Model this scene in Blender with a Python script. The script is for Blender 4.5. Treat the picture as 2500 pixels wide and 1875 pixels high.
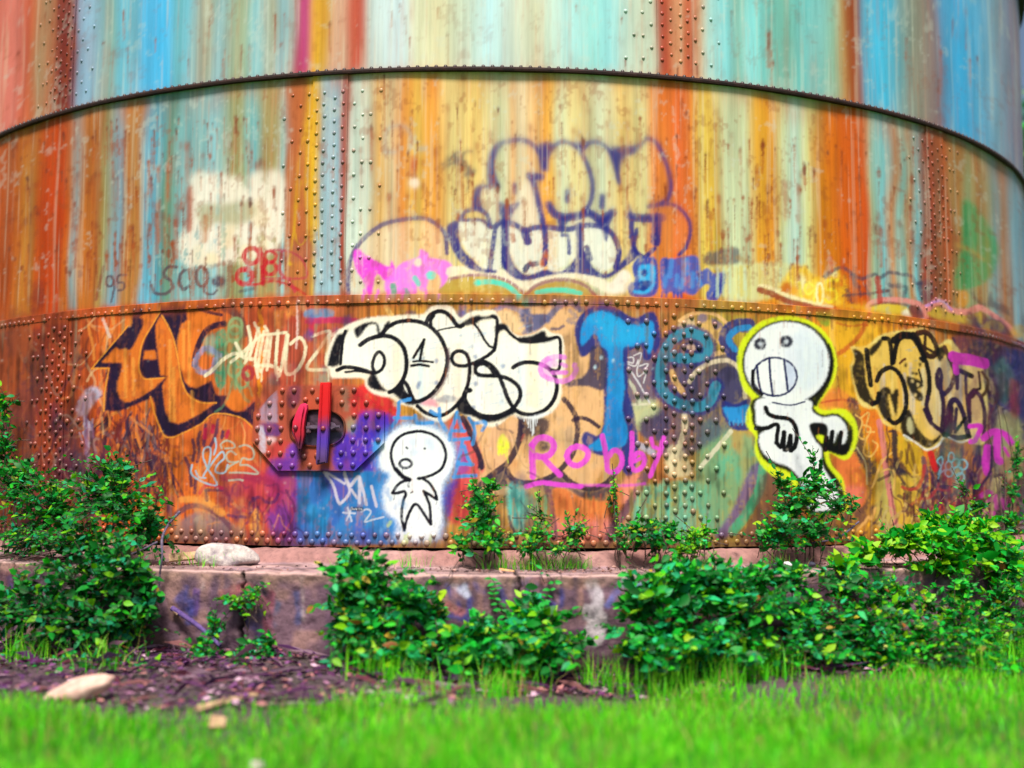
import bpy, bmesh, math, random
import numpy as np
from mathutils import Vector, Matrix

random.seed(7)
rng = np.random.default_rng(11)
for o in list(bpy.data.objects):
    bpy.data.objects.remove(o)
scene = bpy.context.scene
COL = scene.collection

# ------------------------------------------------------------------ camera
F_PX, W_PX, H_PX = 2710.5, 2500.0, 1875.0       # focal length in pixels of the 2500 x 1875 photograph
PITCH, ROLL = 0.0803, 0.0047
CAM_H = 1.085
CAM = np.array([0.0, 0.0, CAM_H])
_c, _s = math.cos(PITCH), math.sin(PITCH)
_cr, _sr = math.cos(ROLL), math.sin(ROLL)
_r0, _u0 = np.array([1.0, 0, 0]), np.array([0, -_s, _c])
FWD = np.array([0, _c, _s])
RIGHT = _cr * _r0 + _sr * _u0
UP = -_sr * _r0 + _cr * _u0
cam_data = bpy.data.cameras.new("camera")
cam = bpy.data.objects.new("camera", cam_data)
COL.objects.link(cam)
M = Matrix((list(RIGHT) + [0], list(UP) + [0], list(-FWD) + [0], [0, 0, 0, 1]))
M3 = Matrix((RIGHT, UP, -FWD)).transposed().to_4x4()
cam.matrix_world = Matrix.Translation(Vector(CAM)) @ M3
cam_data.sensor_fit = 'HORIZONTAL'
cam_data.sensor_width = 36.0
cam_data.lens = F_PX / W_PX * 36.0
cam_data.clip_start, cam_data.clip_end = 0.05, 1000
cam_data.dof.use_dof = True
cam_data.dof.focus_distance = 7.3
cam_data.dof.aperture_fstop = cam_data.lens / 1000 / 0.078
scene.camera = cam

# ------------------------------------------------------------------ light
SUN_EL, SUN_AZ = math.radians(60), math.radians(186)   # azimuth measured clockwise from +Y: behind the camera, a little to the left
world = bpy.data.worlds.new("World")
scene.world = world
world.use_nodes = True
nt = world.node_tree
nt.nodes.clear()
sky = nt.nodes.new('ShaderNodeTexSky')
sky.sky_type = 'NISHITA'
sky.sun_disc = False
sky.sun_elevation = SUN_EL
sky.sun_rotation = SUN_AZ
sky.air_density, sky.dust_density, sky.ozone_density = 1.0, 3.0, 0.6
bg = nt.nodes.new('ShaderNodeBackground')
bg.inputs['Strength'].default_value = 0.055
wo = nt.nodes.new('ShaderNodeOutputWorld')
nt.links.new(sky.outputs[0], bg.inputs[0])
nt.links.new(bg.outputs[0], wo.inputs[0])
sun_data = bpy.data.lights.new("sun", 'SUN')
sun_data.energy = 3.3
sun_data.angle = math.radians(16)
sun_data.color = (1.0, 0.93, 0.82)
sun = bpy.data.objects.new("sun", sun_data)
COL.objects.link(sun)
sd = Vector((math.sin(SUN_AZ) * math.cos(SUN_EL), math.cos(SUN_AZ) * math.cos(SUN_EL), math.sin(SUN_EL)))
sun.rotation_euler = sd.to_track_quat('Z', 'Y').to_euler()
sun.location = (0, -5, 20)
vs = scene.view_settings
vs.view_transform, vs.look, vs.gamma, vs.use_curve_mapping = 'Standard', 'None', 1.0, False
vs.exposure = 0.95

# ------------------------------------------------------------------ the place, in metres
DIST = 7.0
R = 0.7897 * DIST                      # tank radius
AC = -0.018
CX, CY = (R + DIST) * math.sin(AC), (R + DIST) * math.cos(AC)
ZB, ZM, ZT, ZTOP = 0.619, 2.2155, 3.69, 5.6   # tank foot, the two horizontal seams, tank top
RL = R + 0.63                          # front face of the concrete ledge
ZL = 0.5075


def ray(p):
    """Directions through photograph pixels p (n x 2)."""
    p = np.atleast_2d(np.asarray(p, float))
    X, Y = p[:, 0] - W_PX / 2, p[:, 1] - H_PX / 2
    return X[:, None] / F_PX * RIGHT - Y[:, None] / F_PX * UP + FWD


def cyl(p, r):
    """Where those rays meet the cylinder of radius r about the tank's axis (nearest side); rays that miss touch its edge."""
    d = ray(p)
    ox, oy = CAM[0] - CX, CAM[1] - CY
    a = d[:, 0]**2 + d[:, 1]**2
    b = d[:, 0] * ox + d[:, 1] * oy
    disc = np.maximum(b * b - a * (ox * ox + oy * oy - r * r), 0)
    t = (-b - np.sqrt(disc)) / a
    return CAM + d * t[:, None]


def theta_of(P):
    """Angle round the tank, 0 towards the camera, growing to the right."""
    ang = np.arctan2(P[..., 0] - CX, -(P[..., 1] - CY))
    return ang


def ring(th, r, z):
    th = np.asarray(th, float)
    return np.stack(np.broadcast_arrays(CX + r * np.sin(th), CY - r * np.cos(th), z), -1)


def a_of(th):
    """Horizontal paint coordinate of an angle: even steps of it look even from the front of the tank."""
    x, y = CX + R * np.sin(th), CY - R * np.cos(th)
    return 1250 + F_PX * x / y


def th_of(a):
    tx = (np.asarray(a, float) - 1250) / F_PX
    n = np.sqrt(1 + tx * tx)
    dx, dy = tx / n, 1 / n
    b = -(dx * CX + dy * CY)
    disc = np.maximum(b * b - (CX * CX + CY * CY - R * R), 0)
    t = -b - np.sqrt(disc)
    return np.arctan2(dx * t - CX, -(dy * t - CY))


TH_L = math.radians(-63.0)
TH_R = math.radians(63.0)

# ------------------------------------------------------------------ paint engine (numpy)


def lin(c):
    c = np.asarray(c, float) / 255.0
    return np.where(c <= 0.04045, c / 12.92, ((c + 0.055) / 1.055) ** 2.4)


def vnoise(h, w, gy, gx, seed=None):
    """Smooth value noise h x w with cells of gy x gx pixels, range 0..1."""
    r = np.random.default_rng(seed) if seed is not None else rng
    ny, nx = int(h / gy) + 3, int(w / gx) + 3
    g = r.random((ny, nx)).astype(np.float32)
    y, x = np.arange(h) / gy, np.arange(w) / gx
    iy, ix = y.astype(int), x.astype(int)
    fy, fx = (y - iy).astype(np.float32), (x - ix).astype(np.float32)
    fy, fx = fy * fy * (3 - 2 * fy), fx * fx * (3 - 2 * fx)
    a = g[iy] * (1 - fy)[:, None] + g[iy + 1] * fy[:, None]
    return a[:, ix] * (1 - fx) + a[:, ix + 1] * fx


def sstep(e0, e1, x):
    t = np.clip((x - e0) / (e1 - e0), 0, 1)
    return t * t * (3 - 2 * t)


def catmull(p, closed=False, n=7):
    p = np.asarray(p, float)
    if len(p) < 3:
        return p
    q = np.vstack([p[-1], p, p[0], p[1]]) if closed else np.vstack([2 * p[0] - p[1], p, 2 * p[-1] - p[-2]])
    out = []
    m = len(p) if closed else len(p) - 1
    for i in range(m):
        a, b, c, d = q[i], q[i + 1], q[i + 2], q[i + 3]
        for t in np.linspace(0, 1, n, endpoint=False):
            out.append(0.5 * (2 * b + (c - a) * t + (2 * a - 5 * b + 4 * c - d) * t * t + (3 * b - 3 * c + d - a) * t ** 3))
    out.append(p[0] if closed else p[-1])
    return np.array(out)


def boxblur(a, ry, rx):
    for ax, r in ((0, ry), (1, rx)):
        if r < 1:
            continue
        pad = [(0, 0)] * a.ndim
        pad[ax] = (r + 1, r)
        b = np.cumsum(np.pad(a, pad, mode='edge'), axis=ax, dtype=np.float64)
        n = a.shape[ax]
        hi = np.take(b, np.arange(2 * r + 1, 2 * r + 1 + n), axis=ax)
        lo = np.take(b, np.arange(0, n), axis=ax)
        a = ((hi - lo) / (2 * r + 1)).astype(np.float32)
    return a


class Canvas:
    """Paint on a cylinder of radius r: columns are a_of(angle), rows are height. Strokes are given where the photograph shows them."""

    def __init__(s, r, u0, u1, du, z0, z1, dz):
        s.r, s.u0, s.du, s.z1, s.dz = r, u0, du, z1, dz
        s.w, s.h = int((u1 - u0) / du), int((z1 - z0) / dz)
        s.C = np.zeros((s.h, s.w, 3), np.float32)
        s.U = u0 + (np.arange(s.w) + .5) * du
        s.Zs = z1 - (np.arange(s.h) + .5) * dz
        s.wear = np.clip(vnoise(s.h, s.w, 60, 6, 1) * .5 + vnoise(s.h, s.w, 14, 11, 2) * .3 + vnoise(s.h, s.w, 4, 3, 3) * .35, 0, 1)
        s.grain = vnoise(s.h, s.w, 2, 1.6, 4)
        s.ids = np.zeros((s.h, s.w), np.int16)

    def ab(s, px):
        P = cyl(px, s.r)
        a = a_of(theta_of(P))
        dep = P @ FWD - CAM @ FWD
        return (a - s.u0) / s.du, (s.z1 - P[:, 2]) / s.dz, float(np.mean(dep)) / F_PX / s.dz

    def comp(s, y0, y1, x0, x1, al, col, wear, speck):
        if wear:
            al = al * (1 - wear * sstep(.60, .85, s.wear[y0:y1, x0:x1]))
        c = lin(col).astype(np.float32)
        v = .93 + .14 * s.wear[y0:y1, x0:x1, None]
        s.C[y0:y1, x0:x1] += (c * v - s.C[y0:y1, x0:x1]) * al[..., None]

    def stroke(s, px, w, col, a=1.0, soft=1.6, smooth=True, closed=False, wear=.35, taper=False):
        p = catmull(px, closed) if smooth else np.asarray(px, float)
        if len(p) == 1:
            p = np.vstack([p, p + .5])
        X, Y, ky = s.ab(p)
        kx = 1 / s.du
        rad = w / 2 + soft * 1.5
        x0, x1 = int(X.min() - rad * kx - 2), int(X.max() + rad * kx + 3)
        y0, y1 = int(Y.min() - rad * ky - 2), int(Y.max() + rad * ky + 3)
        x0, y0, x1, y1 = max(x0, 0), max(y0, 0), min(x1, s.w), min(y1, s.h)
        if x1 <= x0 or y1 <= y0:
            return
        D = np.full((y1 - y0, x1 - x0), 1e6, np.float32)
        n = len(p)
        for i in range(n - 1):
            ax, ay, bx, by = X[i], Y[i], X[i + 1], Y[i + 1]
            f = 1.0
            if taper:
                f = .35 + .65 * math.sin(math.pi * (i + .5) / (n - 1)) ** .6
            ex0, ex1 = max(int(min(ax, bx) - rad * kx - 1), x0), min(int(max(ax, bx) + rad * kx + 2), x1)
            ey0, ey1 = max(int(min(ay, by) - rad * ky - 1), y0), min(int(max(ay, by) + rad * ky + 2), y1)
            if ex1 <= ex0 or ey1 <= ey0:
                continue
            gx = (np.arange(ex0, ex1) + .5 - ax)[None, :] / kx
            gy = (np.arange(ey0, ey1) + .5 - ay)[:, None] / ky
            vx, vy = (bx - ax) / kx, (by - ay) / ky
            L = vx * vx + vy * vy + 1e-9
            t = np.clip((gx * vx + gy * vy) / L, 0, 1)
            d = np.sqrt((gx - vx * t) ** 2 + (gy - vy * t) ** 2) + (1 - f) * w / 2
            sub = D[ey0 - y0:ey1 - y0, ex0 - x0:ex1 - x0]
            np.minimum(sub, d, out=sub)
        D += (s.grain[y0:y1, x0:x1] - .5) * soft * 1.1
        al = a * (1 - sstep(w / 2 - soft, w / 2 + soft, D))
        s.comp(y0, y1, x0, x1, al, col, wear, 0)

    def mask(s, px, smooth=True):
        p = catmull(px, True, 5) if smooth else np.vstack([px, px[:1]])
        X, Y, ky = s.ab(p)
        x0, x1 = max(int(X.min()) - 1, 0), min(int(X.max()) + 2, s.w)
        y0, y1 = max(int(Y.min()) - 1, 0), min(int(Y.max()) + 2, s.h)
        return X, Y, x0, x1, y0, y1, ky

    def fill(s, px, col, a=1.0, soft=1.6, smooth=True, wear=.35, ident=0):
        X, Y, x0, x1, y0, y1, ky = s.mask(px, smooth)
        pr, pc = int(soft * ky * 2) + 2, int(soft / s.du * 2) + 2
        x0, x1, y0, y1 = max(x0 - pc, 0), min(x1 + pc, s.w), max(y0 - pr, 0), min(y1 + pr, s.h)
        if x1 <= x0 or y1 <= y0:
            return
        m = np.zeros((y1 - y0, x1 - x0), bool)
        gx = np.arange(x0, x1) + .5
        gy = np.arange(y0, y1) + .5
        for i in range(len(X) - 1):
            ay, by = Y[i], Y[i + 1]
            if ay == by:
                continue
            lo, hi = min(ay, by), max(ay, by)
            k0, k1 = np.searchsorted(gy, lo), np.searchsorted(gy, hi)
            if k1 <= k0:
                continue
            xc = X[i] + (gy[k0:k1] - ay) / (by - ay) * (X[i + 1] - X[i])
            m[k0:k1] ^= gx[None, :] > xc[:, None]
        if ident:
            s.ids[y0:y1, x0:x1][m] = ident
            return
        al = m.astype(np.float32)
        ry, rx = max(1, int(round(soft * ky * .6))), max(1, int(round(soft / s.du * .6)))
        al = boxblur(boxblur(al, ry, rx), ry, rx)
        if soft > 1:
            al = np.clip(al + (s.grain[y0:y1, x0:x1] - .5) * .5 * al * (1 - al) * 4, 0, 1)
        s.comp(y0, y1, x0, x1, al * a, col, wear, 0)

    def disc(s, c, rx, ry, col, a=1.0, soft=1.6, wear=.35):
        t = np.linspace(0, 2 * math.pi, 20, endpoint=False)
        s.fill(np.stack([c[0] + rx * np.cos(t), c[1] + ry * np.sin(t)], 1), col, a, soft, False, wear)

    def ringline(s, c, rx, ry, w, col, a=1.0, soft=1.6, rot=0.0):
        t = np.linspace(0, 2 * math.pi, 24)
        x, y = rx * np.cos(t), ry * np.sin(t)
        s.stroke(np.stack([c[0] + x * math.cos(rot) - y * math.sin(rot), c[1] + x * math.sin(rot) + y * math.cos(rot)], 1), w, col, a, soft, False)

    def drip(s, p, length, w, col, a=.8, soft=1.2):
        s.stroke([p, (p[0] + rng.normal() * .8, p[1] + length * .5), (p[0] + rng.normal(), p[1] + length)], w, col, a, soft, taper=False)

    def sample(s, a, z):
        x = np.clip((np.asarray(a) - s.u0) / s.du - .5, 0, s.w - 1.001)
        y = np.clip((s.z1 - np.asarray(z)) / s.dz - .5, 0, s.h - 1.001)
        ix, iy = x.astype(int), y.astype(int)
        fx, fy = (x - ix)[..., None], (y - iy)[..., None]
        C = s.C
        return (C[iy, ix] * (1 - fx) + C[iy, ix + 1] * fx) * (1 - fy) + (C[iy + 1, ix] * (1 - fx) + C[iy + 1, ix + 1] * fx) * fy


class Zm:
    """Coordinates read off an enlargement of the photograph: origin and scale."""

    def __init__(s, x0, y0, k):
        s.o, s.k = np.array([x0, y0], float), k

    def __call__(s, *pts):
        return s.o + np.array(pts, float) * s.k


G1, G2, G3 = Zm(800, 720, .20492), Zm(1100, 720, .20492), Zm(600, 900, .20492)
G4, G5, G6 = Zm(1380, 720, .25615), Zm(1780, 760, .32536), Zm(2050, 760, .26517)
G7, G8, G9 = Zm(900, 1000, .21097), Zm(1080, 300, .28933), Zm(820, 480, .22904)
G10, G11, G12 = Zm(1500, 600, .22604), Zm(2000, 600, .22604), Zm(200, 740, .22904)
G13, G14, G15 = Zm(400, 1000, .21102), Zm(150, 560, .31646), Zm(1200, 1000, .22604)
C1, C2, C3, C4 = Zm(0, 0, .42194), Zm(800, 0, .42194), Zm(1600, 0, .42194), Zm(0, 650, .42194)
CA, CB, CC = Zm(600, 650, .42208), Zm(1200, 650, .42208), Zm(1750, 650, .42182)
B1, B2, B3 = Zm(0, 1250, .38427), Zm(750, 1250, .40687), Zm(1600, 1250, .40687)

# ------------------------------------------------------------------ the tank's paint: rust streaks, then the graffiti layer by layer
cv = Canvas(R, -146, 2524, 1.55, 0.58, ZTOP, 0.0042)


def streaks(z0, z1, keys, jit, amt, seed, fine=1.0):
    rows = np.where((cv.Zs >= z0) & (cv.Zs < z1))[0]
    y0, y1 = rows[0], rows[-1] + 1
    h, w = y1 - y0, cv.w
    kx = np.array([k[0] for k in keys], float)
    kc = lin([k[1:] for k in keys])
    n1 = vnoise(h, w, 260, 7, seed) - .5
    n2 = vnoise(h, w, 90, 18, seed + 1) - .5
    n3 = vnoise(h, w, 500, 2.6, seed + 2) - .5
    n4 = vnoise(h, w, 700, 34, seed + 3) - .5
    u = cv.U[None, :] + n1 * jit + n2 * jit * 1.4
    C = np.stack([np.interp(u, kx, kc[:, i]) for i in range(3)], -1).astype(np.float32)
    n5 = vnoise(h, w, 380, 1.6, seed + 4) - .5
    n6 = vnoise(h, w, 120, 3.4, seed + 5) - .5
    lum = 1 + amt * (.34 * n1 + .26 * n2 + fine * (.5 * n3 + .34 * n5 + .3 * n6))
    C *= lum[..., None]
    # rusty and bleached streaks
    rust = sstep(.16, .36, n3 * .6 + n6 * .55 + n1 * .25)[..., None]
    C += (lin((176, 84, 34)).astype(np.float32) - C) * rust * .36 * amt
    pale = sstep(.16, .38, -n3 * .55 - n6 * .5 + n2 * .3)[..., None]
    C += (C * .45 + lin((214, 208, 176)).astype(np.float32) * .5 - C) * pale * .45 * amt
    cv.C[y0:y1] = np.maximum(C, .004)


LOW = [(-146, 150, 70, 40), (0, 168, 80, 40), (60, 150, 74, 42), (110, 168, 64, 32), (170, 160, 70, 42), (230, 212, 98, 42), (300, 222, 108, 42), (420, 222, 118, 46),
       (560, 214, 108, 52), (640, 205, 96, 58), (700, 195, 90, 68), (800, 190, 98, 66), (900, 198, 128, 60), (1000, 200, 148, 62), (1300, 200, 150, 80), (1500, 196, 150, 82),
       (1600, 190, 118, 66), (1700, 182, 150, 78), (1800, 196, 168, 70), (1950, 225, 128, 42), (2050, 236, 178, 48), (2150, 235, 170, 40), (2250, 224, 130, 42),
       (2330, 190, 120, 52), (2400, 150, 110, 80), (2450, 110, 96, 110), (2524, 70, 62, 112)]
MID = [(-146, 190, 90, 30), (0, 192, 88, 30), (50, 182, 124, 48), (84, 192, 76, 20), (135, 194, 70, 18), (150, 200, 110, 36), (165, 150, 166, 172), (182, 190, 116, 50), (205, 192, 112, 46),
       (222, 165, 100, 52), (240, 160, 150, 92), (270, 118, 166, 192), (290, 186, 126, 66), (315, 184, 130, 70), (335, 112, 176, 204), (367, 94, 172, 198), (390, 110, 150, 124), (420, 130, 182, 188),
       (485, 140, 188, 194), (520, 138, 192, 208), (548, 156, 160, 112), (580, 154, 160, 116), (600, 104, 192, 208), (625, 166, 150, 100), (660, 172, 160, 110), (680, 160, 208, 214), (694, 190, 120, 66),
       (745, 194, 122, 66), (760, 206, 168, 72), (778, 160, 190, 205), (818, 158, 194, 210), (829, 166, 70, 55), (838, 168, 74, 58), (848, 200, 216, 208), (884, 206, 216, 202), (918, 220, 170, 92),
       (947, 226, 206, 166), (977, 222, 140, 58), (1010, 232, 190, 92), (1053, 228, 158, 66), (1095, 226, 206, 140), (1158, 230, 200, 122), (1222, 216, 222, 186), (1243, 222, 176, 120), (1272, 232, 216, 180),
       (1327, 232, 164, 68), (1352, 230, 180, 84), (1370, 214, 222, 188), (1410, 226, 206, 140), (1466, 214, 224, 196), (1517, 232, 200, 124), (1575, 224, 216, 160), (1600, 230, 130, 54), (1640, 230, 140, 60),
       (1663, 232, 104, 48), (1695, 226, 142, 60), (1718, 226, 202, 100), (1750, 222, 182, 72), (1780, 206, 216, 180), (1836, 202, 212, 172), (1861, 222, 166, 54), (1895, 220, 148, 42), (1920, 206, 206, 150),
       (1954, 186, 218, 210), (1988, 206, 212, 150), (2013, 216, 140, 28), (2060, 214, 108, 22), (2110, 216, 96, 22), (2124, 210, 80, 24), (2136, 180, 190, 150), (2165, 124, 198, 210), (2199, 196, 130, 74),
       (2216, 132, 196, 194), (2237, 186, 136, 80), (2254, 122, 192, 204), (2270, 140, 110, 100), (2282, 150, 60, 48), (2300, 150, 98, 68), (2325, 186, 90, 44), (2343, 176, 140, 90), (2360, 176, 124, 68), (2380, 150, 170, 130),
       (2402, 180, 130, 75), (2423, 166, 150, 110), (2444, 138, 176, 188), (2470, 190, 120, 64), (2490, 138, 176, 194), (2524, 130, 160, 190)]
TOP = [(-146, 205, 95, 70), (0, 226, 132, 120), (25, 206, 90, 60), (45, 200, 120, 80), (63, 164, 150, 120), (88, 186, 120, 86), (104, 142, 56, 46), (150, 132, 50, 44), (162, 150, 186, 218), (185, 152, 186, 214),
       (211, 138, 176, 192), (236, 140, 176, 164), (260, 112, 192, 222), (295, 124, 186, 208), (330, 84, 190, 246), (378, 82, 192, 246), (400, 114, 176, 186), (430, 118, 196, 222), (464, 166, 164, 148), (485, 164, 176, 154),
       (510, 150, 192, 206), (549, 156, 170, 142), (580, 154, 172, 146), (600, 138, 202, 218), (641, 178, 164, 128), (662, 150, 196, 212), (692, 176, 190, 184), (708, 180, 60, 96), (722, 188, 62, 140), (752, 184, 66, 146),
       (762, 208, 156, 48), (780, 206, 158, 52), (794, 216, 174, 150), (825, 206, 164, 140), (846, 196, 78, 58), (872, 194, 80, 60), (886, 200, 216, 216), (970, 206, 226, 236), (1010, 216, 216, 184), (1074, 218, 214, 178),
       (1137, 206, 226, 216), (1188, 194, 234, 244), (1243, 206, 222, 214), (1306, 216, 214, 184), (1382, 188, 234, 236), (1450, 162, 226, 226), (1492, 168, 234, 242), (1550, 206, 220, 204), (1600, 198, 214, 196),
       (1612, 190, 74, 48), (1638, 188, 76, 50), (1665, 216, 164, 124), (1688, 200, 98, 66), (1704, 196, 90, 58), (1722, 216, 184, 150), (1748, 170, 216, 216), (1781, 142, 222, 232), (1811, 150, 196, 180), (1845, 148, 226, 232),
       (1895, 122, 196, 190), (1937, 130, 190, 178), (1980, 118, 202, 206), (2022, 144, 206, 206), (2055, 152, 190, 168), (2081, 192, 150, 88), (2096, 166, 80, 40), (2118, 164, 78, 38), (2131, 88, 192, 234), (2190, 72, 190, 232),
       (2224, 130, 166, 170), (2258, 156, 154, 138), (2309, 150, 124, 130), (2334, 84, 166, 216), (2380, 68, 176, 232), (2423, 108, 182, 226), (2465, 140, 176, 202), (2524, 150, 130, 160)]
streaks(0.5, ZM, LOW, 26, 1.15, 20, 1.2)
streaks(ZM, ZT, MID, 12, .70, 40, 1.3)
streaks(ZT, ZTOP + .1, TOP, 10, .48, 60, 1.3)
K, NAVY, WHT, CRM = (14, 11, 30), (40, 46, 128), (242, 244, 252), (252, 240, 214)
S, F, Dc, Rg = cv.stroke, cv.fill, cv.disc, cv.ringline


def blotches(u0, v0, u1, v1, n, cols, r0, r1, a=.6, soft=8, vert=1.6):
    for _ in range(n):
        c = cols[rng.integers(len(cols))]
        u, v, r = rng.uniform(u0, u1), rng.uniform(v0, v1), rng.uniform(r0, r1)
        t = np.linspace(0, 2 * math.pi, 9, endpoint=False)
        k = r * rng.uniform(.6, 1.25, 9)
        F(np.stack([u + k * np.cos(t), v + k * vert * np.sin(t)], 1), c, a * rng.uniform(.5, 1), soft, True, .5)


def scribble(u0, v0, u1, v1, n, cols, w0, w1, length, a=.7, vert=.75, curl=.5):
    for _ in range(n):
        c = cols[rng.integers(len(cols))]
        p = np.array([rng.uniform(u0, u1), rng.uniform(v0, v1)])
        ang = math.pi / 2 + rng.normal() * (1 - vert) * 2
        pts = [p.copy()]
        for _k in range(rng.integers(2, 6)):
            ang += rng.normal() * curl
            p = p + np.array([math.cos(ang) * .6, math.sin(ang)]) * length * rng.uniform(.25, .6)
            pts.append(p.copy())
        S(pts, rng.uniform(w0, w1), c, a * rng.uniform(.5, 1), 1.2, wear=.5)


def loops(pts, r, w, col, a=.9, soft=1.2):
    for (x, y) in pts:
        Rg((x, y), r * rng.uniform(.75, 1.2), r * rng.uniform(.9, 1.4), w, col, a, soft, rng.uniform(-.6, .6))


# -- rust blisters with tails
def blister(n, u0, u1, v0, v1, a):
    for _ in range(n):
        u, v = rng.uniform(u0, u1), rng.uniform(v0, v1)
        w = rng.uniform(4, 11)
        c = [(130, 52, 30), (150, 66, 30), (110, 48, 40)][rng.integers(3)]
        S([(u, v), (u, v + rng.uniform(3, 12))], w, c, a, 2.2)
        ln = rng.uniform(25, 120)
        S([(u, v), (u, v + ln * .5), (u + 1, v + ln)], w * .55, (176, 84, 40), a * .55, 2.5)


blister(150, 20, 690, 290, 700, .7)
blister(170, 880, 2400, 230, 690, .62)
blister(50, 40, 2450, 20, 190, .5)
for u, v in ((470, 470), (385, 500), (430, 540), (410, 400), (455, 350), (1012, 440), (950, 475), (1118, 520), (1012, 395), (1690, 470), (1755, 480), (1735, 520), (1918, 445), (2014, 540), (2150, 560), (1950, 455)):
    S([(u, v), (u, v + 12)], 11, (140, 54, 32), .75, 2.5)
    S([(u, v), (u + 1, v + 90)], 7, (190, 92, 44), .55, 3)

# -- middle course
F(C1((1110, 1010), (1250, 1000), (1400, 1030), (1500, 990), (1640, 1010), (1650, 1250), (1620, 1420), (1500, 1490), (1250, 1530), (1080, 1540), (1030, 1400), (1090, 1300), (1100, 1180)), (246, 236, 222), .88, 10, True, .8)
blotches(480, 520, 660, 640, 12, [(246, 222, 170), (250, 240, 228), (232, 200, 140)], 10, 26, .55, 8)
F(C1((1140, 1190), (1300, 1180), (1440, 1160), (1480, 1230), (1400, 1300), (1250, 1290), (1180, 1340)), (160, 160, 120), .7, 9)
S(C1((1190, 1260), (1185, 1390)), 16, (180, 110, 50), .6, 5)
S(C1((1095, 1090), (1095, 1330)), 14, (170, 70, 36), .8, 4)
S(C1((1020, 1300), (1040, 1170)), 16, (150, 64, 36), .6, 4)
# strap rust and the run of yellow paint
F([(697, 200), (748, 200), (748, 600), (700, 590)], (188, 92, 58), .55, 4, False)
F([(1600, 205), (1692, 205), (1690, 330), (1680, 560), (1655, 640), (1640, 420)], (230, 112, 48), .55, 10, False)
F([(2040, 262), (2124, 274), (2120, 480), (2110, 660), (2060, 660), (2050, 420)], (216, 96, 24), .45, 8, False)
F([(96, 300), (150, 285), (150, 500), (125, 700), (85, 700)], (200, 72, 18), .5, 8, False)
YEL = (222, 172, 34)
F(C1((1795, -40), (1850, -40), (1850, 420), (1858, 700), (1845, 900), (1838, 1330), (1800, 1310), (1780, 1000), (1760, 760), (1785, 500)), YEL, .9, 4, False, .15)
S(C1((1815, -40), (1820, 500), (1810, 900), (1830, 1330)), 10, (232, 186, 40), .8, 2.5)
S(C1((1790, 650), (1745, 850), (1720, 1050), (1700, 1330), (1675, 1500)), 5.5, YEL, .9, 1.6)
S(C1((1800, 700), (1770, 1000), (1780, 1250), (1770, 1380), (1730, 1415), (1705, 1330), (1720, 1180), (1745, 1050)), 5, YEL, .9, 1.5)
F(C1((1670, 1490), (1690, 1535), (1660, 1535)), YEL, 1, 1.4, False)
for k in range(7):
    u = 745 + k * 6
    S([(u, 420 + rng.uniform(0, 60)), (u + rng.normal() * 6, 540 + rng.uniform(0, 60))], 3.5, YEL, .7, 1.2)
S([(660, 735), (636, 760), (644, 800), (634, 840), (643, 880), (634, 930), (642, 970), (636, 995)], 9, (238, 150, 40), .9, 1.2)
for k in range(16):
    S([(639 + (4 if k % 2 else -3), 770 + k * 14), (637 + (-3 if k % 2 else 4), 778 + k * 14)], 8, (238, 146, 38), .9, 1.2)
# small writing: numbers and letters in brown marker
BRN = (92, 70, 84)
S(G14((320, 290), (300, 400), (270, 540)), 8, (130, 70, 66), .7, 2)
Rg(G14((372, 400))[0], 9, 13, 5.5, BRN, .85, 1.6)
S(G14((402, 390), (405, 460), (385, 560)), 5, BRN, .8, 1.6)
S(G14((500, 350), (440, 358), (434, 405), (480, 415), (478, 462), (440, 470)), 5.5, BRN, .8, 1.6)
S(G14((885, 290), (815, 290), (785, 350), (840, 400), (850, 450), (800, 495), (720, 490), (690, 430)), 8, BRN, .85, 2)
S(G14((950, 315), (915, 350), (910, 420), (940, 460), (980, 440)), 9, BRN, .85, 2)
S(G14((980, 310), (985, 380)), 7, (150, 84, 60), .7, 2)
Rg(G14((1085, 365))[0], 14, 24, 9, (120, 70, 70), .85, 2)
S(G14((1100, 440), (1110, 490), (1170, 500), (1200, 470)), 6, BRN, .8, 2)
Dc(G14((1215, 400))[0], 17, 15, (54, 50, 84), .85, 6)
S(G14((1300, 250), (1295, 420), (1280, 520)), 11, (130, 92, 84), .6, 3)
S(G14((1380, 480), (1480, 460)), 8, BRN, .6, 2)
S(G14((1160, 290), (1240, 260)), 10, (130, 90, 80), .5, 4)
blotches(60, 690, 110, 770, 5, [(120, 44, 50), (150, 60, 30)], 8, 18, .5, 6)
# red tag
RED = (196, 24, 48)
for c, r, w in (((1470, 205), 19, 12), ((1612, 212), 14, 9), ((1415, 365), 19, 12), ((1612, 302), 15, 10)):
    Rg(G14(c)[0], r, r, w, RED, .92, 1.8)
S(G14((1535, 150), (1550, 280), (1560, 420)), 12, RED, .92, 1.6)
S(G14((1380, 400), (1480, 430), (1640, 400), (1780, 440), (1880, 500)), 7, RED, .8, 1.8)
S(G14((1700, 180), (1690, 330), (1760, 400), (1800, 480)), 8, (196, 52, 80), .8, 1.8)
S(G14((1640, 160), (1760, 170), (1860, 240), (1890, 360), (1800, 380), (1560, 380)), 6, (190, 50, 80), .7, 1.8)
S(G14((1460, 260), (1430, 310), (1400, 320)), 9, RED, .9, 1.6)
F(G14((1640, 150), (1760, 120), (1850, 60), (1960, 120), (2000, 200), (1900, 240), (1720, 240)), (150, 60, 90), .35, 9)
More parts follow.
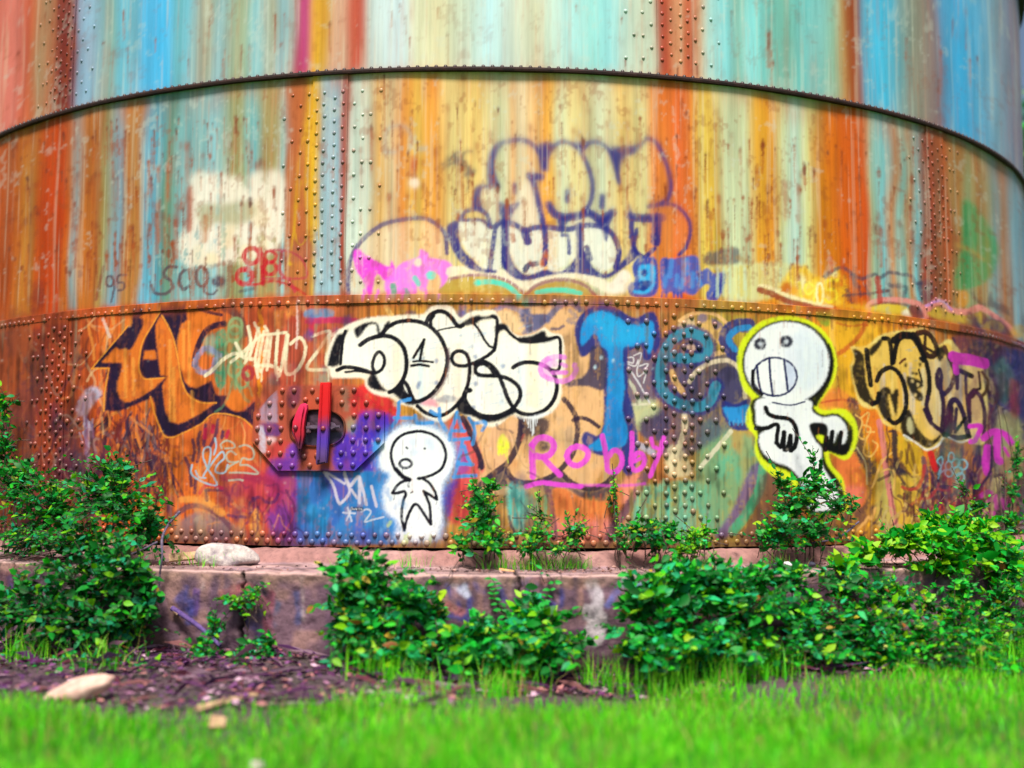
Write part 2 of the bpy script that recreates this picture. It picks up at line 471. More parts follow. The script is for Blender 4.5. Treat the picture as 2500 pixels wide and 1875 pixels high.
# upper left, blue box and small blobs
S(C2((330, 880), (345, 750), (440, 730), (490, 800), (480, 850)), 8, (150, 176, 196), .6, 3)
S(C2((530, 860), (565, 860)), 12, (160, 186, 200), .6, 3)
S(C2((330, 880), (390, 880)), 8, (150, 176, 196), .6, 3)
Dc(C2((500, 1058))[0], 13, 13, (250, 228, 210), .95, 3)
S(C2((500, 920), (490, 1000)), 20, (196, 70, 30), .7, 5)
# arch with magenta tag
VIO = (72, 66, 132)
F(G9((130, 1040), (140, 760), (220, 560), (340, 430), (540, 320), (800, 260), (980, 270), (1090, 350), (1160, 440), (1180, 660), (1240, 700), (1150, 1050)), (246, 226, 200), .45, 10)
S(G9((130, 1045), (130, 860), (150, 700), (210, 560), (330, 420), (520, 290), (780, 235), (960, 235), (1090, 310), (1165, 410), (1185, 600)), 11, VIO, .88, 2.4)
F(G9((190, 600), (250, 560), (330, 630), (560, 745), (590, 680), (660, 830), (640, 900), (520, 900), (470, 840), (420, 850), (380, 1050), (345, 1055), (290, 900), (210, 770)), (250, 70, 236), .95, 3)
F(G9((640, 760), (740, 690), (880, 640), (900, 560), (980, 600), (1010, 650), (1200, 690), (1240, 770), (1200, 850), (1120, 1050), (1090, 1050), (1120, 880), (1020, 800), (960, 990), (900, 1000), (850, 880), (860, 1030), (700, 1050), (560, 1050), (520, 920)), (248, 130, 246), .9, 3)
Dc(G9((875, 700))[0], 10, 10, (250, 226, 206), .95, 2.5)
Dc(G9((1015, 840))[0], 12, 11, (120, 226, 216), .95, 2.5)
S(G9((840, 870), (880, 930)), 13, (120, 216, 206), .9, 2)
S(G9((610, 950), (620, 1040)), 15, (90, 176, 140), .9, 2.5)
S(G9((740, 1010), (760, 1050)), 17, (90, 170, 150), .8, 3)
for x in (300, 450, 560, 720, 960):
    cv.drip(G9((x, 1000))[0], 14, 8, (250, 120, 240), .8)
# olive arches
CREAM2 = (248, 236, 214)
S(G9((1230, 800), (1420, 790), (1640, 800), (1880, 870), (2010, 950), (2140, 900)), 26, CREAM2, .9, 3)
S(G8((730, 1370), (900, 1310), (1130, 1270), (1300, 1340), (1430, 1400), (1540, 1290)), 26, CREAM2, .9, 4)
F(G8((1440, 1330), (1520, 1240), (1600, 1310), (1560, 1420), (1440, 1440), (1380, 1380)), (250, 238, 226), .9, 4)
F(G9((1215, 890), (1400, 850), (1620, 850), (1820, 900), (1960, 1000), (2010, 1058), (1130, 1058)), (196, 166, 72), .95, 2.5)
S(G9((1210, 880), (1400, 840), (1620, 840), (1830, 895), (1960, 990), (2000, 1030)), 8, (164, 112, 126), .85, 2.5)
S(G9((1520, 915), (1660, 905), (1800, 940), (1900, 1010), (2000, 1130), (2060, 1200)), 13, (84, 226, 206), .92, 2)
Dc(G9((1505, 915))[0], 8, 8, (84, 226, 206), .9, 2)
F(G8((720, 1460), (780, 1390), (900, 1345), (1050, 1335), (1200, 1390), (1270, 1465)), (190, 158, 78), .9, 2.5)
S(G8((710, 1450), (780, 1380), (900, 1335), (1050, 1325), (1200, 1370), (1280, 1450)), 9, (158, 104, 110), .85, 2.5)
S(G8((800, 1435), (900, 1415), (1030, 1412), (1160, 1440)), 13, (84, 224, 196), .92, 2)
for x, y in ((1205, 860), (1340, 845), (1410, 850), (1475, 820), (1630, 820), (1720, 830), (1800, 850), (1875, 880), (1950, 960), (2003, 985)):
    cv.drip(G9((x, y))[0], 12, 1.8, (246, 236, 226), .9, .8)
# the big blue outlined throw-up
BLU = (38, 44, 136)
for poly in (((140, 840), (280, 820), (410, 880), (410, 1000), (390, 1230), (300, 1180), (200, 1080), (150, 960)), ((540, 880), (690, 920), (870, 900), (860, 1230), (720, 1280), (620, 1200), (560, 1060)),
             ((890, 900), (1000, 930), (1080, 960), (1090, 1160), (990, 1230), (890, 1240)), ((1180, 880), (1330, 880), (1430, 980), (1470, 1130), (1430, 1220), (1330, 1250), (1230, 1150), (1190, 1050)),
             ((440, 890), (520, 880), (520, 1180), (410, 1230)), ((1060, 900), (1150, 900), (1150, 1110), (1090, 1160))):
    F(G8(*poly), (238, 238, 228), .85, 4)
for poly in (((600, 690), (720, 480), (800, 700), (840, 860), (600, 850)), ((340, 560), (480, 560), (500, 800), (400, 870), (360, 740)), ((1040, 860), (1190, 790), (1310, 850), (1160, 870))):
    F(G8(*poly), (236, 230, 214), .6, 6)
Bp = lambda *p: F(G8(*p), BLU, .93, 3.2)
Bl = lambda w, *p: S(G8(*p), w * .28933 * 1.42, BLU, .96, 2.4)
Bp((530, 150), (440, 180), (385, 290), (370, 430), (400, 530), (490, 550), (450, 430), (445, 320), (480, 230))
Bp((270, 560), (330, 520), (400, 530), (420, 560), (335, 560), (330, 690), (390, 780), (290, 740), (245, 710))
Bl(30, (530, 160), (650, 140), (760, 180), (830, 280), (850, 390))
Bl(44, (735, 445), (835, 455))
Bl(36, (750, 450), (800, 620), (840, 800), (870, 1000), (860, 1190))
Bp((815, 180), (930, 165), (860, 300))
Bl(28, (880, 390), (890, 280), (960, 180), (1050, 160), (1150, 220), (1220, 350), (1265, 500), (1255, 650), (1200, 750))
Bp((1105, 170), (1225, 160), (1180, 240))
Bl(28, (1180, 230), (1240, 165), (1330, 170), (1410, 240), (1455, 360), (1490, 500))
Bp((1415, 210), (1530, 200), (1640, 180), (1730, 130), (1640, 250), (1540, 300), (1500, 420), (1490, 530), (1450, 350))
Bl(26, (1720, 130), (1800, 165), (1870, 300), (1920, 480), (1910, 620), (1840, 685), (1740, 710))
Bl(22, (1840, 690), (1960, 700), (2060, 790), (2090, 900), (2060, 1040), (2000, 1110))
Bl(26, (610, 520), (610, 590)); Bl(30, (1055, 580), (1050, 660)); Bl(34, (1350, 620), (1345, 710))
Bp((475, 675), (560, 690), (655, 670), (590, 780), (565, 860), (505, 850))
Bl(26, (160, 800), (200, 745), (300, 730), (380, 780), (410, 880))
Bl(20, (150, 820), (330, 820), (400, 880))
Bp((35, 880), (130, 825), (140, 980), (185, 1080), (260, 1160), (340, 1225), (450, 1240), (440, 1265), (300, 1255), (170, 1190), (80, 1060))
Bl(30, (450, 870), (430, 1000), (400, 1240))
Bl(34, (440, 880), (490, 840), (560, 840), (650, 880), (700, 915), (760, 890), (860, 880), (1000, 895), (1090, 895), (1170, 870), (1270, 865), (1380, 890), (1450, 965), (1490, 1100), (1460, 1220))
Bl(50, (530, 860), (530, 1020), (530, 1200))
Bp((505, 1190), (560, 1100), (620, 1220), (720, 1285), (860, 1240), (1000, 1258), (1130, 1130), (1165, 1060), (1210, 1090), (1280, 1230), (1380, 1275), (1460, 1225), (1560, 1110), (1585, 1000), (1565, 700), (1600, 740), (1625, 1000), (1650, 1120), (1560, 1200), (1400, 1310), (1280, 1295), (1080, 1265), (920, 1285), (720, 1330), (590, 1300))
Bl(50, (690, 910), (720, 1000)); Bl(46, (1160, 870), (1160, 1120))
Bl(50, (900, 690), (950, 770), (1060, 795), (1180, 775), (1220, 735))
Bp((990, 800), (1220, 740), (1290, 790), (1120, 800), (1040, 860), (1010, 940), (985, 880))
Bl(52, (1260, 770), (1340, 810), (1440, 755))
Bp((1300, 820), (1430, 790), (1410, 880), (1385, 1010), (1340, 900))
Bl(52, (1590, 790), (1700, 805), (1850, 800)); Bl(60, (1810, 800), (1800, 1000)); Bl(30, (1600, 800), (1590, 960)); Bl(26, (1640, 900), (1620, 1050), (1700, 1130), (1790, 1060))
S(G8((700, 1240), (730, 1200), (790, 1190)), 14, (50, 54, 110), .9, 2.5)
S(G8((1220, 1050), (1250, 1150)), 12, (60, 66, 130), .85, 2.5)
S(G8((1010, 950), (1060, 960), (1070, 1100)), 9, BLU, .85, 2.5)
S(G8((590, 950), (600, 990)), 12, (160, 70, 44), .8, 3)
blotches(1290, 600, 1345, 650, 14, [(206, 110, 50), (190, 96, 44)], 3, 8, .6, 2)
scribble(1092, 390, 1150, 430, 10, [(52, 46, 88)], 6, 8, 36, .9, .2, 1.4)
S(G8((190, 440), (270, 410)), 10, (60, 54, 92), .8, 3)
F(G8((1840, 720), (1960, 730), (2040, 820), (2060, 930), (2010, 1080), (1880, 1090), (1850, 900)), (234, 140, 76), .5, 8)
# blue block letters
GB = (48, 76, 176)
F(G10((190, 240), (230, 150), (300, 120), (420, 120), (465, 200), (475, 440), (420, 540), (300, 570), (190, 550), (145, 470), (170, 400), (220, 370)), GB, .95, 2.4)
F(G10((500, 160), (640, 140), (880, 110), (930, 270), (1000, 240), (1080, 300), (1200, 270), (1210, 340), (1180, 460), (1110, 590), (1000, 575), (1030, 430), (960, 430), (860, 530), (740, 500), (690, 545), (620, 500), (520, 490)), (70, 96, 192), .93, 2.6)
F(G10((260, 240), (340, 200), (430, 210), (445, 300), (435, 420), (380, 500), (290, 525), (210, 510), (205, 480), (270, 470)), (62, 184, 246), .97, 2)
Dc(G10((322, 292))[0], 8, 9, (36, 62, 150), .95, 1.6)
F(G10((265, 385), (400, 385), (390, 430), (330, 490), (270, 480)), (32, 56, 146), .97, 1.6)
for a_, b_ in (((560, 270), (545, 430)), ((680, 320), (670, 430)), ((740, 370), (720, 450)), ((850, 300), (840, 440)), ((900, 350), (930, 420)), ((620, 160), (600, 330)), ((780, 150), (790, 300))):
    S(G10(a_, b_), 12, (84, 160, 236), .6, 3)
S(G10((1180, 320), (1130, 480), (1060, 570)), 12, (40, 62, 160), .9, 2)
F(G10((540, 150), (580, 140), (570, 300), (540, 300)), (40, 66, 160), .7, 3)
for x in (520, 560, 640, 690, 720, 1010, 1080):
    cv.drip(G10((x, 500))[0], 12, 5, GB, .8)
F(G10((960, 130), (1010, 70), (1100, 60), (1150, 40), (1330, 20), (1340, 190), (1100, 210), (980, 200)), (86, 82, 104), .78, 6)
S(G10((1340, 130), (1480, 190)), 14, (170, 140, 90), .6, 5)
F(G10((1000, 230), (1300, 200), (1880, 190), (1900, 420), (1700, 560), (1500, 600), (1200, 540), (1230, 320)), (222, 222, 166), .72, 6)
for k in range(22):
    u = rng.uniform(1740, 1920)
    S([(u, 650 + rng.uniform(0, 12)), (u, 700 + rng.uniform(0, 36))], rng.uniform(3, 9), [(206, 230, 206), (230, 222, 150), (212, 190, 84)][k % 3], .5, 2)
# yellow patch with a year, the brown bar and the pink ribbon
F(G10((1780, 470), (1850, 330), (1940, 200), (2040, 220), (2212, 340), (2360, 300), (2480, 330), (2520, 470), (2480, 640), (2212, 620), (2000, 580)), (248, 196, 46), .85, 8)
blotches(1900, 660, 2050, 740, 22, [(255, 232, 90), (252, 244, 190), (246, 170, 40), (255, 214, 50)], 5, 14, .7, 4)
F(G10((1790, 470), (1870, 380), (1910, 470), (1860, 520)), (206, 96, 30), .8, 4)
YY = (255, 236, 96)
S([(1953, 690), (1957, 742)], 8, YY, .95, 1.8)
S([(1990, 700), (1975, 690), (1966, 704), (1974, 718), (1988, 708), (1990, 700), (1988, 746)], 7, YY, .95, 1.8)
Rg((2003, 717), 8, 26, 6, (255, 246, 190), .95, 1.8)
S([(2044, 684), (2020, 686), (2018, 706), (2038, 708), (2042, 726), (2026, 738), (2014, 730)], 7.5, (255, 226, 60), .95, 1.8)
S(G10((1570, 440), (1640, 440), (1850, 530), (2212, 640), (2350, 660)), 10, (252, 238, 190), .85, 3)
S(G10((1570, 475), (1700, 520), (1850, 590), (2050, 640), (2300, 700), (2560, 720)), 15, (158, 68, 44), .9, 2.5)
SAL = (240, 152, 146)
F(G11((540, 660), (700, 620), (930, 660), (980, 770), (540, 740)), (238, 204, 58), .9, 3)
F(G11((880, 740), (940, 680), (990, 770)), (250, 240, 220), .9, 3)
S(G11((520, 720), (540, 640), (620, 600), (800, 585), (980, 605), (1110, 650), (1150, 760)), 14, SAL, .95, 2.5)
F(G11((960, 650), (1080, 660), (1130, 780), (1000, 770)), (130, 58, 62), .9, 3)
S(G11((560, 650), (700, 615), (940, 640)), 6, (140, 80, 62), .8, 2.4)
F(G11((1180, 760), (1240, 660), (1400, 700), (1640, 740), (1740, 720), (1800, 780), (1640, 900), (1500, 860)), (214, 180, 70), .85, 4)
S(G11((1160, 680), (1250, 610), (1330, 620), (1420, 690), (1600, 715), (1740, 670), (1900, 760), (2020, 850), (2120, 960)), 15, SAL, .95, 2.6)
S(G11((1160, 650), (1250, 600), (1340, 610), (1430, 690)), 6, (206, 150, 226), .85, 2)
F(G11((1760, 720), (1850, 790), (1980, 820), (2080, 960), (2000, 960), (1900, 860), (1780, 880)), (120, 62, 66), .85, 3)
Dc(G11((1880, 890))[0], 26, 20, (216, 176, 58), .9, 3)
Dc(G11((2150, 920))[0], 18, 16, (214, 172, 70), .8, 4)
S(G11((1640, 760), (1700, 880)), 20, (60, 56, 90), .75, 4)
SLA = (74, 70, 96)
S(G11((60, 330), (200, 245), (280, 250), (360, 310), (450, 355), (560, 320), (610, 310), (650, 350), (750, 290), (880, 310), (1000, 330), (1040, 400), (1120, 400)), 9, SLA, .72, 2.8)
S(G11((350, 330), (400, 440)), 12, SLA, .6, 4)
F(G11((1060, 400), (1200, 380), (1200, 600), (1120, 580), (1060, 470)), (66, 60, 96), .6, 6)
S(G11((760, 430), (920, 450), (900, 540)), 12, SLA, .65, 4)
for a_, b_ in (((290, 470), (310, 580)), ((310, 480), (350, 620)), ((430, 440), (440, 550)), ((500, 430), (540, 540)), ((260, 540), (720, 500)), ((640, 480), (740, 480)), ((740, 480), (760, 540))):
    S(G11(a_, b_), 7, (84, 62, 78), .65, 2.5)
S(G11((620, 360), (640, 460), (650, 600)), 14, (190, 50, 34), .8, 3)
S(G11((120, 130), (130, 260)), 12, (206, 84, 34), .7, 3); S(G11((245, 170), (240, 420)), 10, (206, 84, 34), .6, 3)
Dc(G11((1550, 570))[0], 16, 22, (232, 160, 60), .7, 5)
F(G11((1640, 440), (1700, 560), (1800, 620), (1860, 500), (1900, 600), (2000, 640), (2060, 760), (1900, 680), (1740, 640), (1660, 560)), (88, 60, 76), .6, 5)
F(C3((1785, 1165), (1860, 1200), (1950, 1340), (1985, 1460), (1940, 1600), (1850, 1659), (1730, 1659), (1770, 1400)), (62, 164, 104), .75, 5)
S(C3((1795, 1180), (1790, 1640)), 14, (44, 140, 84), .6, 4)
S(C3((1750, 1420), (1850, 1460), (1900, 1500)), 9, (196, 150, 70), .7, 4)
S(C3((1920, 1380), (1940, 1600)), 10, (170, 140, 60), .6, 4)
blotches(880, 680, 1700, 722, 26, [(190, 120, 60), (150, 84, 60), (206, 160, 80)], 4, 12, .3, 4)

# -- lower course
blotches(210, 760, 640, 1180, 26, [(236, 150, 60), (206, 84, 40), (240, 170, 80)], 12, 34, .35, 10, 2.2)
scribble(20, 800, 190, 1150, 26, [(130, 50, 40), (206, 110, 60), (96, 44, 60)], 3, 8, 90, .4, .85, .3)
scribble(190, 990, 420, 1210, 240, [(60, 30, 50), (50, 34, 64), (120, 50, 44), (92, 40, 60), (70, 46, 76), (150, 64, 50), (200, 100, 50), (120, 100, 110), (226, 140, 70)], 3.5, 9, 60, .95, .8, .4)
scribble(190, 760, 330, 1040, 46, [(120, 44, 50), (230, 150, 90), (96, 50, 70), (236, 196, 150)], 3, 7, 70, .7, .7, .4)
F(C4((450, 830), (500, 720), (560, 700), (590, 740), (540, 800), (490, 870)), (206, 200, 232), .85, 4)
scribble(195, 980, 230, 1060, 14, [(190, 186, 220), (110, 100, 170)], 4, 8, 50, .7, .85, .3)
for u0_, u1_, v0_, v1_, n_, cs_ in ((0, 240, 790, 1340, 90, [(92, 44, 52), (64, 44, 72), (188, 96, 56), (150, 120, 110), (196, 150, 110)]), (380, 700, 1000, 1330, 70, [(120, 44, 60), (84, 46, 76), (214, 130, 70), (240, 190, 120)]),
                                     (930, 1180, 1000, 1330, 30, [(90, 44, 110), (190, 60, 70), (60, 60, 110)]), (1140, 1660, 760, 1330, 70, [(110, 90, 80), (150, 110, 80), (90, 110, 100), (214, 180, 130)]),
                                     (1960, 2500, 780, 1330, 120, [(110, 60, 60), (70, 50, 90), (206, 120, 50), (160, 120, 60), (96, 60, 60)])):
    scribble(u0_, v0_, u1_, v1_, n_, cs_, 3, 9, 55, .5, .7, .7)
blotches(0, 780, 240, 1340, 50, [(120, 54, 48), (96, 60, 66), (176, 88, 48), (60, 46, 60)], 10, 30, .4, 9, 2.4)
# large orange letters with dark shade
DK = (34, 24, 62)
ORG = (230, 126, 48)
F(G12((560, 60), (540, 250), (500, 250), (115, 690), (300, 690), (280, 830), (250, 1150), (420, 1150), (760, 1010), (790, 1090), (800, 1200), (880, 1400), (960, 1430), (1060, 1400), (1280, 1290), (1430, 1180), (1700, 1220), (1850, 1320), (1860, 1040), (1740, 1150), (1650, 1160), (1530, 1080), (1560, 990), (1440, 980), (1390, 830), (1230, 910), (1120, 850), (1060, 690), (1030, 560), (1020, 400), (1040, 330), (1060, 230), (1130, 180), (1120, 60)), DK, .98, 1.8, False, .12)
Op = lambda *p: F(G12(*p), ORG, .97, 1.5, False, .25)
Op((840, 90), (700, 100), (620, 150), (670, 180), (670, 230), (570, 440), (530, 500), (400, 490), (370, 470), (215, 635), (440, 640), (430, 720), (388, 850), (385, 930), (420, 1020), (460, 1055), (520, 1055), (640, 1000), (780, 910), (905, 795), (700, 810), (650, 770), (620, 680), (640, 520), (690, 370), (770, 230))
Op((680, 510), (800, 505), (812, 600), (668, 605))
Op((850, 140), (930, 250), (990, 400), (1030, 600), (1070, 800), (1130, 950), (1230, 1030), (1330, 1070), (1440, 1060), (1280, 1180), (1130, 1260), (1040, 1290), (970, 1270), (910, 1170), (880, 1000), (870, 880), (930, 780), (850, 770), (830, 600), (800, 330), (800, 230))
Op((1130, 80), (1210, 60), (1500, 130), (1440, 180), (1310, 300), (1230, 480), (1200, 600), (1205, 690), (1250, 740), (1330, 760), (1385, 810), (1230, 905), (1160, 890), (1100, 790), (1050, 600), (1030, 450), (1080, 280), (1140, 190))
Op((1560, 990), (1530, 1060), (1600, 1140), (1700, 1155), (1780, 1080), (1850, 1010), (1830, 900), (1600, 940))
S(G12((1530, 225), (1440, 240), (1340, 290), (1270, 400), (1225, 540), (1215, 660)), 15, DK, .95, 1.8)
S(G12((1200, 40), (1330, 90), (1500, 130)), 8, DK, .9, 1.6)
S(G12((1480, 40), (1620, 90), (1710, 200), (1740, 330)), 20, (92, 56, 66), .75, 4)
HL = (250, 168, 64)
for ln in (((500, 245), (110, 700), (300, 695), (245, 960), (240, 1150)), ((740, 1000), (790, 1190), (880, 1400), (960, 1432), (1060, 1402), (1280, 1292), (1430, 1180), (1700, 1222), (1855, 1350)),
           ((860, 130), (940, 270), (1000, 430), (1040, 620), (1080, 830), (1150, 980), (1280, 1060), (1445, 1065)), ((840, 100), (760, 240), (660, 420), (625, 600), (622, 710), (650, 780), (700, 812), (905, 796)), ((1200, 600), (1205, 690), (1260, 745), (1330, 765))):
    S(G12(*ln), 3.6, HL, .85, 1.1, len(ln) > 4 and ln[0][0] > 700)
for x0, y0, y1 in ((470, 500, 1000), (560, 600, 980), (950, 400, 1250), (990, 700, 1250), (1150, 200, 850), (1090, 300, 700), (750, 820, 900), (1190, 950, 1200)):
    S(G12((x0, y0), (x0 + 8, y1)), 8, (248, 176, 84), .5, 3)
for x0, y0, y1 in ((520, 560, 900), (900, 300, 1100), (1120, 350, 800), (1040, 900, 1250)):
    S(G12((x0, y0), (x0 + 4, y1)), 5, (190, 84, 36), .45, 2)
S(G12((240, 170), (310, 360)), 7, (236, 214, 206), .7, 1.6)
S(G12((80, 240), (130, 450), (140, 600)), 7, (238, 150, 70), .7, 2); S(G12((340, 100), (350, 220)), 8, (238, 176, 100), .6, 2)
# green cloud and cream script
GRN = (64, 164, 128)
F(G12((1460, 300), (1540, 290), (1560, 420), (1530, 600), (1540, 760), (1530, 880), (1480, 920), (1430, 830), (1420, 650), (1430, 420)), GRN, .92, 3)
F(G12((1310, 380), (1440, 330), (1430, 560), (1330, 520)), (120, 190, 170), .6, 5)
F(G12((1560, 220), (1700, 180), (1740, 420), (1700, 850), (1600, 880), (1560, 560)), (150, 170, 110), .5, 7)
for c in ((1650, 250), (1640, 330), (1610, 480), (1690, 600), (1640, 700), (1720, 820)):
    Rg(G12(c)[0], 16, 20, 7, (152, 178, 128), .8, 1.6, .3)
scribble(560, 800, 610, 960, 10, [(160, 184, 136), (110, 160, 120)], 5, 8, 50, .7, .8, .4)
S(G12((1480, 560), (1340, 480), (1250, 560), (1220, 660), (1290, 740), (1400, 720), (1440, 600)), 14, (150, 160, 206), .75, 3)
Rg(G12((1780, 750))[0], 12, 15, 10, (178, 50, 66), .85, 1.8)
CS = (252, 240, 206)
for w, ln in ((9, ((1330, 775), (1420, 700), (1520, 600), (1650, 540), (1760, 590), (1830, 600))), (8, ((1600, 630), (1700, 550), (1820, 440), (1910, 350))), (8, ((1650, 430), (1720, 560))), (7, ((1790, 250), (1810, 420), (1760, 560))), (7, ((1850, 215), (1905, 350), (1860, 600), (1890, 800))), (8, ((1960, 250), (1990, 330), (1950, 560))), (7, ((1880, 670), (2000, 660), (2130, 720)))):
    S(G12(*ln), w, CS, .92, 1.4)
for w, ln in ((7, ((20, 350), (40, 480), (0, 560))), (7, ((80, 360), (60, 430), (30, 520))), (8, ((112, 380), (80, 560), (95, 610), (120, 520), (150, 400), (130, 600))), (8, ((192, 375), (180, 600), (205, 620), (245, 400))), (7, ((100, 400), (240, 385))),
              (8, ((250, 400), (235, 600), (280, 620), (330, 560), (352, 470), (320, 415), (265, 450))), (8, ((390, 405), (490, 380), (430, 480), (360, 590), (470, 600))), (8, ((490, 400), (470, 560), (520, 560))), (6, ((60, 575), (190, 585))), (7, ((500, 400), (545, 370)))):
    S(CA(*ln), w, CS, .9, 1.4)
for x in (95, 190, 290, 480):
    cv.drip(CA((x, 600))[0], rng.uniform(15, 34), 4, CS, .85)
# coloured patches above the hatch
F(CA((355, 255), (500, 250), (495, 300), (360, 305)), (104, 152, 196), .85, 3)
S(CA((365, 320), (500, 312), (640, 318)), 15, (210, 50, 110), .85, 3)
F(CA((370, 320), (400, 330), (400, 400), (375, 400)), (206, 40, 84), .8, 3)
blotches(740, 735, 860, 880, 26, [(206, 70, 60), (120, 70, 110), (226, 150, 80), (70, 80, 160), (190, 60, 90), (246, 210, 150)], 6, 18, .6, 4)
blotches(620, 730, 760, 790, 14, [(232, 110, 50), (240, 160, 80), (190, 70, 50)], 8, 20, .5, 5)
blotches(650, 890, 800, 945, 16, [(200, 90, 66), (226, 160, 100), (120, 70, 110), (150, 170, 150)], 6, 16, .5, 4)
S([(727, 735), (729, 800), (726, 850)], 5, (246, 220, 214), .7, 1.6)
S([(937, 728), (946, 752), (958, 776)], 12, (250, 206, 130), .8, 3)
S([(862, 640), (866, 700)], 5, (240, 180, 110), .4, 2)
blotches(960, 738, 1500, 772, 24, [(80, 100, 180), (96, 110, 190), (60, 70, 140)], 6, 13, .7, 4, 1.2)
# hatch ground colours
F(CA((100, 690), (640, 690), (800, 830), (800, 1030), (640, 1180), (190, 1180), (50, 1020), (60, 850)), (184, 92, 72), .9, 4, False)
F(CA((640, 720), (720, 680), (860, 790), (900, 900), (800, 900), (640, 860)), (218, 44, 58), .92, 6)
F(CA((600, 780), (660, 760), (660, 900), (640, 920)), (200, 70, 66), .7, 6)
F(CA((690, 840), (830, 860), (860, 930), (780, 1050), (760, 1190), (540, 1180), (520, 1040), (600, 960), (640, 920)), (74, 52, 196), .92, 7)
blotches(830, 1060, 930, 1150, 14, [(74, 52, 196), (110, 60, 180), (50, 70, 210), (150, 70, 130)], 8, 20, .5, 6)
F(G3((310, 340), (400, 260), (412, 400), (410, 650), (300, 655), (205, 640), (200, 490)), (176, 158, 186), .75, 3, False)
F(G3((540, 230), (680, 230), (660, 420), (560, 480), (520, 400)), (128, 64, 92), .8, 4)
F(G3((200, 665), (410, 660), (430, 800), (250, 800)), (100, 60, 136), .85, 3)
F(G3((190, 690), (235, 685), (250, 760), (270, 850), (265, 990), (205, 985), (195, 820)), (214, 210, 230), .85, 2)
F(G3((300, 820), (390, 830), (360, 900), (300, 900)), (246, 226, 232), .7, 4)
F(G3((320, 900), (560, 880), (480, 1190), (400, 1200), (300, 1080)), (208, 70, 72), .8, 6)
F(G3((560, 900), (660, 940), (640, 1200), (450, 1205), (480, 1050)), (116, 66, 190), .85, 5)
F(G3((760, 500), (900, 480), (910, 300), (740, 260)), (206, 92, 62), .6, 8)
S(G3((1200, 260), (1220, 480)), 14, (150, 140, 120), .5, 5)
F(G3((1230, 600), (1330, 600), (1300, 780), (1220, 720)), (140, 180, 160), .55, 7)
S(G3((700, 880), (710, 1040)), 22, (84, 34, 54), .7, 6)
for _ in range(16):
    p = G3((rng.uniform(1060, 1600), rng.uniform(800, 1180)))[0]
    S([p, p + (rng.normal() * 1.5, rng.uniform(4, 14))], 2.2, (196, 160, 226), .7, .8)
F(G3((1540, 870), (1655, 880), (1560, 1000), (1530, 960)), (60, 170, 236), .8, 4)
# below the hatch
F(CA((0, 1180), (190, 1150), (240, 1250), (220, 1500), (120, 1600), (0, 1560)), (206, 70, 70), .55, 12)
F(CA((150, 1130), (320, 1170), (310, 1600), (190, 1610), (120, 1400)), (116, 56, 160), .85, 9)
F(CA((0, 1230), (160, 1200), (240, 1300), (150, 1420), (0, 1400)), (186, 48, 96), .6, 12)
F(CA((302, 1185), (640, 1190), (880, 1180), (900, 1400), (880, 1610), (302, 1610)), (42, 132, 202), .96, 4, False)
blotches(730, 1150, 960, 1330, 50, [(34, 152, 214), (64, 92, 190), (28, 116, 186), (92, 86, 190), (90, 170, 220), (50, 84, 140)], 6, 22, .5, 6)
F(CA((440, 1190), (600, 1200), (600, 1330), (520, 1340)), (104, 74, 184), .6, 9)
blotches(440, 1230, 640, 1320, 34, [(250, 190, 96), (240, 150, 60), (250, 216, 150), (190, 66, 50), (220, 100, 60)], 5, 15, .6, 3, 2.6)
blotches(520, 1170, 720, 1260, 24, [(200, 60, 80), (160, 50, 90), (216, 96, 70)], 8, 20, .45, 7)
F(C4((1050, 1480), (1180, 1420), (1330, 1480), (1420, 1560), (1050, 1590)), (140, 130, 140), .7, 6)
S(C4((1030, 1430), (1100, 1390), (1180, 1390), (1270, 1440), (1330, 1500), (1390, 1560)), 13, (126, 84, 92), .85, 2.4)
S(C4((1060, 1350), (1160, 1350), (1240, 1390), (1290, 1430)), 16, (244, 170, 84), .7, 4)
# purple and blue loops of marker left of the hatch
F(G13((460, 180), (620, 170), (700, 330), (640, 500), (520, 480), (450, 330)), (180, 40, 76), .45, 8)
for ln in (((350, 350), (370, 470), (350, 590)), ((440, 260), (410, 360), (430, 480), (400, 600)), ((500, 180), (490, 300), (480, 420)), ((640, 120), (620, 280), (560, 420)), ((700, 260), (690, 330)), ((260, 560), (310, 680), (330, 880)), ((380, 820), (370, 960)), ((500, 940), (510, 1050)), ((500, 930), (690, 930))):
    S(G13(*ln), 8, (66, 48, 88), .8, 1.8)
for ln in (((590, 190), (580, 260)), ((500, 230), (490, 330)), ((760, 250), (740, 320)), ((430, 960), (520, 870), (690, 910))):
    S(G13(*ln), 9, (196, 34, 78), .85, 1.8)
S(G13((710, 790), (900, 770), (1200, 830), (1340, 940)), 18, (150, 40, 84), .6, 5)
S(G13((740, 860), (760, 1000), (800, 1060)), 10, (130, 44, 70), .6, 3)
OK_ = (166, 208, 232)
for ln in (((500, 790), (420, 780), (380, 710)), ((340, 640), (330, 740), (430, 820), (560, 870), (630, 870), (600, 790), (530, 690), (470, 540), (490, 450), (550, 440), (560, 520), (530, 660), (470, 770)), ((530, 690), (600, 590), (690, 490), (720, 560), (640, 640), (620, 720), (720, 730), (760, 640)),
           ((610, 330), (625, 420), (600, 520)), ((690, 450), (680, 400), (740, 360), (820, 390), (830, 440), (730, 450)), ((860, 610), (770, 600), (740, 530), (790, 480), (850, 520)), ((740, 700), (790, 650), (880, 600)), ((890, 430), (960, 410), (1040, 460), (1050, 550), (1000, 580), (930, 560), (900, 620)), ((900, 640), (1000, 650), (1100, 740), (920, 730), (780, 730)), ((770, 820), (880, 810), (930, 820))):
    S(G13(*ln), 4.4, OK_ if ln[0][0] < 640 else (182, 190, 176), .85, 1.1)
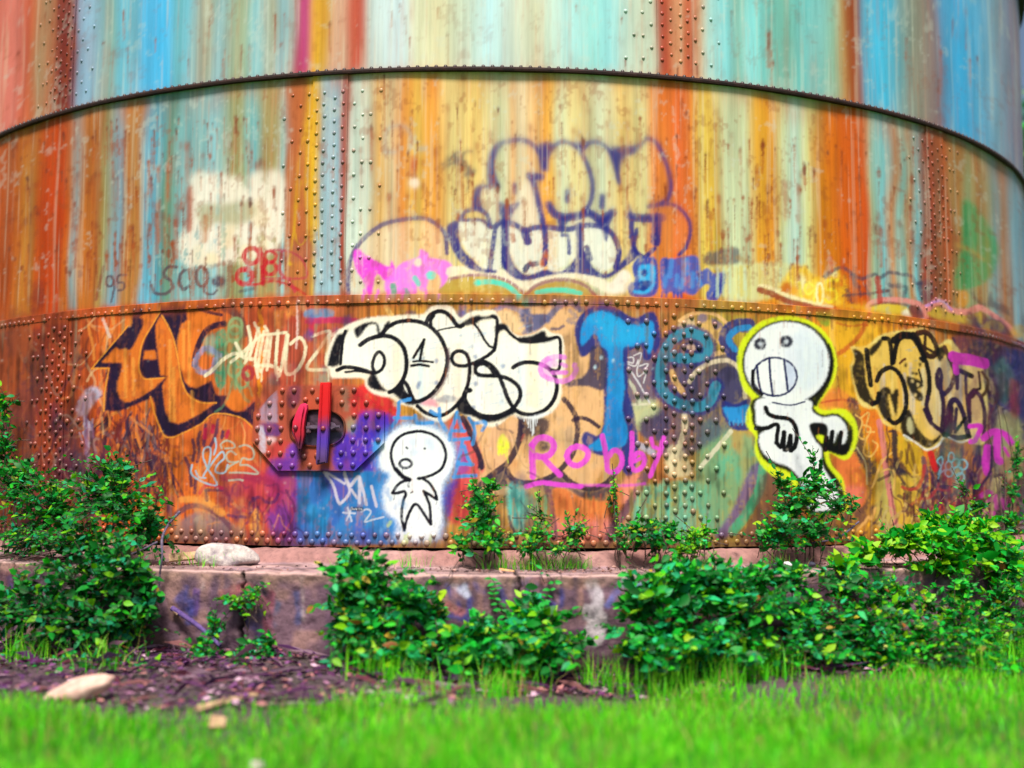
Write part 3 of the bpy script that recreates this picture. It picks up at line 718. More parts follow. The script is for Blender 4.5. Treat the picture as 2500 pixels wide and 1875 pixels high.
scribble(300, 1110, 440, 1200, 30, [(80, 44, 70), (130, 50, 50)], 3.5, 7, 40, .7, .3, .9)
scribble(520, 1180, 690, 1320, 24, [(150, 50, 70), (110, 50, 90), (240, 160, 90)], 3, 7, 40, .5, .6, .6)
# peach bubble letters in the middle, their dark outlines
PCH, DKP = (242, 192, 142), (58, 42, 66)
F(G2((430, 260), (1200, 130), (1320, 110), (1450, 110), (1540, 250), (1480, 420), (1500, 640), (1560, 740), (1680, 680), (1640, 900), (1840, 1120), (1830, 1400), (1750, 1659), (1830, 2000), (1600, 2350), (1250, 2420), (900, 2360), (600, 2380), (150, 2250), (100, 1500), (300, 1450), (1350, 1100)), PCH, .92, 4)
F(G2((560, 210), (700, 200), (850, 290), (900, 440), (760, 440), (640, 330)), (246, 208, 160), .9, 3)
F(G2((830, 180), (950, 160), (960, 230), (1150, 230), (1150, 330), (1000, 440), (850, 470), (880, 390), (830, 300)), (74, 92, 148), .88, 4)
S(G2((560, 170), (660, 130), (760, 160), (850, 200)), 12, (120, 136, 196), .6, 4)
S(G2((1150, 300), (1210, 220), (1280, 140), (1370, 100), (1450, 110), (1530, 170)), 16, (86, 98, 150), .8, 4)
S(G2((1420, 190), (1480, 270), (1400, 310), (1470, 340)), 10, (100, 110, 150), .6, 3)
S(G2((1200, 410), (1290, 405), (1340, 370)), 7, (70, 70, 120), .7, 2.4)
F(G15((100, 130), (310, 130), (310, 330), (180, 560), (20, 690), (-60, 500), (-30, 220)), (240, 188, 146), .8, 5)
blotches(1270, 1020, 1400, 1110, 16, [(190, 170, 140), (214, 176, 120), (160, 150, 140)], 6, 18, .4, 6)
blotches(1190, 1060, 1510, 1180, 40, [(250, 190, 110), (222, 150, 90), (200, 170, 140), (244, 206, 160)], 5, 18, .4, 6)
for w, a_, ln in ((15, .93, ((-120, 820), (0, 710), (180, 570), (290, 350), (320, 130), (300, 60))), (13, .93, ((150, 640), (230, 750), (360, 790), (540, 765), (690, 690), (840, 530), (905, 370), (925, 210), (905, 80), (850, -30), (780, -110))),
                  (13, .93, ((740, 680), (860, 790), (1010, 850), (1130, 845), (1250, 780), (1330, 680))), (10, .95, ((880, 115), (950, 90), (1050, 115), (1150, 185)))):
    S(G15(*ln), w, DKP, a_, 1.8)
F(G15((-130, 780), (60, 680), (160, 650), (250, 780), (380, 810), (700, 710), (800, 770), (900, 850), (1060, 880), (1220, 840), (1290, 800), (1240, 960), (1160, 1000), (1090, 950), (960, 960), (780, 840), (620, 910), (480, 850), (300, 830), (60, 830)), (52, 46, 84), .8, 5)
F(G15((310, 100), (600, 100), (590, 260), (500, 300), (400, 280), (330, 360)), (50, 38, 66), .85, 6)
F(G15((500, 340), (590, 350), (620, 410), (570, 460), (490, 420)), (70, 54, 70), .85, 4)
S(G15((350, 280), (330, 330)), 7, (190, 90, 80), .6, 2)
# lower orange and aqua panel with its brown ribs
F(G15((640, 900), (780, 850), (960, 950), (1200, 990), (1330, 880), (1560, 690), (1630, 800), (1520, 1000), (1380, 1180), (1300, 1400), (660, 1400)), (238, 136, 74), .95, 4)
F(G15((680, 1180), (1000, 1200), (1380, 1150), (1320, 1400), (680, 1400)), (236, 146, 142), .75, 14)
F(G15((1420, 760), (1560, 680), (1620, 800), (1480, 1030), (1400, 1000)), (240, 156, 136), .8, 8)
for k in range(26):
    p = G15((rng.uniform(680, 1300), rng.uniform(900, 1150)))[0]
    S([p, p + (0, rng.uniform(15, 50))], rng.uniform(3, 7), [(246, 160, 90), (214, 104, 60), (200, 130, 70)][k % 3], .45, 2)
S(G15((610, 890), (640, 1050), (660, 1200), (680, 1380)), 16, (126, 82, 100), .9, 2.6)
S(G15((1640, 720), (1560, 900), (1430, 1110), (1330, 1240), (1260, 1400)), 22, (124, 88, 110), .88, 4)
F(G15((170, 830), (360, 860), (380, 1100), (330, 1330), (200, 1200)), (74, 216, 210), .8, 7)
F(G15((380, 870), (580, 900), (640, 1330), (380, 1350)), (166, 140, 84), .75, 9)
for k in range(14):
    p = G15((rng.uniform(380, 600), rng.uniform(900, 1150)))[0]
    S([p, p + (0, rng.uniform(20, 60))], rng.uniform(4, 8), [(110, 170, 120), (190, 150, 70), (150, 120, 80), (130, 190, 150)][k % 4], .55, 2.4)
S(G15((80, 760), (130, 1000)), 26, (96, 96, 84), .5, 8)
# green and rust strip along the rivets
F(G15((1500, 1150), (1640, 850), (1850, 800), (2212, 780), (2350, 1000), (2300, 1400), (1480, 1400)), (108, 190, 160), .85, 9)
for k in range(44):
    p = G15((rng.uniform(1500, 2400), rng.uniform(760, 1150)))[0]
    S([p, p + (0, rng.uniform(25, 80))], rng.uniform(4, 11), [(92, 206, 182), (152, 140, 66), (176, 150, 70), (130, 196, 160), (190, 180, 90), (140, 110, 60)][k % 6], .6, 2.5)
F(CC((-80, 900), (60, 950), (220, 1000), (260, 1130), (160, 1250), (80, 1440), (-20, 1560), (-120, 1300)), (110, 176, 140), .75, 10)
F(CC((60, 960), (200, 950), (200, 1060), (110, 1090)), (196, 160, 96), .7, 9)
blotches(1760, 1050, 1860, 1180, 18, [(84, 200, 170), (130, 170, 110), (190, 160, 90)], 8, 18, .4, 6, 2.4)
F(CC((200, 1150), (270, 1180), (240, 1330), (150, 1480), (60, 1570), (-10, 1560), (80, 1420)), (122, 98, 152), .85, 6)
S(CC((262, 1170), (240, 1290), (170, 1430), (95, 1530)), 24, (80, 184, 134), .9, 3.4)
F(CC((280, 1180), (460, 1200), (500, 1400), (420, 1600), (120, 1600), (200, 1440)), (116, 82, 78), .8, 9)
F(CC((560, 1420), (860, 1380), (900, 1420), (780, 1530), (560, 1560)), (112, 78, 74), .8, 8)
# grey ground of the blue letters
SLT = (84, 80, 122)
F(G4((590, 560), (830, 590), (900, 950), (800, 1060), (620, 1070)), (112, 106, 140), .8, 5)
F(G4((1200, 660), (1500, 560), (1640, 640), (1760, 1000), (1600, 1240), (1500, 1330), (1100, 1560), (900, 1500), (860, 1100)), SLT, .72, 9)
F(G4((960, 620), (1260, 640), (1300, 800), (1200, 980), (1000, 900)), SLT, .8, 6)
Dc(G4((840, 1230))[0], 40, 42, (84, 76, 112), .9, 5)
Dc(G4((1560, 860))[0], 38, 46, (74, 70, 112), .9, 3)
F(G4((600, 1060), (860, 1000), (880, 1120), (720, 1200), (690, 1300)), (216, 222, 170), .75, 7)
S(G4((1080, 250), (1180, 190), (1300, 170), (1430, 190), (1520, 260), (1560, 310)), 9, (246, 198, 138), .9, 2)
F(G4((1080, 270), (1200, 220), (1230, 300), (1180, 340), (1080, 330)), (246, 214, 176), .75, 5)
F(G4((1260, 250), (1420, 250), (1520, 340), (1500, 480), (1400, 420), (1290, 330)), (244, 196, 128), .72, 3)
F(G4((1390, 220), (1500, 290), (1420, 330)), (122, 106, 140), .85, 2)
F(G4((1270, 190), (1350, 190), (1340, 250), (1260, 270)), (134, 116, 150), .8, 3)
S(G4((1170, 830), (1230, 740), (1330, 670), (1450, 630), (1560, 630), (1650, 700), (1700, 830), (1710, 980)), 11, (240, 220, 190), .88, 2.2)
S(G4((1000, 740), (1040, 830), (1100, 920)), 15, (244, 196, 130), .9, 2.5)
S(G4((1390, 570), (1530, 540)), 12, (246, 200, 140), .8, 2.5)
S(G4((1290, 1640), (1420, 1480), (1570, 1300)), 11, (226, 218, 192), .92, 1.8)
S(G4((1125, 1150), (1125, 1280), (1080, 1440), (1010, 1560), (1000, 1660)), 14, (242, 224, 190), .88, 2.4)
F(G4((960, 1480), (1060, 1440), (1180, 1600), (1180, 1720), (960, 1720)), (236, 220, 180), .7, 6)
F(G4((660, 1400), (780, 1430), (860, 1500), (840, 1540), (700, 1460)), (196, 196, 220), .8, 4)
WL = (226, 222, 232)
S(G4((595, 690), (700, 850), (800, 1030)), 4, WL, .9, 1.1, False); S(G4((600, 820), (650, 900), (700, 1020)), 9, (226, 226, 200), .7, 2)
S(G4((610, 1050), (800, 1040)), 6, (232, 222, 200), .8, 1.6)
for ln in (((590, 600), (640, 600), (640, 650), (590, 640)), ((650, 580), (720, 560), (680, 700), (690, 780), (760, 740), (740, 840)), ((700, 680), (780, 660), (740, 740)), ((590, 660), (660, 680), (690, 620))):
    S(G4(*ln), 3.2, (236, 230, 236), .85, 1)
# the tall blue letter and its neighbours
TB, TN = (40, 156, 228), (38, 54, 138)
F(G4((85, 340), (125, 220), (225, 130), (370, 95), (500, 135), (600, 205), (680, 220), (790, 165), (850, 185), (890, 300), (900, 450), (850, 560), (790, 625), (730, 600), (720, 510), (600, 560), (590, 800), (600, 950), (640, 1080), (670, 1250), (690, 1480), (640, 1700), (560, 1700), (480, 1490), (370, 1535), (240, 1500), (150, 1400), (190, 1305), (310, 1340), (360, 1200), (365, 900), (375, 620), (320, 500), (270, 520), (160, 595), (110, 480)), TN, .95, 3)
F(G4((240, 510), (330, 490), (380, 600), (370, 900), (200, 870), (0, 870), (40, 820), (150, 790), (220, 700)), (56, 56, 98), .9, 3.5)
F(G4((140, 360), (190, 230), (290, 160), (400, 170), (500, 220), (600, 280), (700, 290), (810, 250), (840, 330), (830, 480), (800, 560), (765, 540), (745, 450), (650, 490), (550, 510), (550, 700), (560, 900), (540, 1100), (590, 1290), (570, 1420), (480, 1470), (320, 1490), (215, 1450), (330, 1350), (375, 1200), (395, 900), (405, 600), (380, 520), (330, 480), (300, 390), (260, 380), (210, 440), (150, 485)), TB, .97, 2.4)
F(G4((190, 230), (400, 180), (600, 300), (760, 300), (760, 420), (560, 480), (400, 480), (300, 300)), (48, 190, 244), .55, 12)
F(G4((400, 960), (470, 980), (540, 1130), (570, 1300), (540, 1420), (400, 1440), (390, 1200)), (34, 130, 212), .55, 6)
S(G4((770, 190), (775, 330), (765, 480)), 8, (110, 120, 110), .55, 3)
for p in ((340, 600), (452, 628), (280, 690), (835, 705)):
    Dc(G4(p)[0], 3.5, 5, (200, 226, 240), .9, 1.2)
TE = (62, 148, 178)
EP = ((960, 590), (1150, 610), (1320, 570), (1355, 480), (1300, 400), (1150, 365), (1020, 420), (940, 540), (900, 720), (910, 880), (990, 990), (1130, 1055), (1280, 1065), (1370, 1010), (1430, 870))
S(G4(*EP), 42, TN, .72, 5)
S(G4(*EP), 25, TE, .93, 2.6)
F(G4((1070, 510), (1130, 460), (1240, 450), (1310, 500), (1290, 560), (1130, 545)), (40, 48, 110), .9, 2.5)
F(G4((1150, 480), (1220, 480), (1230, 530), (1150, 520)), (226, 190, 170), .85, 3)
S(G4((1740, 290), (1620, 300), (1540, 360), (1530, 450), (1600, 550), (1680, 600)), 34, TN, .9, 3)
S(G4((1740, 310), (1630, 330), (1565, 390), (1560, 450), (1610, 520)), 15, (56, 150, 216), .95, 2.2)
F(G4((1500, 1010), (1620, 1040), (1760, 1000), (1760, 1260), (1620, 1290), (1530, 1210), (1480, 1090)), TN, .93, 3)
F(G4((1500, 1070), (1620, 1075), (1750, 1050), (1750, 1190), (1640, 1225), (1560, 1200), (1520, 1140)), (52, 156, 226), .95, 2.4)
for x in (1560, 1600, 1640, 1680):
    cv.drip(G4((x, 1200))[0], 10, 4, (90, 170, 220), .7)
# white bubble piece with black outline
F(G1((0, 840), (20, 640), (90, 470), (190, 390), (330, 315), (520, 265), (760, 255), (1000, 235), (1150, 225), (1230, 145), (1380, 115), (1490, 155), (1580, 275), (1700, 205), (1850, 185), (1975, 185), (2044, 260), (2084, 350), (2144, 370), (2204, 450), (2304, 490), (2464, 460), (2584, 395), (2654, 450), (2790, 495), (2820, 700), (2830, 860), (2800, 920), (2790, 1060), (2770, 1250), (2690, 1380), (2550, 1460), (2440, 1480), (2330, 1465), (2184, 1440), (2024, 1560), (1864, 1560), (1664, 1450), (1540, 1400), (1420, 1500), (1310, 1515), (1180, 1470), (1030, 1350), (880, 1300), (760, 1230), (560, 1185), (455, 1085), (435, 1005), (300, 990), (150, 990), (50, 985), (25, 890)), (250, 242, 226), .97, 2.6, True, .12)
F(G1((170, 560), (260, 440), (560, 350), (960, 330), (1250, 240), (1400, 240), (1560, 390), (1900, 320), (2000, 300), (2020, 600), (2100, 450), (2300, 580), (2740, 530), (2740, 860), (2560, 840), (2710, 1000), (2700, 1250), (2450, 1400), (2250, 1360), (2000, 1440), (1750, 1380), (1620, 1250), (1450, 1400), (1250, 1400), (1100, 1300), (900, 1200), (740, 1130), (620, 1050), (540, 930), (400, 860), (170, 830)), (250, 247, 240), .9, 4, True, .1)
for k in range(70):
    p = G1((rng.uniform(700, 2600), rng.uniform(350, 1350)))[0]
    v = np.array([rng.uniform(10, 34), -rng.uniform(2, 8)])
    S([p, p + v], rng.uniform(3, 6), [(176, 204, 236), (196, 206, 224), (150, 190, 232)][k % 3], .34, 2.4)
for x, w_, c in ((2460, 22, (255, 247, 200)), (2390, 12, (255, 230, 204)), (2300, 14, (206, 226, 246)), (1340, 18, (255, 232, 206)), (1550, 20, (252, 226, 200)), (1110, 14, (206, 232, 246)), (830, 18, (255, 238, 206)), (1800, 24, (252, 253, 255)), (2070, 12, (214, 230, 246))):
    S(G1((x, 620), (x, 900), (x + 4, 1300)), w_, c, .5, 5)
for p in ((1090, 1055), (1300, 790), (1300, 1050), (1075, 1095), (1760, 740), (1740, 1340), (2090, 855), (1765, 1060)):
    Dc(G1(p)[0], 5, 6, (80, 110, 170), .6, 3)
F(G1((1300, 1250), (1420, 1190), (1540, 1230), (1480, 1280), (1330, 1280)), (120, 124, 150), .6, 4)
F(G1((1100, 1290), (1240, 1230), (1330, 1330), (1200, 1330)), (240, 90, 140), .6, 5)
Kp = lambda g, *p: F(g(*p), K, 1, 1.6, True, .05)
Kl = lambda g, w, *p: S(g(*p), w * .20492 * 1.22, K, 1, 1.0, True, False, .04)
Kp(G1, (255, 410), (190, 455), (125, 480), (60, 620), (12, 800), (15, 852), (135, 840), (160, 700), (185, 560))
Kp(G1, (325, 400), (450, 335), (565, 325), (612, 370), (635, 450), (690, 345), (745, 315), (730, 375), (660, 460), (640, 495), (595, 500), (590, 430), (570, 350), (480, 375), (370, 510), (325, 460))
Kp(G1, (530, 925), (575, 955), (625, 1050), (700, 1135), (780, 1145), (870, 1050), (905, 1080), (895, 1150), (1000, 1235), (1060, 1255), (1110, 1290), (960, 1310), (830, 1215), (760, 1165), (620, 1145), (515, 1110), (478, 1040), (505, 965))
Kp(G2, (125, 345), (230, 275), (330, 245), (400, 262), (520, 235), (565, 270), (500, 285), (380, 300), (290, 352), (170, 372), (85, 388))
Kp(G2, (815, 510), (960, 490), (1110, 425), (1150, 495), (1275, 505), (1150, 565), (900, 578), (815, 565))
Kp(G2, (535, 370), (645, 345), (700, 425), (620, 425), (560, 470), (540, 490))
Kp(G2, (70, 1290), (140, 1215), (170, 1290), (260, 1395), (420, 1445), (600, 1428), (720, 1365), (785, 1380), (740, 1425), (560, 1505), (400, 1512), (260, 1445), (100, 1405))
Kl(G1, 30, (215, 430), (185, 560), (160, 830)); Kl(G1, 40, (120, 900), (220, 862), (400, 888), (540, 935)); Kl(G1, 24, (220, 922), (360, 910), (520, 935))
Kl(G1, 34, (570, 935), (538, 850), (560, 740), (610, 682), (662, 715), (680, 800), (645, 890), (570, 935))
Kl(G1, 44, (390, 600), (480, 535), (600, 498), (720, 492), (830, 540), (910, 640), (940, 780), (930, 920), (880, 1040), (800, 1130), (740, 1160))
Kl(G1, 42, (640, 480), (720, 390), (830, 330), (960, 310), (1100, 325), (1220, 380), (1330, 490), (1405, 640), (1428, 760), (1400, 930), (1330, 1080), (1220, 1200), (1080, 1270), (1000, 1250), (920, 1170), (882, 1090), (900, 1030), (950, 1080), (990, 1180), (1030, 1260))
S(G1((1440, 640), (1450, 800), (1420, 960), (1340, 1120), (1240, 1230)), 7, (120, 90, 96), .6, 3)
Kl(G1, 28, (1025, 750), (1090, 640), (1152, 535)); Kl(G1, 30, (1152, 535), (1125, 650), (1100, 780)); Kl(G1, 24, (1020, 795), (1130, 790), (1255, 802)); Kl(G1, 28, (1000, 845), (1100, 832), (1205, 850))
Kl(G1, 44, (1180, 325), (1220, 250), (1310, 200), (1400, 210), (1480, 280), (1530, 350), (1575, 378), (1610, 365)); Kl(G1, 34, (1235, 380), (1228, 310), (1265, 250)); Kl(G1, 16, (1300, 430), (1420, 402), (1590, 375))
Kl(G1, 38, (1690, 830), (1620, 850), (1520, 830), (1480, 760), (1510, 690), (1590, 672), (1660, 720), (1692, 830), (1690, 960), (1660, 1100), (1600, 1240), (1500, 1350), (1390, 1425), (1280, 1440), (1160, 1400), (1070, 1325))
Kl(G2, 36, (230, 830), (330, 790), (450, 720), (520, 660)); Kl(G2, 36, (520, 665), (540, 560), (555, 400), (550, 290), (500, 258)); Kl(G2, 26, (270, 335), (340, 420), (400, 530), (460, 610), (520, 632))
Kl(G2, 42, (525, 945), (470, 865), (390, 822), (310, 850), (300, 920), (360, 960), (500, 965), (640, 985), (750, 1040), (822, 1130), (820, 1240), (755, 1345))
Kl(G2, 42, (295, 835), (390, 800), (480, 840), (560, 930), (620, 1070), (680, 1230), (750, 1350), (850, 1415), (980, 1425), (1120, 1372), (1220, 1260), (1262, 1120), (1250, 1000), (1190, 900), (1090, 835), (980, 808), (880, 808), (800, 832), (745, 868))
Kl(G2, 50, (232, 1138), (182, 1155), (170, 1250), (240, 1360), (370, 1442), (540, 1452), (680, 1400), (750, 1350))
Kl(G2, 32, (640, 385), (740, 490), (850, 552), (1000, 562), (1150, 532), (1285, 512), (1305, 650), (1290, 880), (1200, 895), (1135, 848))
F(G2((720, 1440), (900, 1460), (1200, 1390), (1100, 1450), (1010, 1480), (985, 1560), (960, 1480), (860, 1475)), WHT, .95, 2)
for x, l in ((905, 18), (930, 26), (950, 34), (975, 46), (990, 40), (1005, 22), (880, 10), (1030, 14)):
    cv.drip(G2((x, 1455))[0], l, 2.4, (240, 242, 250), .95, .8)
PNK = (240, 128, 236)
S(G2((1350, 745), (1240, 740), (1130, 780), (1070, 860), (1090, 950), (1200, 1010), (1340, 1030), (1450, 975), (1490, 900), (1475, 840)), 13, PNK, .8, 2.2)
F(G2((1080, 850), (1160, 770), (1260, 780), (1260, 860), (1130, 860)), PNK, .6, 4); S(G2((1215, 930), (1370, 925)), 11, PNK, .85, 1.8); S(G2((1330, 830), (1370, 850)), 11, PNK, .7, 1.8); F(G2((1060, 830), (1140, 850), (1220, 980), (1130, 980)), PNK, .5, 4)
# black tail right of the small figure, reds and purple there
F(G7((900, 150), (1150, 150), (1330, 650), (1280, 760), (1200, 1000), (1150, 1300), (950, 1300), (880, 1100), (1000, 800), (1000, 400)), (224, 64, 84), .85, 8)
F(G7((820, 1000), (930, 850), (1040, 800), (980, 1000), (930, 1230), (860, 1200)), (88, 64, 190), .85, 7)
F(G7((1000, 430), (1130, 420), (1160, 700), (1050, 760), (980, 600)), (120, 74, 190), .6, 8)
F(G7((1240, 440), (1340, 620), (1320, 690), (1260, 680), (1290, 600)), DKP, .95, 2)
S(G7((1090, 100), (1160, 230), (1230, 420), (1290, 560), (1300, 670)), 14, DKP, .95, 1.8)
# small white figure
F(G7((60, 560), (120, 340), (280, 190), (520, 110), (800, 150), (980, 300), (1040, 520), (1000, 720), (900, 880), (870, 1050), (900, 1250), (870, 1440), (800, 1520), (330, 1520), (290, 1300), (140, 1200), (100, 1020), (110, 880), (200, 760), (70, 680)), (96, 170, 240), .75, 13)
F(G7((130, 560), (180, 380), (320, 230), (520, 170), (760, 210), (930, 340), (1000, 520), (960, 700), (860, 860), (840, 1050), (860, 1250), (820, 1420), (760, 1500), (340, 1500), (330, 1300), (210, 1200), (170, 1050), (180, 900), (250, 760), (140, 680)), (244, 249, 255), .98, 8, True, .12)
for p in ((520, 380), (700, 370), (720, 430), (530, 490)):
    Dc(G7(p)[0], 11, 10, (196, 214, 236), .5, 5)
for _ in range(24):
    p = G7((rng.uniform(250, 820), rng.uniform(1050, 1450)))[0]
    Dc(p, rng.uniform(.8, 2.2), rng.uniform(.8, 2), (70, 90, 120), .7, .8)
FL = (10, 10, 34)
Fl = lambda w, *p: S(G7(*p), w * .21097 * 1.15, FL, 1, 1.0, True, False, .03)
Fl(31, (480, 812), (400, 775), (315, 690), (272, 580), (268, 480), (310, 370), (400, 292), (520, 257), (640, 257), (760, 300), (850, 382), (893, 500), (883, 600), (838, 690), (750, 750), (650, 785), (580, 798))
Fl(46, (320, 690), (400, 775), (475, 812)); Fl(24, (640, 785), (590, 800))
Rg(G7((432, 626))[0], 14.5, 10.5, 7, FL, .98, 1.1)
Fl(20, (440, 438), (454, 450)); Fl(20, (648, 450), (652, 452)); Fl(16, (495, 962), (512, 950))
Fl(31, (480, 815), (400, 832), (330, 885), (282, 962)); Fl(31, (282, 965), (340, 965), (415, 948), (432, 985), (408, 1050), (385, 1180), (392, 1290), (415, 1395)); Fl(31, (415, 1395), (432, 1310), (475, 1190), (530, 1102), (580, 1112), (640, 1200), (722, 1325))
Fl(31, (725, 1325), (712, 1130), (685, 1040), (640, 945)); Fl(29, (640, 945), (700, 980), (790, 1040)); Fl(29, (795, 1040), (770, 950), (705, 850), (630, 800))
for x, y in ((392, 690), (300, 990), (470, 850), (790, 1045), (455, 850)):
    cv.drip(G7((x, y))[0], 11, 1.6, FL, .9, .7)
# light blue letters
LB = (76, 158, 230)
for ln in (((300, 95), (530, 100)), ((352, -80), (345, 40), (330, 120), (280, 190)), ((360, -90), (480, -120)), ((540, 70), (560, 150), (610, 160)), ((640, 160), (740, 150)), ((720, 20), (790, 60)), ((820, -10), (825, 110), (860, 180), (900, 240)), ((1022, 35), (990, 150), (955, 250), (935, 350)), ((1025, 40), (1055, 150), (1085, 250)),
           ((965, 245), (1110, 250)), ((1160, 100), (1215, 190), (1225, 300), (1205, 400)), ((1205, 160), (1350, 150), (1315, 240)), ((990, 350), (1160, 335)), ((1090, 350), (1050, 560), (990, 780)), ((1105, 420), (1140, 540), (1190, 640)), ((1060, 630), (1205, 635)), ((985, 780), (1110, 770), (1240, 765))):
    S(G7(*ln), 9, LB, .92, 1.5)
# pale script under the hatch
PS = (214, 208, 222)
for w, ln in ((7, ((940, 1235), (1040, 1380), (1100, 1570), (1140, 1600), (1240, 1460), (1180, 1240))), (6, ((970, 1240), (1180, 1370))), (8, ((1180, 1260), (1240, 1400), (1350, 1290), (1360, 1600))), (7, ((1360, 1300), (1400, 1450), (1440, 1620))), (7, ((1500, 1400), (1520, 1480), (1560, 1640))), (6, ((1260, 1440), (1330, 1540)))):
    S(G3(*ln), w, PS, .85, 1.4)
for ln in (((565, 1425), (635, 1430)), ((590, 1395), (615, 1475)), ((615, 1395), (585, 1470)), ((670, 1420), (700, 1405), (725, 1418), (712, 1445), (690, 1478), (740, 1465), (800, 1450))):
    S(CA(*ln), 4, (206, 212, 226), .85, 1.1)
blotches(930, 1180, 990, 1320, 20, [(120, 176, 226), (70, 140, 210), (236, 244, 250)], 3, 9, .5, 3)
for x0, y0, y1 in ((910, 1560, 1610), (930, 1550, 1600), (1060, 1560, 1610), (825, 1480, 1500)):
    S(CA((x0, y1), (x0 + 14, y0)), 8, (206, 226, 130), .6, 2.5)
# a small printed sticker
F([(857, 1238), (888, 1238), (888, 1247), (857, 1247)], (26, 24, 40), 1, .8, False, 0)
for k, x in enumerate((860, 864, 869, 873, 877, 882)):
    S([(x, 1241 + (k % 2)), (x + 2.2, 1244)], 1.5, (226, 230, 240), .95, .5)
# yellow splash
F(G15((70, 330), (120, 260), (150, 290), (185, 340), (190, 420), (150, 470), (100, 480), (70, 460)), (234, 240, 70), .93, 2)
for x, l in ((75, 10), (150, 14), (172, 28), (110, 9)):
    cv.drip(G15((x, 450))[0], l, 3, (234, 240, 90), .9, .8)
S(G15((125, 350), (122, 400)), 3, (170, 170, 60), .6, 1)
# pink name and its underline
RB = (238, 84, 226)
Rl_ = lambda w, *p: S(G15(*p), w * .22604, RB, .93, 1.6, True, False, .16)
Rl_(68, (432, 390), (440, 560), (446, 725)); Rl_(68, (432, 390), (490, 320), (570, 302), (650, 340), (668, 415), (620, 490), (540, 510), (470, 500)); Rl_(62, (560, 520), (640, 610), (735, 705))
Rl_(62, (925, 400), (850, 425), (808, 500), (850, 585), (930, 602), (1015, 545), (1035, 465), (980, 410), (910, 398))
Rl_(58, (1192, 285), (1220, 420), (1240, 560), (1255, 660), (1340, 668), (1400, 590), (1390, 480), (1320, 440), (1262, 505))
Rl_(52, (1512, 255), (1515, 400), (1502, 560), (1530, 650), (1600, 640), (1648, 560), (1620, 480), (1560, 475), (1515, 550)); Rl_(40, (1540, 560), (1600, 530))
Rl_(46, (1722, 315), (1740, 390), (1785, 420)); Rl_(50, (1850, 305), (1815, 450), (1755, 600), (1708, 720))
Rl_(52, (375, 830), (530, 790), (720, 810), (960, 830)); S(G15((900, 820), (1100, 815), (1300, 822), (1500, 815), (1650, 800)), 7, RB, .6, 2.4)
# right hand ground: orange and yellow shapes behind the tall figure and the last piece
blotches(1990, 790, 2130, 1010, 26, [(244, 190, 50), (236, 150, 40), (248, 204, 70)], 14, 34, .5, 10, 2)
F(CC((680, 250), (860, 240), (830, 400), (760, 560), (800, 780), (720, 780), (690, 560)), (240, 178, 44), .8, 6)
S(CC((870, 280), (820, 400), (740, 480), (690, 510)), 11, (206, 90, 46), .75, 3)
S(CC((690, 330), (760, 345), (860, 340)), 6, (206, 90, 40), .6, 2.5)
S(CC((690, 640), (710, 760), (800, 780)), 5, (140, 70, 40), .7, 1.6)
F(CC((600, 800), (680, 700), (800, 800), (790, 830), (700, 820)), (238, 130, 70), .8, 6)
S(CC((590, 790), (700, 775), (800, 790)), 5, (190, 60, 50), .6, 2)
S(CC((660, 260), (668, 330), (660, 400), (672, 480), (664, 540)), 12, (250, 196, 96), .8, 3)
F(CC((560, 270), (650, 290), (640, 350), (590, 330)), (70, 160, 60), .7, 5)
F(CC((760, 1060), (830, 1150), (860, 1280), (840, 1390), (740, 1360), (700, 1250), (660, 1120)), (236, 126, 70), .95, 4)
F(CC((720, 1280), (850, 1280), (830, 1370), (760, 1370)), (240, 130, 120), .6, 8)
S(CC((800, 1060), (855, 1160), (878, 1260), (860, 1380), (800, 1440)), 12, (122, 84, 68), .85, 3)
S(CC((770, 790), (800, 900), (820, 1060), (880, 1180)), 26, (60, 54, 72), .8, 5)
F(CC((820, 850), (930, 850), (1000, 1000), (1010, 1130), (940, 1160), (880, 1060)), (236, 124, 44), .85, 5)
F(CC((1030, 980), (1150, 1000), (1190, 1120), (1160, 1220), (1090, 1190), (1040, 1080)), (228, 184, 50), .92, 4)
F(CC((950, 960), (1020, 1000), (1010, 1140), (960, 1160)), (224, 160, 46), .85, 4)
S(CC((1020, 960), (1020, 1080), (1040, 1170), (1080, 1200), (1150, 1240), (1180, 1230)), 15, (52, 46, 66), .9, 3)
F(CC((960, 1180), (1060, 1130), (1090, 1200), (1040, 1220)), (52, 46, 66), .85, 4)
F(CC((1020, 1220), (1230, 1240), (1240, 1500), (1060, 1540), (960, 1500), (950, 1300)), (222, 190, 74), .85, 7)
F(CC((920, 1200), (1010, 1190), (1000, 1500), (920, 1500)), (200, 190, 110), .7, 6)
S(CC((930, 900), (950, 1020), (968, 1180), (1000, 1360), (1035, 1540)), 14, (230, 138, 136), .92, 2)
S(CC((975, 1100), (1000, 1300), (1020, 1450)), 4, (120, 60, 70), .6, 1.5)
for ln in (((790, 860), (830, 900), (810, 980), (850, 1000), (880, 940), (840, 920)), ((850, 1010), (840, 1080), (880, 1100), (920, 1040), (890, 1010)), ((820, 880), (870, 850), (850, 950), (900, 960)), ((1000, 1080), (940, 1140), (900, 1260)), ((940, 1120), (890, 1280)), ((940, 1190), (980, 1175), (1020, 1200), (1015, 1290))):
    S(CC(*ln), 4.5, (248, 196, 110), .85, 1.2)
S(CC((800, 1050), (850, 1140), (860, 1260)), 4, (220, 200, 150), .7, 1.2)
S(CC((800, 1530), (850, 1480), (870, 1450), (890, 1460), (910, 1400)), 7, (246, 190, 110), .8, 2)
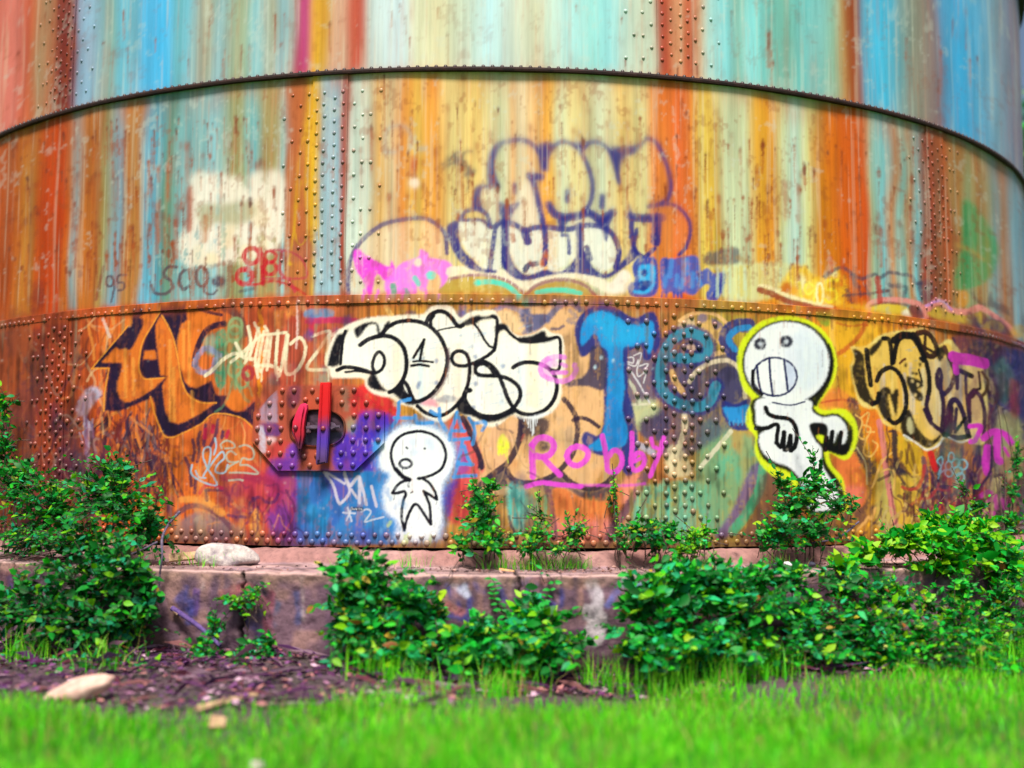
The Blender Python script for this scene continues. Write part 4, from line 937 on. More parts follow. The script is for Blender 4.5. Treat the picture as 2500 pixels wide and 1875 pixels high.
for k in range(60):
    u = rng.uniform(2250, 2480)
    c = [(206, 50, 50), (72, 46, 104), (216, 196, 130), (60, 46, 84), (230, 160, 60), (190, 150, 90), (120, 60, 110), (204, 196, 150)][k % 8]
    v = rng.uniform(1080, 1200)
    S([(u, v), (u + rng.normal() * 4, v + 60), (u + rng.normal() * 8, v + rng.uniform(90, 160))], rng.uniform(5, 13), c, .75, 2.2)
scribble(2150, 1010, 2300, 1290, 60, [(70, 44, 60), (110, 66, 50), (214, 180, 110)], 4, 9, 60, .8, .7, .6)
scribble(2360, 800, 2500, 1300, 170, [(44, 34, 70), (60, 40, 90), (30, 26, 50), (190, 170, 130), (110, 50, 70)], 3, 9, 70, .85, .75, .5)
scribble(2250, 1130, 2400, 1280, 90, [(64, 36, 84), (40, 26, 60), (130, 44, 70), (200, 60, 60), (90, 60, 110)], 4, 9, 60, .7, .7, .6)
blotches(2330, 790, 2500, 900, 36, [(60, 50, 96), (150, 80, 50), (90, 60, 80), (40, 44, 110)], 7, 18, .55, 5, 2.4)
F(G6((1400, 400), (1697, 380), (1760, 900), (1640, 1000), (1540, 980), (1440, 760), (1380, 560)), (46, 44, 122), .75, 9)
scribble(2415, 880, 2490, 1010, 34, [(40, 40, 90), (60, 50, 110), (90, 84, 140)], 3, 6, 44, .8, .5, 1.0)
F(G6((1460, 960), (1640, 1000), (1650, 1500), (1480, 1500), (1400, 1300)), (186, 186, 130), .7, 8)
# last piece: yellow letters in black
F(G6((90, 330), (150, 330), (200, 345), (280, 285), (350, 225), (480, 185), (600, 175), (700, 145), (800, 175), (870, 265), (900, 315), (1000, 255), (1080, 335), (1120, 400), (1200, 420), (1290, 450), (1310, 560), (1320, 700), (1350, 820), (1340, 1000), (1320, 1210), (1240, 1225), (1180, 1185), (1100, 1215), (980, 1165), (930, 1185), (880, 1245), (790, 1285), (720, 1225), (660, 1195), (590, 1185), (540, 1065), (470, 1065), (380, 1025), (330, 905), (250, 895), (160, 845), (105, 650), (90, 500), (125, 430)), (250, 226, 140), .93, 2.2)
F(G6((130, 360), (300, 300), (480, 210), (640, 190), (790, 190), (860, 320), (1000, 300), (1080, 420), (1280, 470), (1300, 1150), (1180, 1150), (1000, 1130), (800, 1250), (580, 1140), (380, 1000), (320, 870), (170, 800), (110, 600)), (242, 198, 96), .93, 3)
F(G6((760, 480), (1050, 440), (1280, 520), (1310, 1150), (1100, 1150), (860, 1150), (760, 900)), (226, 200, 166), .55, 10)
for k in range(26):
    u = rng.uniform(300, 1290)
    S(G6((u, rng.uniform(420, 700)), (u + 10, rng.uniform(760, 1050))), rng.uniform(4, 9), [(252, 226, 150), (236, 166, 70), (220, 214, 196), (206, 200, 220)][k % 4], .45, 2.4)
for k in range(24):
    p = G6((rng.uniform(560, 760), rng.uniform(330, 1000)))[0]
    S([p, p + (rng.uniform(5, 12), -2)], 2, (170, 176, 170), .5, 1)
KB = (20, 14, 22)
PB = (56, 30, 66)
Yp = lambda c, *p: F(G6(*p), c, .96, 1.8, True, .15)
Yl = lambda c, w, *p: S(G6(*p), w * .26517 * 1.2, c, .99, 1.4, True, False, .08)
Yp(KB, (112, 345), (200, 390), (215, 480), (230, 650), (280, 790), (325, 840), (290, 872), (170, 800), (118, 650), (98, 530), (130, 450))
Yp(KB, (262, 345), (385, 240), (360, 320), (290, 405), (245, 405)); Yl(KB, 36, (385, 250), (440, 265), (462, 380), (470, 480)); Yl(KB, 40, (235, 360), (250, 500), (275, 680))
Yl(KB, 38, (285, 855), (335, 830), (350, 760)); Yl(KB, 36, (482, 470), (505, 330), (545, 240), (630, 225), (705, 320), (765, 440), (800, 560), (812, 700), (800, 800)); Yl(KB, 62, (490, 270), (560, 225), (630, 225))
Yl(PB, 34, (800, 790), (790, 880), (830, 990)); Yl(KB, 36, (330, 640), (370, 560), (450, 520), (530, 570), (580, 680), (600, 830), (570, 960), (500, 1030), (440, 1000))
Yp(KB, (335, 790), (380, 705), (445, 705), (470, 765), (500, 715), (528, 740), (512, 945), (490, 930), (470, 850), (440, 760), (445, 880), (465, 1000), (400, 990), (345, 890))
for p in ((595, 497), (722, 492)):
    Dc(G6(p)[0], 3.6, 5, KB, .97, 1.1)
for p in ((655, 572), (692, 576)):
    Dc(G6(p)[0], 3.6, 4.4, KB, .97, 1.1)
Yl((110, 60, 40), 18, (540, 480), (565, 455), (592, 440)); Yl(KB, 26, (725, 435), (748, 462)); Yl(KB, 16, (712, 540), (745, 650))
Yp(KB, (605, 600), (660, 612), (740, 645), (755, 690), (705, 720), (755, 770), (745, 825), (690, 812), (640, 740), (605, 660))
for p in ((655, 645), (706, 678), (680, 770)):
    Dc(G6(p)[0], 3.4, 4.4, (246, 214, 150), .95, 1.2)
Yp(KB, (555, 960), (620, 905), (660, 960), (700, 1055), (760, 1135), (830, 1185), (900, 1150), (930, 1105), (905, 1190), (800, 1258), (690, 1195), (600, 1165), (552, 1090))
Yp((206, 196, 150), (610, 1000), (640, 980), (680, 1100), (640, 1130), (605, 1070))
Yl((58, 32, 26), 44, (700, 205), (780, 195), (850, 270), (880, 360), (840, 415), (780, 400), (720, 310), (690, 230)); Yl((60, 34, 26), 26, (770, 220), (760, 400)); Yl((60, 34, 26), 26, (700, 300), (850, 380)); Yl(KB, 40, (660, 210), (700, 300), (760, 430))
Yp(KB, (885, 340), (960, 325), (972, 385), (910, 465), (875, 400)); Yl((92, 58, 44), 34, (960, 330), (1000, 430), (1045, 540), (1045, 610), (1000, 710), (945, 765))
Yl(PB, 34, (945, 765), (890, 690), (880, 600), (905, 535), (920, 600), (915, 720), (940, 860), (930, 1100)); Yl(PB, 34, (775, 905), (830, 1020), (925, 1105))
Yl((50, 26, 70), 44, (960, 1110), (990, 900), (1020, 825), (1070, 830), (1130, 950), (1170, 1130)); Yl(PB, 40, (1010, 890), (1000, 1110)); Yl(KB, 26, (1050, 1110), (1145, 985)); Yl(KB, 40, (950, 1135), (1060, 1165), (1180, 1150)); Yl((60, 40, 80), 30, (1060, 900), (1040, 1080))
Yl(KB, 42, (1105, 550), (1205, 595)); Yl(PB, 26, (1150, 600), (1162, 800), (1185, 1020)); Yl((70, 44, 40), 30, (1075, 560), (1070, 710)); Yl(KB, 50, (1200, 780), (1235, 735)); Yl(PB, 32, (1190, 1010), (1190, 800), (1235, 735), (1292, 800), (1322, 950), (1312, 1150)); Yl((90, 60, 40), 24, (1300, 560), (1350, 640), (1340, 720), (1305, 780))
Yl(KB, 20, (1270, 560), (1285, 700), (1250, 720))
S(G6((580, 1140), (700, 1215), (790, 1275), (890, 1240), (940, 1170)), 5, (244, 240, 236), .8, 1.2); S(G6((990, 1160), (1090, 1205), (1180, 1185)), 4, (232, 232, 240), .8, 1.2)
PK2 = (228, 62, 208)
Yl(PK2, 90, (1045, 420), (1110, 440), (1200, 450), (1310, 480)); Yl(PK2, 46, (1060, 490), (1065, 560)); Yl(PK2, 50, (1330, 460), (1320, 500))
Yl(PK2, 38, (1190, 1060), (1285, 1060), (1235, 1185), (1190, 1200)); Yl(PK2, 50, (1310, 1170), (1400, 1110), (1500, 1130), (1560, 1210)); Yl(PK2, 64, (1350, 1260), (1330, 1400), (1345, 1480)); Yl(PK2, 60, (1440, 1150), (1430, 1330), (1460, 1380)); Yl(PK2, 24, (1500, 1260), (1540, 1330))
for ln in (((1515, 1330), (1560, 1305), (1585, 1340), (1510, 1410), (1590, 1430)), ((1600, 1330), (1610, 1400), (1640, 1350), (1660, 1400), (1690, 1330))):
    S(CC(*ln), 11, (222, 66, 190), .85, 1.8)
LBL = (150, 216, 240)
loops(G6((1020, 1345), (1000, 1420), (1060, 1400), (1000, 1490), (1080, 1470), (1100, 1530), (1120, 1410)), 9, 4, LBL, .9, 1)
S(G6((900, 1540), (930, 1440), (890, 1380), (930, 1340), (940, 1400), (900, 1500), (960, 1460)), 4, LBL, .9, 1)
Yl((216, 40, 44), 50, (830, 1310), (850, 1390), (870, 1450)); Yl((58, 34, 70), 22, (1390, 1250), (1380, 1450), (1320, 1560), (1240, 1620), (1180, 1500)); Yl((50, 44, 60), 20, (1420, 1520), (1480, 1510), (1520, 1620))
# tall white figure with yellow glow
GL = (226, 242, 40)
F(G5((55, 380), (80, 240), (180, 115), (330, 45), (480, 35), (650, 105), (760, 230), (800, 380), (775, 520), (700, 640), (660, 715), (720, 745), (850, 735), (935, 830), (950, 960), (905, 1085), (850, 1115), (790, 1085), (740, 1065), (765, 1155), (845, 1255), (868, 1400), (860, 1500), (560, 1500), (450, 1290), (320, 1235), (225, 1145), (185, 1050), (185, 940), (125, 860), (125, 760), (165, 660), (105, 590), (72, 480)), GL, .97, 2.6, True, .1)
t_ = np.linspace(0, 2 * math.pi, 28, endpoint=False)
BK = (14, 12, 20)
Gp = lambda c, *p: F(G5(*p), c, .98, 1.6, True, .06)
Gl = lambda c, w, *p: S(G5(*p), w * .32536 * 1.15, c, 1, 1.1, True, False, .03)
F(G5(*[(432 + 338 * math.cos(q), 388 + 322 * math.sin(q)) for q in t_]), BK, .98, 1.6, True, .06)
Gp(BK, (735, 230), (778, 380), (745, 540), (670, 670), (640, 715), (595, 650), (690, 520), (735, 400))
Gp(BK, (195, 650), (168, 800), (178, 860), (205, 900), (205, 1020), (250, 1110), (330, 1162), (420, 1195), (480, 1245), (520, 1310), (560, 1500), (850, 1500), (845, 1340), (805, 1255), (725, 1150), (705, 1045), (770, 1065), (845, 1085), (893, 1040), (918, 930), (893, 850), (800, 770), (690, 775), (630, 725), (600, 650))
GW = (246, 248, 255)
F(G5(*[(425 + 313 * math.cos(q), 388 + 306 * math.sin(q)) for q in t_]), GW, .98, 1.8, True, .06)
Gp(GW, (228, 655), (196, 780), (205, 855), (300, 862), (332, 850), (250, 905), (222, 930), (222, 1010), (272, 1088), (350, 1136), (430, 1162), (490, 1215), (535, 1300), (600, 1490), (790, 1470), (800, 1345), (760, 1272), (688, 1150), (682, 1030), (635, 965), (600, 850), (715, 852), (735, 960), (752, 900), (775, 985), (805, 905), (830, 1000), (858, 990), (872, 900), (838, 822), (780, 785), (685, 795), (615, 745), (585, 665))
F(G5(*[(560 + 150 * math.cos(q), 360 + 230 * math.sin(q)) for q in t_]), (222, 232, 250), .4, 10)
F(G5((500, 150), (700, 260), (720, 420), (640, 560), (520, 560)), (226, 238, 250), .45, 8)
Gl(BK, 30, (270, 725), (290, 770), (350, 795), (440, 808), (485, 855), (502, 930), (488, 1010), (462, 1042)); Gl(BK, 28, (195, 880), (280, 876), (335, 850), (362, 862), (355, 930), (350, 990))
Gl(BK, 30, (350, 985), (385, 1015), (408, 910)); Gl(BK, 30, (405, 910), (405, 1025), (430, 1030), (455, 935)); Gl(BK, 30, (456, 935), (455, 1045))
Gp(BK, (600, 848), (718, 850), (720, 960), (690, 995), (632, 950)); Gp(GL, (642, 935), (698, 935), (692, 990))
Gl(BK, 30, (720, 950), (712, 1040)); Gl(BK, 28, (765, 905), (752, 1010)); Gl(BK, 28, (828, 910), (815, 1020)); Gp(BK, (700, 1000), (780, 1010), (890, 990), (870, 1070), (780, 1055), (715, 1040))
for c in ((228, 246), (422, 228)):
    Dc(G5(c)[0], 15.5, 15, (34, 34, 58), .97, 2)
    Dc(G5(c)[0], 5, 5.5, (216, 222, 236), .95, 2)
NL = (34, 40, 92)
F(G5((410, 380), (470, 410), (500, 480), (470, 560), (430, 600)), (196, 208, 240), .6, 3)
Rg(G5((338, 492))[0], 53, 47, 5.2, NL, .97, 1.2)
Gl(NL, 15, (205, 405), (215, 510), (238, 615)); Gl(NL, 15, (297, 350), (305, 500), (322, 635)); Gl(NL, 15, (405, 365), (420, 480), (432, 595)); Gl(BK, 24, (175, 450), (180, 560), (240, 625)); Gl(NL, 10, (320, 685), (450, 705), (560, 680))


blotches(0, 1000, 260, 1330, 34, [(92, 52, 92), (70, 46, 84), (130, 70, 60), (84, 92, 110)], 12, 30, .4, 9, 2.2)
blotches(2300, 850, 2500, 1300, 44, [(66, 44, 104), (40, 36, 90), (120, 44, 84), (180, 60, 60), (90, 130, 120)], 8, 24, .5, 6, 2.6)
blotches(1150, 1180, 1320, 1330, 20, [(96, 66, 120), (74, 170, 160), (120, 84, 90)], 8, 22, .45, 8, 2)
blotches(400, 1180, 640, 1330, 20, [(140, 50, 90), (96, 56, 110), (236, 180, 110)], 8, 22, .4, 7, 2)
scribble(0, 1020, 240, 1330, 70, [(50, 34, 60), (84, 44, 60), (170, 130, 120)], 3, 8, 60, .75, .8, .5)
scribble(2140, 1180, 2480, 1330, 70, [(50, 34, 70), (110, 40, 60), (60, 44, 50), (210, 190, 130)], 3, 8, 55, .75, .75, .6)
scribble(1140, 1030, 1290, 1320, 40, [(70, 54, 84), (120, 84, 70), (200, 160, 120)], 3, 7, 50, .6, .7, .6)
scribble(600, 1190, 720, 1330, 26, [(90, 40, 90), (60, 40, 110), (200, 70, 90)], 3, 8, 50, .6, .7, .6)
scribble(1380, 1180, 1660, 1330, 26, [(120, 90, 70), (80, 96, 90)], 3, 6, 40, .5, .8, .4)
# -- the lines of rivets; rust and dirt run down from each head, shade round it painted in
SEAM_L, SEAM_M, SEAM_T = [th_of(u) for u in (112, 1613)], [th_of(u) for u in (750, 2276)], [th_of(u) for u in (100, 1612)]
STRAP = .238                         # width of a riveted butt strap, metres
for lst in (SEAM_L, SEAM_M, SEAM_T):
    lst += [lst[-1] + 1.25, lst[-1] + 2.3]

RIV = []                              # theta, z, radius of the surface


def inside_hatch(u, v):
    return 612 < u < 945 and 935 < v < 1155


def strap_rivets(seams, z0, z1, r, pitch, mirror=False):
    base = [(-.218, 4, 0), (-.158, 4, 2), (-.100, 2, 0), (-.045, 2, 1), (.029, 1, 0), (.087, 1, .5), (.158, 1, 0), (.208, 1, .5), (.268, 2, 0), (.322, 2, 1), (.382, 4, 0), (.436, 4, 2)]
    for s in seams:
        for off, k, ph in base:
            o = (STRAP - off) if mirror else off
            z = z0 + .09 + ph * pitch
            while z < z1 - .09:
                rs = r + .009 if 0 < o < STRAP else r
                RIV.append((s + o / r, z, rs))
                z += pitch * k


strap_rivets(SEAM_L, ZB + .10, ZM - .02, R + .012, .0785)
strap_rivets(SEAM_M, ZM + .0, ZT - .02, R, .0785, True)
strap_rivets(SEAM_T, ZT + .03, 4.75, R - .006, .0785)
circ = np.arange(-1.15, 1.15, 1e9)
for z, pitch, r, ph in ((ZM - .037, .0665, R + .012, 0), (ZB + .077, .0745, R + .012, 0), (ZB + .032, .0745, R + .012, .5)):
    n = int(2 * math.pi * r / pitch)
    for k in range(n):
        t = -math.pi + (k + ph) * 2 * math.pi / n
        if abs(t) < 1.2:
            RIV.append((t, z + rng.normal() * .002, r))
RIV = [q for q in RIV if abs(((q[0] + math.pi) % (2 * math.pi)) - math.pi) < 1.2]
RIV = [((q[0] + math.pi) % (2 * math.pi) - math.pi + rng.normal() * .0004, q[1] + rng.normal() * .0015, q[2]) for q in RIV]



PRE = cv.C.copy()
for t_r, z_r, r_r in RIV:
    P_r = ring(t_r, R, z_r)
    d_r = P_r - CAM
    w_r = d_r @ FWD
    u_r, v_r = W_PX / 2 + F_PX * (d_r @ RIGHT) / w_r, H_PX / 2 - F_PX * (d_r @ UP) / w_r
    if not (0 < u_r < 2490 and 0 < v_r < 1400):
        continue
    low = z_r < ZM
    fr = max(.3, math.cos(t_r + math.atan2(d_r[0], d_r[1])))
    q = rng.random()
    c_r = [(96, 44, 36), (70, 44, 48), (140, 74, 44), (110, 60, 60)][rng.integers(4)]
    cv.disc((u_r, v_r + 1.5), 9 * fr, 10, c_r, (.26 if low else .24) * (.3 + .8 * q), 4)  # rust halo, which also paints in the shade round the head
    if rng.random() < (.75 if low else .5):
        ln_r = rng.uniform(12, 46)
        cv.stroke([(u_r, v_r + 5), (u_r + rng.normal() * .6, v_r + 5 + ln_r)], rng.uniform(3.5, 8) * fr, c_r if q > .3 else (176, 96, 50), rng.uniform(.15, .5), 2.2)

# which cells belong to which graffiti
PIECES = [("graffiti_figure", "tall white ghost figure with teeth, black outline and yellow glow", [G5(*p) for p in [((72, 380), (180, 115), (330, 45), (480, 35), (650, 105), (760, 230), (800, 380), (775, 520), (700, 640), (660, 715), (850, 735), (935, 830), (950, 960), (905, 1085), (850, 1115), (740, 1065), (765, 1155), (845, 1255), (868, 1400), (860, 1500), (560, 1500), (450, 1290), (320, 1235), (225, 1145), (185, 1050), (185, 940), (125, 860), (125, 760), (165, 660), (105, 590))]]),
          ("graffiti_figure", "small white figure with round head and black outline on a blue glow", [G7(*((130, 560), (180, 380), (320, 230), (520, 170), (760, 210), (930, 340), (1000, 520), (960, 700), (860, 860), (840, 1050), (860, 1250), (820, 1420), (760, 1500), (340, 1500), (330, 1300), (210, 1200), (170, 1050), (180, 900), (250, 760), (140, 680)))]),
          ("graffiti_lettering", "white bubble letters in thick black outline", [G1(*((0, 840), (20, 640), (90, 470), (190, 390), (330, 315), (760, 255), (1150, 225), (1230, 145), (1380, 115), (1490, 155), (1580, 275), (1700, 205), (1975, 185), (2044, 260), (2204, 450), (2304, 490), (2584, 395), (2790, 495), (2830, 860), (2770, 1250), (2550, 1460), (2330, 1465), (2184, 1440), (2024, 1560), (1864, 1560), (1540, 1400), (1310, 1515), (1180, 1470), (880, 1300), (560, 1185), (435, 1005), (50, 985)))]),
          ("graffiti_lettering", "orange letters with dark purple shading", [G12(*((560, 60), (500, 250), (115, 690), (300, 690), (250, 1150), (420, 1150), (760, 1010), (800, 1200), (880, 1400), (960, 1430), (1280, 1290), (1430, 1180), (1700, 1220), (1850, 1320), (1860, 1040), (1560, 990), (1390, 830), (1220, 680), (1310, 300), (1500, 130), (1210, 60)))]),
          ("graffiti_lettering", "tall blue letter with navy outline", [G4(*((85, 340), (125, 220), (370, 95), (600, 205), (790, 165), (890, 300), (900, 450), (790, 625), (600, 560), (600, 950), (670, 1250), (640, 1600), (480, 1490), (370, 1535), (150, 1400), (190, 1305), (310, 1340), (365, 900), (375, 620), (160, 595)))]),
          ("graffiti_lettering", "yellow letters with a small face in black outline", [G6(*((90, 330), (280, 285), (480, 185), (700, 145), (870, 265), (1000, 255), (1120, 400), (1290, 450), (1350, 820), (1320, 1210), (1100, 1215), (930, 1185), (790, 1285), (590, 1185), (540, 1065), (380, 1025), (330, 905), (160, 845), (90, 500)))]),
          ("graffiti_lettering", "big outlined letters in faded blue on the rusty middle course", [G8(*((35, 880), (250, 560), (370, 430), (440, 180), (650, 130), (1050, 150), (1330, 160), (1730, 120), (1870, 300), (1930, 600), (2060, 790), (2090, 950), (2000, 1110), (1640, 1120), (1400, 1310), (720, 1330), (300, 1255), (80, 1060)))]),
          ("graffiti_tag", "pink handwritten name with an underline", [G15(*((350, 850), (400, 350), (560, 270), (700, 330), (900, 350), (1160, 250), (1540, 230), (1880, 280), (1830, 500), (1740, 740), (1640, 840), (900, 850)))]),
          ("graffiti_lettering", "blue block letters with a bright blue initial", [G10(*((145, 470), (190, 240), (300, 120), (880, 110), (1000, 240), (1210, 270), (1180, 460), (1110, 590), (900, 520), (620, 540), (420, 540), (300, 570), (190, 550)))]),
          ("graffiti_tag", "bright magenta scrawl under a purple arch", [G9(*((190, 600), (250, 560), (330, 630), (560, 745), (900, 560), (1200, 690), (1240, 770), (1110, 1050), (345, 1055), (210, 770)))]),
          ("graffiti_tag", "red looping scrawl", [G14(*((1360, 360), (1400, 180), (1480, 130), (1760, 160), (1890, 330), (1880, 500), (1640, 430), (1400, 430)))]),
          ("graffiti_tag", "pale blue looping scrawl", [G13(*((320, 640), (470, 430), (620, 330), (1050, 420), (1050, 600), (1110, 750), (640, 890), (330, 760)))])]
for i, (_, _, polys) in enumerate(PIECES):
    for p in polys:
        cv.fill(p, (0, 0, 0), ident=i + 1)

# -- grime and rust over everything in the lower course
for k in range(420):
    u, v = rng.uniform(20, 2440), rng.uniform(760, 1300)
    S([(u, v), (u, v + rng.uniform(8, 40))], rng.uniform(1.6, 4), [(120, 60, 40), (90, 60, 60), (190, 120, 70)][k % 3], rng.uniform(.15, .4), 1.5)
for k in range(1100):
    Dc((rng.uniform(0, 2480), rng.uniform(735, 1325)), rng.uniform(.8, 2.2), rng.uniform(.8, 2.4), [(80, 50, 46), (60, 40, 60), (220, 210, 200)][k % 3], rng.uniform(.3, .8), .7)
hz = cv.h
zr = cv.Zs[:, None]
gr = vnoise(cv.h, cv.w, 26, 12, 77)
band = np.clip(sstep(ZB + .15, ZB + .03, zr) * (.05 + .5 * gr + .4 * (1 - sstep(640, 760, cv.U) * sstep(1240, 1120, cv.U))[None, :]) + sstep(ZB + .05, ZB + .0, zr) * .5, 0, .9)[..., None]
cv.C += (lin((92, 62, 60)).astype(np.float32) - cv.C) * band * .75
band = np.clip(sstep(.075, .03, np.abs(zr - (ZM - .03))) * (.2 + .75 * gr), 0, .9)[..., None]
cv.C += (lin((176, 84, 44)).astype(np.float32) - cv.C) * band * .7
band = np.clip(sstep(.30, .0, ZT - zr) * (zr < ZT) * (gr ** 1.5), 0, .8)[..., None]
cv.C += (lin((186, 92, 38)).astype(np.float32) - cv.C) * band * .6
# lens blur put into the colour: the upper courses soften with height
b1 = cv.C.copy()
for _ in range(2):
    b1 = boxblur(b1, 4, 3)
b2 = b1.copy()
for _ in range(2):
    b2 = boxblur(b2, 9, 6)
k1 = .8 * sstep(2.45, 2.9, zr)[..., None].astype(np.float32)
k2 = .75 * sstep(2.95, 3.75, zr)[..., None].astype(np.float32)
SHARP = cv.C.copy()
cv.C = cv.C * (1 - k1) + b1 * k1
cv.C = cv.C * (1 - k2) + b2 * k2
# fine runs of rust and rain over the softened upper courses
f1, f2, f3 = (vnoise(cv.h, cv.w, l_, w_, 90 + i_) - .5 for i_, (l_, w_) in enumerate(((210, 1.5), (150, 2.8), (320, 5.5))))
up_ = sstep(ZM + .02, ZM + .2, zr)
fine_ = (.42 * f1 + .36 * f2 + .22 * f3) * up_
cv.C *= (1 + .40 * fine_)[..., None]
kr_ = (sstep(.10, .26, f1 * .6 + f2 * .6) * up_ * (.07 + .20 * gr))[..., None]
cv.C += (lin((178, 92, 40)).astype(np.float32) - cv.C) * kr_
kr_ = (sstep(.14, .30, f2 * .7 - f1 * .3 + f3 * .3) * up_ * .22)[..., None]
cv.C += (lin((226, 226, 206)).astype(np.float32) - cv.C) * kr_
# flaking: rust showing through in blotches, and blisters with short runs
fl_ = vnoise(cv.h, cv.w, 9, 6, 201) * .5 + vnoise(cv.h, cv.w, 34, 20, 202) * .6 + vnoise(cv.h, cv.w, 4, 3, 203) * .3
kr_ = (sstep(.88, 1.08, fl_) * up_ * (.32 - .14 * sstep(ZT - .1, ZT + .1, zr)))[..., None]
cv.C += (lin((150, 78, 42)).astype(np.float32) - cv.C) * kr_
kr_ = (sstep(.50, .30, fl_) * up_ * .26)[..., None]
cv.C += (lin((206, 214, 204)).astype(np.float32) - cv.C) * kr_


def blister2(n, u0, u1, v0, v1):
    for _ in range(n):
        u, v = rng.uniform(u0, u1), rng.uniform(v0, v1)
        c = [(124, 50, 30), (150, 70, 36), (84, 44, 44), (110, 70, 60)][rng.integers(4)]
        w = rng.choice([3, 4, 5, 7, 11], p=[.34, .28, .22, .11, .05])
        F(np.array([u, v]) + np.stack([np.cos(tt_ := np.linspace(0, 2 * math.pi, 9, endpoint=False)) * w * .55 * rng.uniform(.5, 1.3, 9), np.sin(tt_) * w * rng.uniform(.6, 1.7, 9)], 1), c, rng.uniform(.35, .8), 2.2)
        ln = rng.uniform(10, 100)
        S([(u, v), (u + rng.normal() * .5, v + ln * .5), (u + rng.normal(), v + ln)], w * rng.uniform(.6, 1.1), (176, 90, 44), rng.uniform(.2, .5), 2.5, taper=False)
        if rng.random() < .4:
            S([(u, v), (u, v + ln * .4)], w * .6, c, .5, 2)


blister2(150, 20, 700, 380, 700)
blister2(60, 20, 700, 280, 400)
blister2(90, 890, 1700, 250, 560)
blister2(130, 1640, 2300, 330, 690)
blister2(60, 10, 2460, 10, 200)
# grime over the lower course, sparing the newest white paint
gm_ = vnoise(cv.h, cv.w, 40, 26, 205) * .5 + vnoise(cv.h, cv.w, 13, 8, 206) * .4 + vnoise(cv.h, cv.w, 90, 3, 207) * .35
lo_ = (zr < ZM) * np.where(np.isin(cv.ids, (1, 2, 3)), .12, np.where(np.isin(cv.ids, (5, 8, 6)), .45, 1.0))
GRIME = 1 - .42 * sstep(.55, .95, gm_) * lo_
cv.C *= GRIME[..., None]
GAM = lambda c_: np.clip(.80 * np.clip(c_ * 1.06, 0, 1) ** 1.08, .003, .80)
cv.C = GAM(cv.C)
PRE = GAM(PRE)


# ------------------------------------------------------------------ scene-building helpers
def tag(o, label=None, cat=None, group=None, kind=None):
    for k, v in (("label", label), ("category", cat), ("group", group), ("kind", kind)):
        if v:
            o[k] = v
    return o


def link(name, data, parent=None, loc=None):
    o = bpy.data.objects.new(name, data)
    COL.objects.link(o)
    if parent is not None:
        o.parent = parent
    if loc is not None:
        o.location = loc
    return o


def empty(name, loc):
    o = link(name, None)
    o.empty_display_size = .2
    o.location = loc
    return o


def mesh_np(name, V, Fq, col=None, smooth=True):
    """Mesh from numpy: V n x 3, Fq m x k (k = 3 or 4)."""
    me = bpy.data.meshes.new(name)
    V = np.asarray(V, np.float32)
    Fq = np.asarray(Fq, np.int32)
    me.vertices.add(len(V))
    me.vertices.foreach_set("co", V.ravel())
    k = Fq.shape[1]
    me.loops.add(Fq.size)
    me.loops.foreach_set("vertex_index", Fq.ravel())
    me.polygons.add(len(Fq))
    me.polygons.foreach_set("loop_start", np.arange(0, Fq.size, k, dtype=np.int32))
    me.polygons.foreach_set("use_smooth", np.full(len(Fq), smooth))
    if col is not None:
        at = me.attributes.new("paint", 'FLOAT_COLOR', 'POINT')
        c = np.ones((len(V), 4), np.float32)
        c[:, :3] = col
        at.data.foreach_set("color", c.ravel())
    me.update(calc_edges=True)
    return me


def grid_faces(nr, nc):
    i = np.arange(nr - 1)[:, None] * nc + np.arange(nc - 1)[None, :]
    return np.stack([i, i + 1, i + nc + 1, i + nc], -1)       # nr-1, nc-1, 4


def take(V, Cc, cells):
    u, inv = np.unique(cells.ravel(), return_inverse=True)
    return V[u], (None if Cc is None else Cc[u]), inv.reshape(cells.shape)


# ------------------------------------------------------------------ materials
def new_mat(name):
    m = bpy.data.materials.new(name)
    m.use_nodes = True
    n = m.node_tree
    n.nodes.clear()
    out = n.nodes.new('ShaderNodeOutputMaterial')
    b = n.nodes.new('ShaderNodeBsdfPrincipled')
    n.links.new(b.outputs[0], out.inputs[0])
    return m, n, b, out


def noise(n, scale, detail=4, rough=.6, vec=None):
    t = n.nodes.new('ShaderNodeTexNoise')
    t.inputs['Scale'].default_value = scale
    t.inputs['Detail'].default_value = detail
    t.inputs['Roughness'].default_value = rough
    if vec is not None:
        n.links.new(vec, t.inputs['Vector'])
    return t


def ramp(n, src, stops):
    r = n.nodes.new('ShaderNodeValToRGB')
    els = r.color_ramp.elements
    els[0].position, els[0].color = stops[0][0], (*stops[0][1], 1)
    els[1].position, els[1].color = stops[-1][0], (*stops[-1][1], 1)
    for p, c in stops[1:-1]:
        e = els.new(p)
        e.color = (*c, 1)
    n.links.new(src, r.inputs[0])
    return r


def mixc(n, a, b, fac, mode='MIX'):
    m = n.nodes.new('ShaderNodeMix')
    m.data_type, m.blend_type = 'RGBA', mode
    if isinstance(fac, (int, float)):
        m.inputs[0].default_value = fac
    else:
        n.links.new(fac, m.inputs[0])
    for k, v in ((6, a), (7, b)):
        if isinstance(v, tuple):
            m.inputs[k].default_value = (*v, 1)
        else:
            n.links.new(v, m.inputs[k])
    return m.outputs[2]


def bump(n, b, h, strength, dist):
    k = n.nodes.new('ShaderNodeBump')
    k.inputs['Strength'].default_value = strength
    k.inputs['Distance'].default_value = dist
    n.links.new(h, k.inputs['Height'])
    n.links.new(k.outputs[0], b.inputs['Normal'])


